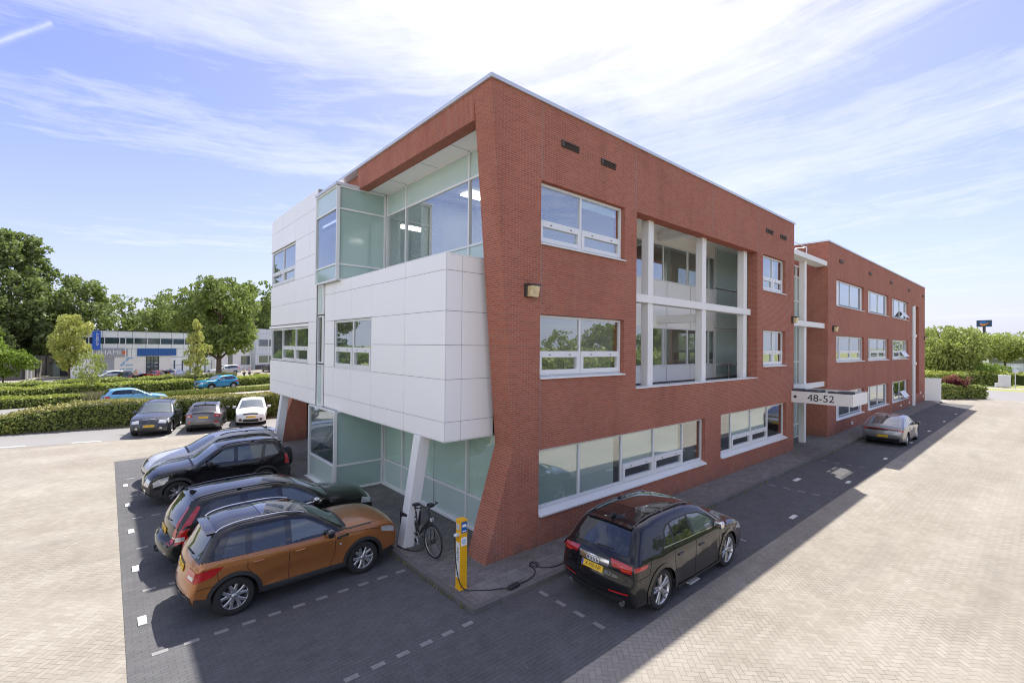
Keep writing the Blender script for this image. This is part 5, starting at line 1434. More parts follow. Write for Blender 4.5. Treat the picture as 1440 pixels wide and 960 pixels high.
for t_ in (-.55, .55):
    c_vit.patch(b, c_vit.u_of('ws0') + .5, c_vit.u_of('ws0') + 2.0, t_ - .012, t_ + .012, t_ * .92 - .012, t_ * .92 + .012, off=.006, nu=8, nt_=1)
b.build('bonnet_crease', PA['orange'], c_vit.root, fix=False)
c_vol = make_car(volvo, 'black estate car with tall red tail lights and tow hook beside the orange suv', loc=(2.10, 13.50), heading=2.6)
b = MB(); b.tube([(.12, 0, .36), (-.06, 0, .33), (-.13, 0, .36), (-.13, 0, .43)], .022, 8); b.tube([(-.13, 0, .43), (-.13, 0, .475)], [.02, .028], 10); b.build('tow_hook', M['black'], c_vol.root)
c_rav = make_car(rav, 'black off-roader with spare wheel on its tail parked nose outward', loc=(4.25, 18.95), heading=180)
# spare wheel on the tailgate
tb, rb = wheel_meshes('spare', .335, .2, 5, 'solid')
so2 = tb.build('spare_wheel', M['rubber'], c_rav.root); so2.rotation_euler = (0, 0, math.pi * 1.5); so2.location = (-.12, -.08, .86)
cv = MB(); cv.lathe([(.001, -.11), (.26, -.105), (.30, -.09)], 24, 'y'); cv.build('cover', M['black'], so2)
c_sub = make_car(subaru, 'silver estate car behind the black off-roader, nose outward', loc=(4.75, 21.7), heading=180)
c_pol = make_car(pole, 'mid grey fastback with full width rear light bar parked along the far brick wing', loc=(32.45, 6.05), heading=0)
# -- the row against the hedge
def bay(xc, yf, rear_in, spec, label):
    hd = -104 if not rear_in else 76
    s_ = spec
    c = make_car(s_, label, loc=(xc, yf), heading=hd, fine=1.5, anchor='mid', group=None)
    return c
bay(2.30, 34.15, False, x3, 'dark grey suv facing out from the hedge, leftmost of the hedge row')
bay(4.72, 33.9, True, chr_, 'dark grey crossover parked tail outward against the hedge')
bay(7.28, 34.55, False, polo, 'white hatchback facing out from the hedge next to the slanted column')
make_car(hatch, 'light blue hatchback driving along the road behind the hedge', loc=(1.75, 48.2), heading=8, fine=1.6, anchor='mid')
make_car(suvb, 'bright blue suv driving on the far carriageway', loc=(9.2, 60.4), heading=180 + 26, fine=1.6, anchor='mid')
# -- cars on the forecourt of the white office
small = dict(polo, name='parked_car')
jag = dict(volvo, name='parked_estate_car', paint=PA['silver'], rails=None, spoiler=None)
far_spec = [
    (dict(small, paint=PA['silver']), (-.1, 78.6), 205, 'silver hatchback on the forecourt, leftmost of its parked row'),
    (dict(small, paint=PA['anthra']), (2.5, 77.2), 65, 'dark hatchback on the forecourt between the silver and the red car'),
    (dict(small, paint=PA['red']), (4.75, 77.2), 120, 'small red hatchback on the forecourt'),
    (dict(small, paint=PA['white']), (7.2, 80.0), 65, 'white hatchback on the forecourt right of the red car'),
    (jag, (14.4, 88.2), 205, 'silver estate car on the forecourt behind the big tree'),
    (dict(subaru, paint=PA['anthra'], name='parked_estate_car'), (23.3, 107.2), 190, 'dark estate car by the far pale office windows'),
    (dict(small, paint=PA['anthra']), (22.6, 93.5), 100, 'dark hatchback half hidden behind the white clad corner'),
]
for sp, lc, hd, lb in far_spec: make_car(sp, lb, loc=lc, heading=hd, fine=2.2, anchor='mid')
# ------------------------------------------------------------------ plants
def leaf_mesh(name, centers, size, mat, rng, flat=.0, aspect=1.5):
    """one small quad (folded leaf sprig) per centre"""
    n = len(centers)
    a = rng.normal(size=(n, 3)); a /= np.linalg.norm(a, axis=1)[:, None]
    if flat: a[:, 2] *= (1 - flat); a /= np.linalg.norm(a, axis=1)[:, None]
    b_ = rng.normal(size=(n, 3)); b_ -= (b_ * a).sum(1)[:, None] * a; b_ /= np.linalg.norm(b_, axis=1)[:, None]
    s = size * rng.uniform(.55, 1.3, size=(n, 1))
    u = a * s * .5 * aspect; v = b_ * s * .5
    c = np.asarray(centers)
    verts = np.stack([c - u, c - v * .9 + u * .1, c + u, c + v * .9 + u * .1], 1).reshape(-1, 3)
    me = bpy.data.meshes.new(name)
    me.vertices.add(4 * n); me.vertices.foreach_set("co", verts.astype(np.float32).ravel())
    me.loops.add(4 * n); me.loops.foreach_set("vertex_index", np.arange(4 * n, dtype=np.int32))
    me.polygons.add(n); me.polygons.foreach_set("loop_start", np.arange(0, 4 * n, 4, dtype=np.int32)); me.polygons.foreach_set("loop_total", np.full(n, 4, dtype=np.int32))
    me.materials.append(mat); me.update(); me.validate()
    return me

def clump_points(rng, cents, rads, per, squash=.8, shell=.55):
    P = []
    for (c, r) in zip(cents, rads):
        k = max(4, int(per * (r ** 2)))
        d = rng.normal(size=(k, 3)); d /= np.linalg.norm(d, axis=1)[:, None]
        rad = r * (shell + (1 - shell) * rng.uniform(0, 1, size=(k, 1)) ** .6)
        q = d * rad * (1 + rng.normal(scale=.10, size=(k, 1))); q[:, 2] *= squash
        P.append(np.asarray(c) + q)
    return np.concatenate(P)

LEAF = {
 'dark': leaf_mat('dark_green_leaves', (.080, .115, .042), (.215, .255, .095)),
 'mid': leaf_mat('mid_green_leaves', (.105, .15, .045), (.275, .325, .105)),
 'fresh': leaf_mat('fresh_green_leaves', (.13, .20, .035), (.24, .32, .06)),
 'yellow': leaf_mat('yellow_green_leaves', (.32, .34, .09), (.54, .52, .17)),
 'hedge': leaf_mat('hedge_leaves', (.125, .165, .042), (.30, .34, .095), .25),
 'hedgetop': leaf_mat('hedge_top_leaves', (.22, .22, .065), (.38, .33, .13), .25),
 'lime': leaf_mat('lime_green_leaves', (.24, .29, .05), (.42, .44, .10), .3),
 'pale': leaf_mat('pale_green_leaves', (.22, .27, .075), (.40, .43, .14)),
 'purple': leaf_mat('purple_red_leaves', (.06, .010, .018), (.17, .03, .05), .2),
 'purplelit': leaf_mat('pink_red_leaves', (.20, .04, .06), (.33, .09, .11), .25),  # lit copy of the purple leaves: sunlight put into the colour
 'straw': leaf_mat('straw_grass', (.20, .18, .10), (.30, .26, .17), .2),
 'grassy': leaf_mat('long_grass', (.12, .15, .04), (.24, .24, .07), .3),
}

def make_tree(name, h, crown_r, crown_z0, shape, mat, seed, leaf=.34, per=60, nclump=60, trunk_r=None, bark='bark', gaps=.0, clump=(.16, .30), trunk_vis=True):
    """returns (crown mesh, trunk mesh)"""
    rng = np.random.default_rng(seed)
    H = h - crown_z0
    cents = []; rads = []
    tries = 0
    while len(cents) < nclump and tries < nclump * 40:
        tries += 1
        u = rng.uniform(0, 1); a = rng.uniform(0, 2 * math.pi)
        if shape == 'round': prof_ = math.sin(math.pi * (.08 + .88 * u)) ** .6
        elif shape == 'oval': prof_ = math.sin(math.pi * (.1 + .82 * u)) ** .75
        elif shape == 'cone': prof_ = (1 - u) ** .8 * min(1, .35 + u * 5) + .05
        elif shape == 'tall': prof_ = (min(1, .55 + u * 1.6)) * (1 - max(0, u - .45) / .6) ** .7
        else: prof_ = (min(1, .3 + u * 1.5)) * (1 - max(0, u - .8) * 2.2)
        lob = 1 + .22 * math.sin(3 * a + seed) + .15 * math.sin(5 * a + 7 * u + seed * 2)
        rr_ = crown_r * prof_ * lob * math.sqrt(rng.uniform(.12, 1.0))
        c = (rr_ * math.cos(a), rr_ * math.sin(a), crown_z0 + H * (.05 + .92 * u))
        r_ = crown_r * rng.uniform(*clump) * (.7 + .5 * prof_)
        cents.append(c); rads.append(min(r_, max(.25, h - c[2])))
    pts = clump_points(rng, cents, rads, per)
    me = leaf_mesh('crown', pts, leaf, LEAF[mat], rng)
    b = MB(); tr = trunk_r or h * .016 + .05
    top_z = crown_z0 + H * .72
    tp = [(0, 0, -.1), (.02 * h * .1, 0, crown_z0 * .5), (0, .03, crown_z0), (.1, -.05, crown_z0 + H * .4), (0, 0, top_z)]
    b.tube(tp, [tr * 1.25, tr, tr * .9, tr * .5, tr * .12], 9)
    for k in range(min(len(cents), 22)):
        c = cents[k * len(cents) // 22 % len(cents)]
        z0 = max(crown_z0 * .85, min(top_z * .92, c[2] - math.hypot(c[0], c[1]) * .7))
        m = (c[0] * .5, c[1] * .5, (z0 + c[2]) * .5 + .1)
        b.tube([(0, 0, z0), m, c], [tr * .38, tr * .22, tr * .05], 5)
    tm = b.build('trunk', M[bark]); td = tm.data; bpy.data.objects.remove(tm)
    return me, td

def tree(kind_name, meshes, label, x, y, scale=1.0, rz=0.0, group=None, sz=None):
    t = thing(kind_name, label, 'tree', (x, y, -.02), rz, group)
    t.scale = (scale, scale, sz or scale)
    link('trunk', meshes[1], t); link('crown', meshes[0], t)
    return t

T_big = make_tree('t', 24, 8.5, 3.0, 'tall', 'dark', 3, .44, 58, 260, clump=(.08, .18), gaps=.1)
T_big2 = make_tree('t', 23, 6.5, 3.0, 'oval', 'mid', 5, .48, 50, 130, clump=(.12, .24))
T_round = make_tree('t', 16, 6.6, 3.2, 'round', 'mid', 11, .36, 80, 230, trunk_r=.42, clump=(.09, .20))
T_back = make_tree('t', 16, 6.5, 2.0, 'round', 'dark', 17, .46, 56, 150, clump=(.10, .21))
T_light = make_tree('t', 15, 6.0, 2.0, 'oval', 'mid', 23, .42, 44, 110, clump=(.09, .18))
T_yel = make_tree('t', 8.3, 2.6, 1.9, 'oval', 'yellow', 29, .27, 150, 70, trunk_r=.14, clump=(.18, .34))
T_slim = make_tree('t', 7.7, 1.75, 1.4, 'cone', 'yellow', 31, .22, 190, 60, trunk_r=.10, clump=(.20, .36))
T_small = make_tree('t', 4.3, 1.75, 1.0, 'round', 'pale', 37, .22, 75, 42, trunk_r=.05, clump=(.18, .36))
T_lime = make_tree('t', 10.2, 3.2, 1.6, 'oval', 'fresh', 41, .32, 95, 80, trunk_r=.15, clump=(.18, .32))
T_wide = make_tree('t', 5.6, 3.2, 1.8, 'round', 'fresh', 43, .28, 95, 60, trunk_r=.12, clump=(.18, .34))
T_acacia = make_tree('t', 8.3, 5.4, 3.6, 'spread', 'pale', 47, .33, 52, 46, trunk_r=.16, clump=(.16, .28))
T_bush = make_tree('t', 9.2, 6.5, .4, 'round', 'pale', 53, .38, 70, 80, clump=(.2, .34))
T_shrub = make_tree('t', 4.2, 3.6, .2, 'round', 'fresh', 59, .30, 85, 50, trunk_r=.05, clump=(.22, .38))

gB = 'tall trees behind the white office'
tree('tall_tree', T_big, 'tallest dark tree at the left edge behind the white office', -10.4, 101, .90, .4, gB)
tree('tall_tree', T_big, 'tall dark tree cut by the left picture edge', -19.5, 100, .86, 2.2, gB)
tree('tall_tree', T_big2, 'shorter dark tree leaning right of the tallest tree at left', -3.8, 106, .70, 3.6, gB)
tree('tall_tree', T_back, 'low dark tree below the tallest tree beside the fence', -7.5, 108, .78, 1.6, gB)
tree('tall_tree', T_back, 'low dark tree by the grey fence at the left edge', -13.0, 96, .70, 2.6, gB)
tree('back_tree', T_light, 'loose mid green tree with sky gaps above the blue banner', 2.6, 121, .98, .5, gB)
tree('back_tree', T_back, 'dark round tree above the middle of the white office', 9.8, 127, .86, 1.2, gB)
tree('back_tree', T_back, 'dark low tree above the white office left of the big round tree', 13.5, 124, .80, 3.4, gB)
tree('back_tree', T_light, 'mid green tree just behind the left shoulder of the big round tree', 10.2, 106, 1.02, 5.1, gB)
tree('back_tree', T_big2, 'dark tree close behind the big round tree', 15.0, 108, .70, 2.3, gB)
tree('back_tree', T_big2, 'tall oval tree behind the pale office beside the white cladding', 25.0, 117, .84, .9, gB)
tree('back_tree', T_back, 'dark tree showing low beside the white cladding', 30.5, 126, .95, 4.0, gB)
tree('broad_tree', T_round, 'big round green tree on a bare trunk in front of the white office', 12.7, 81.8, .84, 2.0, None, .95)
tree('street_tree', T_yel, 'yellow green oval tree on a straight trunk left of the white office', -3.35, 76, .70, .7, None, 1.02)
tree('street_tree', T_slim, 'slim pointed young tree at the nose of the bright blue suv', 7.3, 61.0, .76, 1.1, None, 1.0)
tree('young_tree', T_small, 'small sparse young tree behind the light blue hatchback', -1.05, 59.8, .58, 2.0, None, 1.0)
tree('street_tree', T_lime, 'bright green tree cut by the left picture edge', -10.6, 73, .72, 1.9, None, .92)
tree('street_tree', T_wide, 'low spreading bright green tree at the far left by the path', -8.4, 73.6, .62, 3.0, None, .78)
tree('street_tree', T_wide, 'bright green low tree outside the left edge near the path', -14.5, 68, .9, .3)

def hedge(name, label, path, w, h, mat, topmat=None, leaf=.16, dens=90, seed=1, group=None, wob=.08, h1=None):
    """clipped hedge along a path of ground points (centre line)"""
    rng = np.random.default_rng(seed)
    t = thing(name, label, 'hedge', (path[0][0], path[0][1], 0), 0, group)
    o0 = np.array([path[0][0], path[0][1], 0])
    P = [np.array((*p, 0.0)) - o0 for p in path]
    tot = sum(np.linalg.norm(P[i + 1] - P[i]) for i in range(len(P) - 1)); acc = 0
    side, topp = [], []
    b = MB()
    for i in range(len(P) - 1):
        a, c = P[i], P[i + 1]; d = c - a; ln = np.linalg.norm(d); d /= ln; n_ = np.array([-d[1], d[0], 0])
        h0 = h + ((h1 if h1 is not None else h) - h) * acc / tot; hh1 = h + ((h1 if h1 is not None else h) - h) * (acc + ln) / tot; acc += ln
        k = 1.0
        q = w / 2 * .84
        V = [a - n_ * q, c - n_ * q, c + n_ * q, a + n_ * q]; hz = [h0 * .88, hh1 * .88, hh1 * .88, h0 * .88]
        b.add([*V, *[v + np.array([0, 0, z]) for v, z in zip(V, hz)]], [(4, 5, 6, 7), (0, 1, 5, 4), (1, 2, 6, 5), (2, 3, 7, 6), (3, 0, 4, 7)])
        per = ln * (2 * max(h0, hh1) + w)
        m = int(per * dens)
        s = rng.uniform(-.02, 1.02, m) * ln; q_ = rng.uniform(0, 1, m)
        hs = h0 + (hh1 - h0) * s / ln
        lump = 1 + wob * (np.sin(s * 2.1 + seed) * .5 + np.sin(s * .83 + 2 * seed) * .5 + rng.normal(scale=.5, size=m))
        fr = hs / (2 * hs + w)
        off = np.where(q_ < fr, -w / 2, np.where(q_ > 1 - fr, w / 2, (q_ - fr) / np.maximum(1e-6, 1 - 2 * fr) * w - w / 2))
        z = np.where(q_ < fr, q_ / fr * hs, np.where(q_ > 1 - fr, (1 - q_) / fr * hs, hs))
        off = off * (1 + wob * .6 * rng.normal(size=m)) ; z = z * lump
        pts = a[None] + d[None] * s[:, None] + n_[None] * off[:, None]; pts[:, 2] = z + .03
        istop = (q_ >= fr) & (q_ <= 1 - fr) | (z > hs * .93)
        side.append(pts[~istop]); topp.append(pts[istop])
    core = b.build('core', M['hedgecore'], t)
    S_ = np.concatenate(side); T_ = np.concatenate(topp)
    link('foliage', leaf_mesh('foliage', S_, leaf, LEAF[mat], rng), t)
    link('top_foliage', leaf_mesh('top_foliage', T_, leaf, LEAF[topmat or mat], rng), t)  # leaves along the top get their own colour, often yellower than the sides
    return t
hedge('clipped_hedge', 'long clipped hedge with yellowish top behind the parked row', [(-1.2, 37.75), (4, 37.05), (9, 36.2), (16, 34.8), (24, 33.2)], 1.5, 1.46, 'hedge', 'hedgetop', .095, 300, 4, h1=1.8, wob=.035)
hedge('loose_hedge', 'looser left end of the front hedge thinning out to the picture edge', [(-4.4, 38.2), (-2.6, 37.9), (-1.2, 37.75)], 1.6, .95, 'hedge', 'hedgetop', .11, 210, 5, wob=.14, h1=1.46)
hedge('low_shrub_bed', 'low yellow green shrub bed at the left edge by the parking strip', [(-9, 39.4), (-6, 38.6), (-3.4, 38.0)], 1.6, .55, 'lime', 'lime', .13, 110, 6, wob=.25)
hedge('clipped_hedge', 'yellow green hedge on the median at the left, in front of a taller one', [(-16, 50.6), (-10, 51.6), (-6, 52.6), (-1.5, 53.6)], 1.9, .66, 'hedge', 'lime', .13, 150, 7, wob=.12)
hedge('clipped_hedge', 'long leafy hedge row along the far carriageway left of the bright blue suv', [(-20, 56), (-10, 58.2), (-6.5, 59.2), (-1, 61.6), (3, 62.2), (7.0, 63.4)], 2.6, .95, 'hedge', 'lime', .14, 120, 8, wob=.12)
hedge('clipped_hedge', 'leafy hedge row along the far carriageway right of the bright blue suv', [(8.5, 64.4), (13, 66), (18, 68.2), (30, 74)], 2.6, .9, 'hedge', 'lime', .15, 110, 9, wob=.12)
hedge('clipped_hedge', 'low hedge strip in front of the forecourt at the far left', [(-12, 66.5), (-7.5, 68), (-1, 71.2), (4, 72.5), (9, 74.2)], 1.3, .8, 'hedge', 'pale', .18, 75, 10, wob=.2)
hedge('low_shrub_bed', 'yellow flowering low bed under the yellow green tree', [(-4.5, 75.0), (-.5, 75.9), (3.5, 76.2)], 1.8, .5, 'lime', 'lime', .2, 60, 11, wob=.3)
hedge('low_shrub_bed', 'yellow low planting at the foot of the big round tree', [(9.5, 76), (12, 77.5), (14, 78.5)], 1.5, .6, 'lime', 'yellow', .2, 60, 12, wob=.3)

def tufts(name, label, n, area, h, mat, seed, wid=.03):
    rng = np.random.default_rng(seed)
    b = MB()
    for i in range(n):
        x, y = area(rng); z = 0
        a = rng.uniform(0, 6.28); hh = h * rng.uniform(.4, 1.1); l = rng.normal(scale=.25 * hh, size=2)
        dx_, dy_ = math.cos(a) * wid, math.sin(a) * wid
        b.add([(x - dx_, y - dy_, z), (x + dx_, y + dy_, z), (x + l[0], y + l[1], hh)], [(0, 1, 2)])
    o = b.build(name, LEAF[mat], fix=False)
    return tag(o, label, 'grass', kind='stuff')
def along(path, w):
    P = np.array(path, float); ls = np.linalg.norm(np.diff(P, axis=0), axis=1); cs = np.concatenate([[0], np.cumsum(ls)])
    def f(rng):
        s = rng.uniform(0, cs[-1]); i = min(len(ls) - 1, int(np.searchsorted(cs, s) - 1) if s > 0 else 0)
        d = (P[i + 1] - P[i]) / ls[i]; p = P[i] + d * (s - cs[i]) + np.array([-d[1], d[0]]) * rng.uniform(-w, w)
        return p
    return f
tufts('verge_grass', 'dry grass tufts along the foot of the hedge', 5200, along([(-6, 38.2), (0, 36.75), (9, 35.25), (20, 33.0)], .4), .14, 'straw', 21, .03)
tufts('median_grass', 'long yellowish grass on the median between the carriageways', 16000, along([(-2, 53.2), (3, 54.9), (6, 56.2), (14, 57.4), (30, 63.2)], 1.0), .5, 'grassy', 22, .05)
tufts('purple_grass', 'greyish ornamental grass at the end of the median hedge', 2500, along([(-1.7, 53.0), (0.2, 53.9)], .8), .9, 'straw', 23, .03)

tufts('kerb_weeds', 'small weeds growing in the joints along the kerb and the wall foot', 900, lambda r: ((r.uniform(9, 34), 7.19 + r.normal(scale=.03)) if r.uniform() < .5 else (r.uniform(7.2, 25), 8.43 + r.normal(scale=.02)) if r.uniform() < .5 else (5.31 + r.normal(scale=.03), r.uniform(7.4, 15))), .10, 'grassy', 25, .012)
# right hand side, beyond the yard
hedge('clipped_hedge', 'low square hedge at the corner of the yard by the side road', [(66.9, 8.4), (71.6, 5.4)], 1.7, 1.35, 'hedge', 'hedge', .17, 110, 13)
t = thing('purple_shrub', 'purple red leaved shrub rising out of the low square hedge', 'shrub', (69.2, 7.0, 0))
rng = np.random.default_rng(71)
cs_ = [(rng.normal(scale=.62), rng.normal(scale=.5), 1.25 + rng.uniform(0, .75)) for _ in range(26)]
link('foliage', leaf_mesh('foliage', clump_points(rng, cs_[:16], [.42] * 16, 420), .16, LEAF['purple'], rng), t)
link('top_foliage', leaf_mesh('top_foliage', clump_points(rng, [(c[0] * 1.1, c[1] * 1.1, c[2] + .32) for c in cs_[12:]], [.36] * 14, 340), .15, LEAF['purplelit'], rng), t)  # upper clumps use the lit leaf copy, so the sunlight is in their colour
b = MB()
for k in range(6): b.tube([(0, 0, 0), (math.cos(k) * .3, math.sin(k) * .3, .9), (math.cos(k) * .6, math.sin(k) * .5, 1.6)], [.05, .03, .01], 6)
b.build('stems', M['bark'], t)
hedge('clipped_hedge', 'tall dark hedge with sunlit top across the side road', [(78, 17.5), (86, 14.5), (94, 11.2), (100, 8.2), (104, 5.6)], 3.6, 1.75, 'hedge', 'lime', .24, 55, 14, wob=.12)
hedge('clipped_hedge', 'tall dark hedge at the right picture edge behind the road sign', [(104.5, 3.6), (108, .5), (112, -6)], 3.6, 1.6, 'hedge', 'lime', .24, 55, 15, wob=.12)
tree('broad_bush', T_bush, 'big rounded light green tree at the end of the far brick wing', 103, 12.0, .70, .6, None, 1.0)
tree('broad_bush', T_acacia, 'taller thin light green tree behind the rounded one at the wing end', 113, 14.6, .9, 2.2, None, 1.15)
tree('broad_shrub', T_shrub, 'light green shrub mound right of the big rounded tree', 104.5, 10.0, .9, .3)
tree('broad_shrub', T_shrub, 'grey green shrub mound below the umbrella shaped trees', 107, 7.4, .8, 2.6)
gA = 'umbrella shaped trees across the side road'
tree('spreading_tree', T_acacia, 'spreading pale tree directly below the sign on its pole', 118, 9.0, .98, 1.2, gA)
tree('spreading_tree', T_acacia, 'spreading pale tree right of the sign on its pole', 121, 5.8, 1.02, 3.3, gA)
tree('spreading_tree', T_acacia, 'spreading pale tree at the right picture edge', 124, 2.6, 1.05, 5.0, gA)
tree('spreading_tree', T_acacia, 'spreading pale tree left of the sign, lower and farther', 126.5, 12.3, .95, .1, gA)
tree('broad_bush', T_bush, 'distant pale tree line between the rounded tree and the sign', 185, 24, .85, 4.1)
tree('broad_bush', T_bush, 'distant tree mound behind the spreading trees at right', 170, 3, .8, 2.1)
# trees across the yard from the brick front, mirrored in its windows
hedge('tall_hedge', 'tall mixed hedge across the yard facing the brick front', [(-30, -22), (0, -23), (30, -24), (60, -26), (100, -29)], 3.0, 3.4, 'fresh', 'pale', .34, 26, 16, wob=.3)
gM = 'trees across the yard, seen mirrored in the windows'
for i, (x, y, s, k) in enumerate([(6, -24, .50, 0), (12, -26, .42, 1), (17.5, -25, .52, 0), (24, -27, .46, 1), (30, -26, .40, 0), (37, -28, .48, 0), (47, -27, .5, 1), (58, -28, .55, 0), (70, -30, .55, 1), (82, -29, .6, 0), (96, -32, .62, 1), (-4, -27, .42, 1)]):
    tree('yard_tree', (T_round, T_light)[k], 'leafy tree across the yard facing the brick front', x, y, s, i * 1.3, gM)
for i, (x, y, s, k) in enumerate([(-26, 2, .8, 0), (-28, 14, .7, 1), (-30, 26, .75, 0), (-27, 40, .7, 1)]):
    tree('yard_tree', (T_round, T_light)[k], 'leafy tree across the yard facing the white cladding', x, y, s, i * 1.7, 'trees facing the white clad side')
# ------------------------------------------------------------------ white office across the road
def frame_axes(p0, p1):
    p0, p1 = Vector((*p0, 0)), Vector((*p1, 0)); return p0, math.atan2((p1 - p0).y, (p1 - p0).x), (p1 - p0).length
p0, ang, ln = frame_axes((-3.9, 88.3), (18.2, 100.2))
of = thing('white_office', 'two storey white panelled office with blue sign band and blue vertical banner', 'building', (p0.x, p0.y, 0), ang)
Hh = 6.75
M['tilegrid'] = paver_mat('white_metal_panels', 1.55, 1.35, (.62, .66, .66), (.68, .71, .70), (.20, .24, .27), 0, msize=.035, stain=.1, offset=0, damp=.0)
def panel_grid_mat(name, w, h, c, cj):
    m, nt = nodes(name)
    v = objc(nt); X, Y, Z = xyz(nt, v)
    b_ = N(nt, 'ShaderNodeTexBrick'); b_.offset = 0; L(nt, comb(nt, math_n(nt, 'ADD', X, Y), Z), b_.inputs['Vector'])
    for k, val in (('Scale', 1.0), ('Mortar Size', .03), ('Mortar Smooth', 0), ('Bias', 0), ('Brick Width', w), ('Row Height', h)): b_.inputs[k].default_value = val
    b_.inputs['Color1'].default_value = (*c, 1); b_.inputs['Color2'].default_value = (*[q * 1.06 for q in c], 1); b_.inputs['Mortar'].default_value = (*cj, 1)
    out(nt, prin(nt, b_.outputs['Color'], .3, 0, .5).outputs[0]); return m
M['ofpanel'] = panel_grid_mat('office_white_panels', 1.92, 1.38, (.78, .82, .81), (.16, .20, .24))
M['ofpanel2'] = panel_grid_mat('office_grey_panels', .95, 1.0, (.56, .60, .62), (.38, .42, .45))
M['ofwin'] = simple('dark_office_glass', (.045, .07, .085), .04, coat=1, spec=.8, var=.4, vscale=.8)
b = MB(); b.prism([(0, 0), (ln, 0), (ln, 6), (3.1, 6)], 'z', 4.15, Hh); b.prism([(0, 0), (4.2, 0), (4.2, 6), (3.1, 6)], 'z', 0, 4.15); b.box(15.2, ln, 0, 6, 0, 4.15); b.box(4.2, 15.2, .03, 6, 0, 4.15)
b.build('wall', M['ofpanel'], of)
b = MB(); b.prism([(-.05, -.08), (ln + .1, -.08), (ln + .1, 6.1), (3.1, 6.1)], 'z', Hh, Hh + .12); b.build('roof_edge', M['darkframe'], of)
b = MB(); b.box(.2, ln - .1, -.04, .05, 4.85, 5.75); wo = b.build('window_band', M['ofwin'], of)
b = MB()
k = 0
while .2 + k * 1.92 < ln: b.box(.16 + k * 1.92, .26 + k * 1.92, -.07, -.04, 4.8, 5.8); k += 1
b.build('mullion', M['frame'], wo)
b = MB(); b.box(8.4, 14.2, -.12, 0, 3.0, 4.1); b.build('sign_band', M['signblue'], of)
b = MB(); b.box(3.2, 5.4, -.14, 0, 3.0, 4.1); b.box(1.8, 3.1, -.12, 0, 3.0, 4.1)
M['signgrey'] = simple('sign_grey', (.34, .36, .40), .5)
b2 = MB(); b2.box(1.9, 7.0, -.16, -.12, 2.95, 4.15); sg_ = b2.build('name_board', M['signgrey'], of)
lettering('lettering', 'UIHAMI', .95, M['whitepaper'], sg_, (4.25, -.18, 3.55), (1, 0, 0), (0, 0, 1), wide=1.15)
b2 = MB(); b2.box(6.3, 6.85, -.18, -.16, 3.3, 3.8); b2.build('emblem', M['amber'], sg_)
b = MB(); b.box(2.9, 5.3, -.03, .04, 0, 2.85); b.build('roller_door', M['signgrey'], of)
for xa, xb in ((2.0, 2.85), (11.6, 13.5), (5.35, 9.6)):
    b = MB(); b.box(xa, xb, -.03, .04, 0, 2.9); wl = b.build('white_board', M['white'], of)
b = MB(); b.prism([(6.0, 1.55), (6.4, 1.55), (7.5, 2.8), (7.1, 2.8)], 'y', -.06, -.03); b.prism([(6.6, 1.55), (7.8, 1.55), (7.8, 1.75), (6.75, 1.75)], 'y', -.06, -.03); b.prism([(6.9, 2.6), (7.8, 2.6), (7.8, 2.8), (7.1, 2.8)], 'y', -.065, -.031); b.build('emblem', M['lightblue'], wl)
b = MB()
for i in range(3): b.box(6.1, 7.8, -.05, -.03, .35 + i * .32, .52 + i * .32)
b.build('printed_lines', M['lightblue'], wl)
b = MB(); b.box(9.7, 11.5, -.04, .04, 0, 2.9); dr = b.build('door', M['ofwin'], of)
b = MB()
for x in (9.7, 10.3, 10.75, 11.45): b.box(x, x + .08, -.07, -.04, 0, 2.9)
b.box(9.78, 11.45, -.07, -.04, 2.2, 2.3); b.build('frame', M['darkframe'], dr)
b = MB()
for x in (13.9, 15.2, 16.5, 17.8, 19.1, 20.4): b.box(x, x + .18, -.05, .02, 0, 2.2)
b.build('ground_mullion', M['blueframe'], of)
t = thing('wall_banner', 'blue vertical banner with white lettering on the white office front', 'banner', (p0.x + math.cos(ang) * 2.9 + math.sin(ang) * .3, p0.y + math.sin(ang) * 2.9 - math.cos(ang) * .3, 0), ang)
t["kind"] = "thing"
b = MB(); b.box(-.45, .5, -.05, .05, 4.0, 6.7); b.build('cloth', M['banner'], t)
lettering('lettering', 'unionv', .66, M['whitepaper'], t, (.05, -.06, 5.5), (0, 0, 1), (-1, 0, 0))
b = MB(); b.box(-.45, .5, .05, .25, 6.6, 6.66); b.build('bracket', M['frame'], t)
t = thing('wall_banner', 'blue banner end behind the yellow green tree', 'banner', (p0.x - math.cos(ang) * .2 + math.sin(ang) * .3, p0.y - math.sin(ang) * .2 - math.cos(ang) * .3, 0), ang); t["kind"] = "thing"
b = MB(); b.box(-.6, .6, -.05, .05, 6.1, 6.9); b.build('cloth', M['banner'], t); b = MB(); b.box(-.6, .6, .05, .2, 6.7, 6.76); b.build('bracket', M['frame'], t)
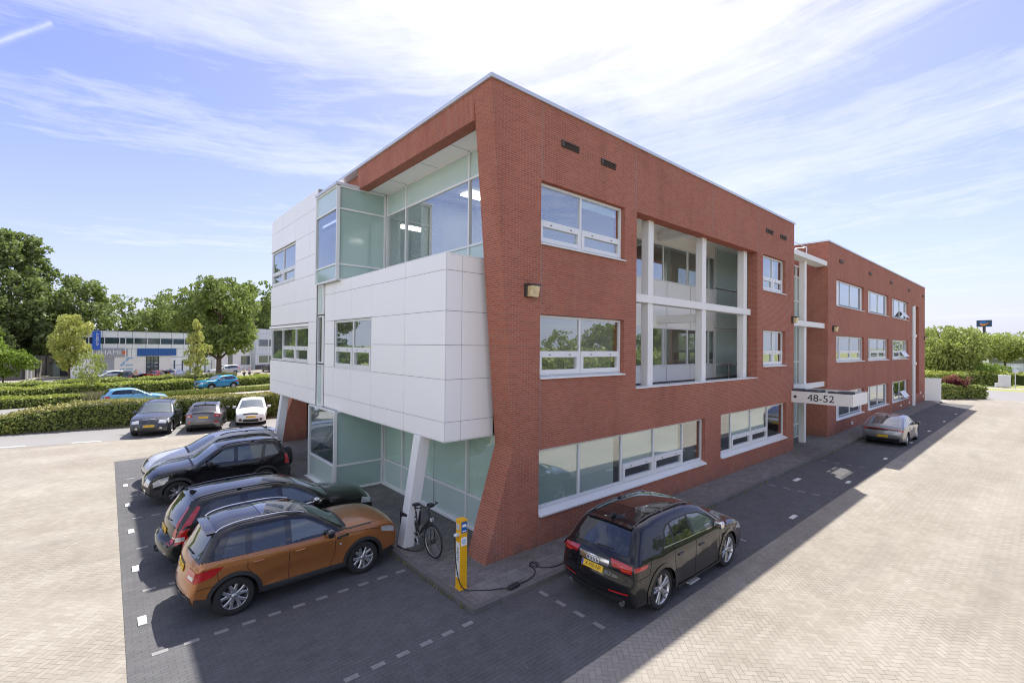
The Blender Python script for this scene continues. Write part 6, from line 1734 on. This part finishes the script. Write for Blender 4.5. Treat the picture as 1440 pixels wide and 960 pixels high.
# pale office farther right
p1, ang2, ln2 = frame_axes((20.3, 100.5), (36.5, 112.5))
o2 = thing('pale_office', 'pale grey panelled office with two dark window bands beside the white cladding', 'building', (p1.x, p1.y, 0), ang2)
b = MB(); b.box(1.9, ln2, 0, 12, 0, 8.0); b.build('wall', M['ofpanel2'], o2)
b = MB(); b.box(-6.5, 1.9, 1.0, 11, 0, 5.4); b.build('low_wall', M['white'], o2)
for z0, z1 in ((1.3, 2.7), (4.6, 5.9)):
    b = MB(); b.box(2.6, ln2 - .3, -.04, .05, z0, z1); w_ = b.build('window_band', M['ofwin'], o2)
    b = MB()
    for k in range(8): b.box(2.6 + k * 2.6, 2.75 + k * 2.6, -.07, -.04, z0, z1)
    b.box(2.6, ln2 - .3, -.07, -.04, z1, z1 + .08); b.build('frame', M['frame'], w_)
for xa, xb, za, zb in ((-.6, 1.6, 1.0, 2.7), (-3.6, -2.6, .1, 3.2)):
    b = MB(); b.box(xa, xb, .95, 1.02, za, zb); b.build('dark_window', M['ofwin'], o2)
b = MB(); b.box(1.9, ln2, -.06, 0, .05, .9); b.build('plinth', M['darkframe'], o2)
# boundary fence, hut, posts at the far left
t = thing('board_fence', 'grey board fence stepping down at the far left', 'fence', (-14, 84, 0))
for (x0, y0, x1, y1, h) in ((-3, 0, 5.6, 5.2, 2.4), (5.6, 5.2, 7.6, 21, 3.0)):
    b = MB(); d = Vector((x1 - x0, y1 - y0, 0)).normalized(); n_ = Vector((-d.y, d.x, 0)) * .06
    b.prism([(x0 - n_.x, y0 - n_.y), (x1 - n_.x, y1 - n_.y), (x1 + n_.x, y1 + n_.y), (x0 + n_.x, y0 + n_.y)], 'z', 0, h); b.build('boards', M['bark'] if False else simple('weathered_boards', (.15, .14, .135), .9, var=.3, vscale=2), t)
    for k in range(4):
        b = MB(); q = Vector((x0, y0, 0)).lerp(Vector((x1, y1, 0)), k / 3) - n_ * 2; b.box(q.x - .07, q.x + .07, q.y - .07, q.y + .07, 0, h + .08)
        b.build('post', M['darkframe'], t)
t = thing('electric_hut', 'grey green utility hut under the yellow green tree', 'hut', (-5.0, 96, 0), .3)
b = MB(); b.box(-1.2, 1.2, -.9, .9, 0, 1.9); b.build('body', simple('hut_grey', (.20, .23, .22), .7), t); b = MB(); b.box(-1.3, 1.3, -1, 1, 1.9, 2.05); b.build('roof', M['darkframe'], t)
b = MB(); b.box(-.5, .5, -.93, -.9, .1, 1.7); b.build('door', M['darkframe'], t)
t = thing('marker_post', 'white double post by the path at the far left', 'post', (-7.7, 88, 0))
b = MB(); b.box(-.25, -.12, -.07, .07, 0, 1.35); b.box(.12, .25, -.07, .07, 0, 1.35); b.box(-.25, .25, -.07, .07, 1.35, 1.5); b.build('frame', M['frame'], t)
for (x, y, h, lb) in ((1.95, 85.5, 5.8, 'white lamp post in front of the roller door of the white office'), (16.6, 80.5, 6.2, 'slim grey lamp post right of the big round tree')):
    t = thing('lamp_post', lb, 'lamp post', (x, y, 0))
    b = MB(); b.tube([(0, 0, 0), (0, 0, h)], .07, 8, r2=.045); b.build('pole', M['coping'], t)
    b = MB(); b.tube([(0, 0, h), (.1, -.5, h + .1)], .05, 6); b.box(-.1, .3, -.95, -.45, h + .06, h + .16); b.build('lamp_head', M['coping'], t)

# people on the forecourt
def person(label, x, y, rz, shirt, trousers, stride=.14):
    t = thing('person', label, 'person', (x, y, 0), rz)
    def skin(name, V, E, Rr, mat, par):
        me = bpy.data.meshes.new(name); me.from_pydata(V, E, [])
        o = link(name, me, par); me.materials.append(mat)
        bpy.context.view_layer.update()
        md = o.modifiers.new('skin', 'SKIN'); 
        if not me.skin_vertices: 
            bm = bmesh.new(); bm.from_mesh(me); bm.verts.layers.skin.verify(); bm.to_mesh(me); bm.free()
        for i, r in enumerate(Rr): me.skin_vertices[0].data[i].radius = (r, r)
        me.skin_vertices[0].data[0].use_root = True
        sb = o.modifiers.new('sub', 'SUBSURF'); sb.levels = 1; sb.render_levels = 1
        return o
    skm = simple('skin_tone', (.42, .25, .18), .5)
    V = [(0, 0, .95), (0, 0, 1.15), (0, 0, 1.38), (0, 0, 1.5), (0.02, 0, 1.62), (0.03, 0, 1.72), (0, .1, .9), (stride, .1, .5), (stride * .4, .1, .06), (stride * .4 + .15, .1, .04), (0, -.1, .9), (-stride * .2, -.1, .5), (-stride * 1.4, -.1, .1), (-stride * 1.4 + .14, -.1, .05), (0, .2, 1.4), (.02, .25, 1.12), (.2, .24, .95), (0, -.2, 1.4), (.02, -.25, 1.12), (.2, -.24, .95)]
    E_ = [(0, 1), (1, 2), (2, 3), (3, 4), (4, 5), (0, 6), (6, 7), (7, 8), (8, 9), (0, 10), (10, 11), (11, 12), (12, 13), (2, 14), (14, 15), (15, 16), (2, 17), (17, 18), (18, 19)]
    Rr = [.13, .12, .13, .06, .10, .07, .085, .06, .045, .035, .085, .06, .045, .035, .06, .042, .03, .06, .042, .03]
    skin('body', V, E_, Rr, skm, t)
    skin('shirt', [V[i] for i in (0, 1, 2, 14, 15, 17, 18)], [(0, 1), (1, 2), (2, 3), (3, 4), (2, 5), (5, 6)], [.15, .14, .15, .078, .06, .078, .06], simple('shirt_cloth', shirt, .8), t)
    skin('trousers', [V[i] for i in (0, 6, 7, 8, 10, 11, 12)], [(0, 1), (1, 2), (2, 3), (0, 4), (4, 5), (5, 6)], [.145, .10, .075, .06, .10, .075, .06], simple('trouser_cloth', trousers, .8), t)
    skin('hair', [(0.0, 0, 1.66), (0.01, 0, 1.75)], [(0, 1)], [.10, .085], simple('brown_hair', (.06, .035, .02), .7), t)
    return t
person('person in pale lilac top walking on the forecourt beside a pushchair', 15.3, 74.6, .4, (.52, .45, .68), (.05, .05, .09))
person('person in white shirt walking on the forecourt next to the lilac one', 14.6, 74.5, .4, (.78, .76, .76), (.05, .06, .10), .1)
person('person in pale pink top standing behind the parked dark hatchback', 2.75, 74.9, 1.2, (.72, .52, .50), (.04, .04, .05), .05)
t = thing('pushchair', 'dark pushchair on the forecourt ahead of the walking person', 'pushchair', (16.3, 75.0, 0), .4)
b = MB(); b.prism([(-.3, .45), (.35, .5), (.45, .85), (.1, .95), (-.2, .85)], 'y', -.22, .22); b.build('seat', M['black'], t, bevel=.03)
b = MB(); b.tube([(-.55, -.2, 1.0), (-.2, -.2, .6), (.3, -.2, .18)], .018, 6); b.tube([(-.55, .2, 1.0), (-.2, .2, .6), (.3, .2, .18)], .018, 6); b.tube([(-.55, -.2, 1.0), (-.55, .2, 1.0)], .02, 6); b.tube([(-.3, -.2, .18), (0, -.2, .55)], .018, 6); b.tube([(-.3, .2, .18), (0, .2, .55)], .018, 6); b.build('frame', M['black'], t)
for x in (-.3, .32):
    for y in (-.22, .22):
        b = MB(); b.lathe([(.12, -.02), (.13, 0), (.12, .02), (.001, .02)], 16, 'y', 0, (x, y, .13)); b.build('wheel', M['rubber'], t)

# ------------------------------------------------------------------ right hand distance
t = thing('end_screen', 'plain white wall panel at the end of the far brick wing', 'wall', (62.1, 7.9, 0)); t["kind"] = "thing"
b = MB(); b.prism([(-.35, .6), (.45, -.55), (.6, -.45), (-.2, .7)], 'z', 0, 2.28); b.build('panel', M['white'], t)
b = MB(); b.prism([(-.37, .6), (.45, -.58), (.62, -.45), (-.2, .72)], 'z', 2.28, 2.33); b.build('cap', M['coping'], t)
t = thing('road_sign_post', 'small pole with two sign plates on the verge across the side road', 'road sign', (94.6, 3.55, 0))
b = MB(); b.tube([(0, 0, 0), (0, 0, 3.3)], .05, 8); b.build('pole', M['coping'], t)
b = MB(); b.lathe([(.001, 0), (.33, 0), (.33, .03), (.001, .03)], 20, 'x', 0, (-.09, 0, 2.35)); b.build('disc', M['coping'], t); b = MB(); b.box(-.09, -.05, -.4, .4, 2.9, 3.15); b.build('plate', M['coping'], t)
t = thing('utility_cabinet', 'pale grey street cabinet on the verge across the side road', 'cabinet', (94.9, 4.6, 0))
b = MB(); b.box(-.35, .35, -.6, .6, .1, 1.7); b.box(-.38, .38, -.63, .63, 1.7, 1.76); b.build('body', M['frame'], t, bevel=.02); b = MB(); b.box(-.37, -.35, -.55, -.01, .2, 1.6); b.box(-.37, -.35, .01, .55, .2, 1.6); b.build('door', M['coping'], t); b = MB(); b.box(-.3, .3, .6, .95, 0, .6); b.build('side_box', M['frame'], t)
t = thing('signal_box', 'small white box on a post behind the purple shrub', 'post', (72.6, 10.2, 0))
b = MB(); b.tube([(0, 0, 0), (0, 0, 1.7)], .06, 8); b.build('pole', M['coping'], t); b = MB(); b.box(-.15, .15, -.2, .2, 1.7, 2.35); b.build('box', M['frame'], t, bevel=.02)
t = thing('pylon_sign', 'dark blue sign with blue and orange swoosh high on a single pole', 'sign', (155.7, 10.83, 0), -.25)
b = MB(); b.tube([(0, 0, 0), (0, 0, 11)], .28, 10); b.build('pole', M['darkframe'], t)
b = MB(); b.box(-.2, .2, -1.3, 1.3, 10.75, 12.3); b.build('board', simple('navy_sign_face', (.02, .05, .11), .5), t)
f_ = lambda P: [(y * .57, 10.75 + (z - 10.6) * .57) for y, z in P]
b = MB(); b.prism(f_([(1.35, 11.9), (.7, 11.1), (-.1, 11.0), (-1.3, 11.9), (-1.5, 12.3), (-.5, 11.75), (.3, 11.65), (1.0, 12.05)]), 'x', -.24, -.20); b.build('orange_swoosh', simple('sign_orange', (.75, .28, .03), .5), t)
b = MB(); b.prism(f_([(1.2, 12.2), (.5, 12.0), (-.4, 12.1), (-1.2, 12.7), (-.3, 12.9), (.6, 12.95), (1.3, 12.7)]), 'x', -.24, -.20); b.build('blue_swoosh', simple('sign_light_blue', (.03, .16, .55), .5), t)
t = thing('flat_roofed_hall', 'long pale flat roofed hall behind the spreading trees', 'building', (165, 4, 0), -1.2)
b = MB(); b.box(-16, 26, 0, 16, 0, 3.6); b.build('wall', M['ofpanel2'], t); b = MB(); b.box(-16.5, 26.5, -.8, 16.5, 4.6, 5.6); b.build('roof', M['white'], t); b = MB(); b.box(-16, 26, -.05, 0, 2.2, 3.2); b.box(-16.2, 26.2, .2, 16, 3.6, 4.6); b.build('window_band', M['ofwin'], t)
t = thing('house', 'low house with dark blue pitched roof between the trees at right', 'house', (150, 16.5, 0), -1.25)
b = MB(); b.box(-7, 7, 0, 9, 0, 3.6); b.build('wall', M['white'], t); b = MB(); b.prism([(-.6, 3.6), (9.6, 3.6), (6.5, 6.4), (2.5, 6.4)], 'x', -7.5, 7.5); b.build('roof', simple('blue_grey_roof', (.05, .09, .16), .6), t)
for xa in (-5, 1):
    b = MB(); b.box(xa, xa + 3, -.05, .02, 1.2, 2.6); b.build('window', M['ofwin'], t)
t = thing('flag_banner', 'tall pale blue banner on a mast at the right picture edge', 'banner', (103.0, 2.75, 0), -.3)
b = MB(); b.tube([(0, 0, 0), (0, 0, 8.0)], .05, 8); b.build('mast', M['frame'], t); b = MB(); b.box(-.02, .02, -.9, -.05, 1.0, 7.9); b.build('cloth', M['lightblue'], t)

# ------------------------------------------------------------------ charging post, cable, bicycle
cp = thing('charging_post', 'yellow charging post with blue sign on the pavement corner', 'charging post', (5.60, 8.02, .1))
b = MB(); b.box(-.085, .085, -.085, .085, .02, 1.40); b.box(-.095, .095, -.095, .095, 0, .03); b.build('column', M['yellow'], cp, bevel=.006)
b = MB(); b.box(-.09, .09, -.09, .09, 1.40, 1.425); b.build('cap', M['yellow'], cp, bevel=.006)
b = MB(); b.box(-.066, .074, -.0885, -.085, 1.16, 1.385); sg_ = b.build('blue_sign', M['signblue'], cp)
b = MB(); b.box(-.02, .05, -.0900, -.0887, 1.28, 1.335); b.prism([(-.045, 1.29), (-.02, 1.275), (-.02, 1.34), (-.045, 1.325)], 'y', -.09, -.0887); b.tube([(.05, -.0895, 1.32), (.06, -.0895, 1.30), (.055, -.0895, 1.25)], .004, 4); b.box(-.045, .055, -.09, -.0887, 1.185, 1.205); b.build('pictogram', M['whitepaper'], sg_)
b = MB(); b.box(-.07, .07, -.0885, -.085, .90, 1.07); st = b.build('white_sticker', M['whitepaper'], cp)
b = MB(); b.lathe([(.022, 0), (.045, 0)], 20, 'y', 0, (0, -.0893, .985)); b.build('ring_print', M['lightblue'], st)
b = MB(); b.box(-.0885, -.085, -.06, .065, .24, .96); st = b.build('white_strip', M['whitepaper'], cp)
lettering('lettering', 'ALFEN', .10, M['ink'], st, (-.0895, .0, .72), (0, 0, 1), (0, 1, 0))
b = MB(); b.lathe([(.03, 0), (.05, 0)], 16, 'x', 0, (-.0893, 0, .32)); b.build('ring_print', M['lightblue'], st)
b = MB(); b.box(-.1, -.085, -.05, .05, 1.22, 1.34); b.build('display', M['coping'], cp, bevel=.004)
b = MB(); b.tube([(-.085, 0, 1.12), (-.15, .0, 1.12), (-.17, 0, 1.10)], .04, 12); b.build('socket', M['coping'], cp)
b = MB()
cab = [(5.43, 8.02, 1.17), (5.42, 7.99, .98), (5.44, 7.96, .6), (5.50, 7.93, .28), (5.60, 7.86, .125), (5.75, 7.74, .116), (6.0, 7.55, .116), (6.2, 7.46, .116), (6.32, 7.33, .13)]
cab2 = [(6.60, 7.2 + .15, .13), (6.85, 7.36, .116), (7.08, 7.42, .116), (7.24, 7.52, .116), (7.32, 7.66, .116), (7.34, 7.80, .118), (7.44, 7.90, .12), (7.55, 7.88, .125), (7.55, 7.76, .13), (7.44, 7.66, .13), (7.36, 7.70, .135), (7.40, 7.84, .14), (7.48, 7.80, .14), (7.46, 7.64, .122), (7.60, 7.50, .116), (7.80, 7.42, .116), (8.02, 7.43, .116), (8.20, 7.44, .13), (8.16, 7.20, .35), (8.02, 6.86, .80)]
def smooth_path(P, k=5):
    o_ = []
    for i in range(len(P) - 1):
        q0, q1, q2, q3 = (Vector(P[max(0, i - 1)]), Vector(P[i]), Vector(P[i + 1]), Vector(P[min(len(P) - 1, i + 2)]))
        for j in range(k):
            t_ = j / k
            o_.append(.5 * ((2 * q1) + (q2 - q0) * t_ + (2 * q0 - 5 * q1 + 4 * q2 - q3) * t_ ** 2 + (3 * q1 - q0 - 3 * q2 + q3) * t_ ** 3))
    o_.append(Vector(P[-1])); return o_
b.tube(smooth_path(cab), .011, 8); b.tube(smooth_path(cab2), .011, 8)
cb = thing('charging_cable', 'black charging cable looped on the pavement between post and black suv', 'cable', (0, 0, 0))
b.build('cord', M['black'], cb)
b = MB(); b.prism([(6.30, 7.26), (6.60, 7.29), (6.60, 7.40), (6.30, 7.38)], 'z', .106, .17); b.build('control_box', M['black'], cb, bevel=.02)

bk = thing('bicycle', 'black city bicycle with rear bag parked behind the slanted white column', 'bicycle', (5.90, 9.62, .1), R(-88))
# local: x forward (towards the camera), front wheel at x=0
rw_ = .36; wbk = 1.10
for nm, xx in (('front', 0.0), ('rear', -wbk)):
    b = MB(); b.tube([(xx + rw_ * math.cos(a), 0, rw_ + rw_ * math.sin(a)) for a in np.linspace(0, 2 * math.pi, 40, endpoint=False)], .021, 8, closed=True)
    w_ = b.build('wheel', M['rubber'], bk)
    b = MB(); b.tube([(xx + (rw_ - .03) * math.cos(a), 0, rw_ + (rw_ - .03) * math.sin(a)) for a in np.linspace(0, 2 * math.pi, 40, endpoint=False)], .011, 6, closed=True); b.build('rim', M['alloy'], w_)
    b = MB()
    for k in range(28):
        a = 2 * math.pi * k / 28; a2 = a + (.35 if k % 2 else -.35)
        b.tube([(xx + .03 * math.cos(a2), .03 * (1 if k % 4 < 2 else -1), rw_ + .03 * math.sin(a2)), (xx + (rw_ - .03) * math.cos(a), 0, rw_ + (rw_ - .03) * math.sin(a))], .0022, 4, cap=False)
    b.build('spokes', M['alloy'], w_)
    b = MB(); b.lathe([(.001, -.05), (.05, -.045), (.055, 0), (.05, .045), (.001, .05)], 16, 'y', 0, (xx, 0, rw_)); b.build('hub', M['black'], w_)
    b = MB(); b.tube([(xx + (rw_ + .035) * math.cos(a), 0, rw_ + (rw_ + .035) * math.sin(a)) for a in (np.linspace(.3, 2.6, 16) if nm == 'front' else np.linspace(.4, 3.3, 16))], .016, 6); b.build('mudguard', M['black'], bk)
hd_ = (-.20, 0, .92)
b = MB()
b.tube([(0, .06, rw_), (-.06, .05, .72), (-.12, 0, .76)], .013, 6); b.tube([(0, -.06, rw_), (-.06, -.05, .72), (-.12, 0, .76)], .013, 6); b.tube([(-.12, 0, .74), (-.21, 0, 1.05)], .02, 8); b.build('fork', M['black'], bk)
b = MB()
b.tube([(-.15, 0, .84), (-.45, 0, .56), (-.62, 0, .34)], .028, 8); b.tube([(-.16, 0, .80), (-.62, 0, .33)], .02, 8); b.tube([(-.62, 0, .32), (-.78, 0, .86)], .02, 8)
b.tube([(-.62, 0, .32), (-wbk, .07, rw_)], .013, 6); b.tube([(-.62, 0, .32), (-wbk, -.07, rw_)], .013, 6); b.tube([(-.76, 0, .78), (-wbk, .07, rw_)], .011, 6); b.tube([(-.76, 0, .78), (-wbk, -.07, rw_)], .011, 6)
b.build('frame', M['black'], bk)
b = MB(); b.tube([(-.78, 0, .86), (-.82, 0, 1.0)], .014, 6); b.prism([(-.98, 1.0), (-.70, 1.02), (-.70, 1.06), (-.96, 1.08)], 'y', -.085, .085); b.build('saddle', M['black'], bk, bevel=.02)
b = MB(); b.tube([(-.21, 0, 1.05), (-.16, 0, 1.14)], .016, 8); b.tube([(-.34, -.30, 1.13), (-.24, -.27, 1.15), (-.15, -.12, 1.16), (-.14, 0, 1.15), (-.15, .12, 1.16), (-.24, .27, 1.15), (-.34, .30, 1.13)], .013, 8); b.box(-.2, -.06, -.06, .06, 1.15, 1.22)
b.tube([(-.36, -.30, 1.13), (-.25, -.28, 1.15)], .019, 8); b.tube([(-.36, .30, 1.13), (-.25, .28, 1.15)], .019, 8); b.tube([(-.16, -.15, 1.16), (.06, -.12, 1.06), (.07, -.06, .88), (-.08, 0, .74)], .006, 5); b.build('handlebar', M['black'], bk)
b = MB(); b.box(-.1, -.03, -.035, .035, .82, .90); b.build('headlamp', M['coping'], bk, bevel=.01)
b = MB(); b.tube([(-wbk - .2, .06, .78), (-.82, .06, .78)], .008, 5); b.tube([(-wbk - .2, -.06, .78), (-.82, -.06, .78)], .008, 5); b.box(-wbk - .2, -.85, -.09, .09, .785, .80); b.tube([(-wbk, .07, rw_), (-wbk, .06, .78)], .007, 5); b.tube([(-wbk, -.07, rw_), (-wbk, -.06, .78)], .007, 5); b.build('carrier', M['black'], bk)
b = MB(); b.prism([(-wbk - .12, .45), (-.86, .45), (-.84, .82), (-wbk - .14, .82)], 'y', -.20, -.08); b.prism([(-wbk - .12, .45), (-.86, .45), (-.84, .82), (-wbk - .14, .82)], 'y', .08, .20); b.build('saddlebag', M['black'], bk, bevel=.03)
b = MB(); b.lathe([(.09, -.055), (.10, -.05), (.09, -.045)], 20, 'y', 0, (-.62, 0, .32)); b.tube([(-.62, -.07, .32), (-.54, -.07, .17)], .011, 6); b.box(-.60, -.48, -.16, -.07, .15, .175); b.tube([(-.62, .07, .32), (-.70, .07, .47)], .011, 6); b.box(-.76, -.64, .07, .16, .46, .485); b.build('crankset', M['alloy'], bk)
b = MB(); b.tube([(-.62, .1, .28), (-.60, .24, .02)], .011, 6); b.build('kickstand', M['black'], bk)
lk_ = MB(); lk_.tube(smooth_path([(5.66, 10.40, .12), (5.62, 10.25, .125), (5.78, 10.1, .125), (5.92, 10.05, .2), (5.94, 10.12, .33)]), .014, 8)
lk_.tube(smooth_path([(5.62, 10.25, .125), (5.56, 10.45, .125), (5.53, 10.7, .125), (5.62, 10.80, .125)]), .014, 8)
tag(lk_.build('bicycle_lock', M['black']), 'black chain lock lying round the foot of the slanted white column', 'lock')
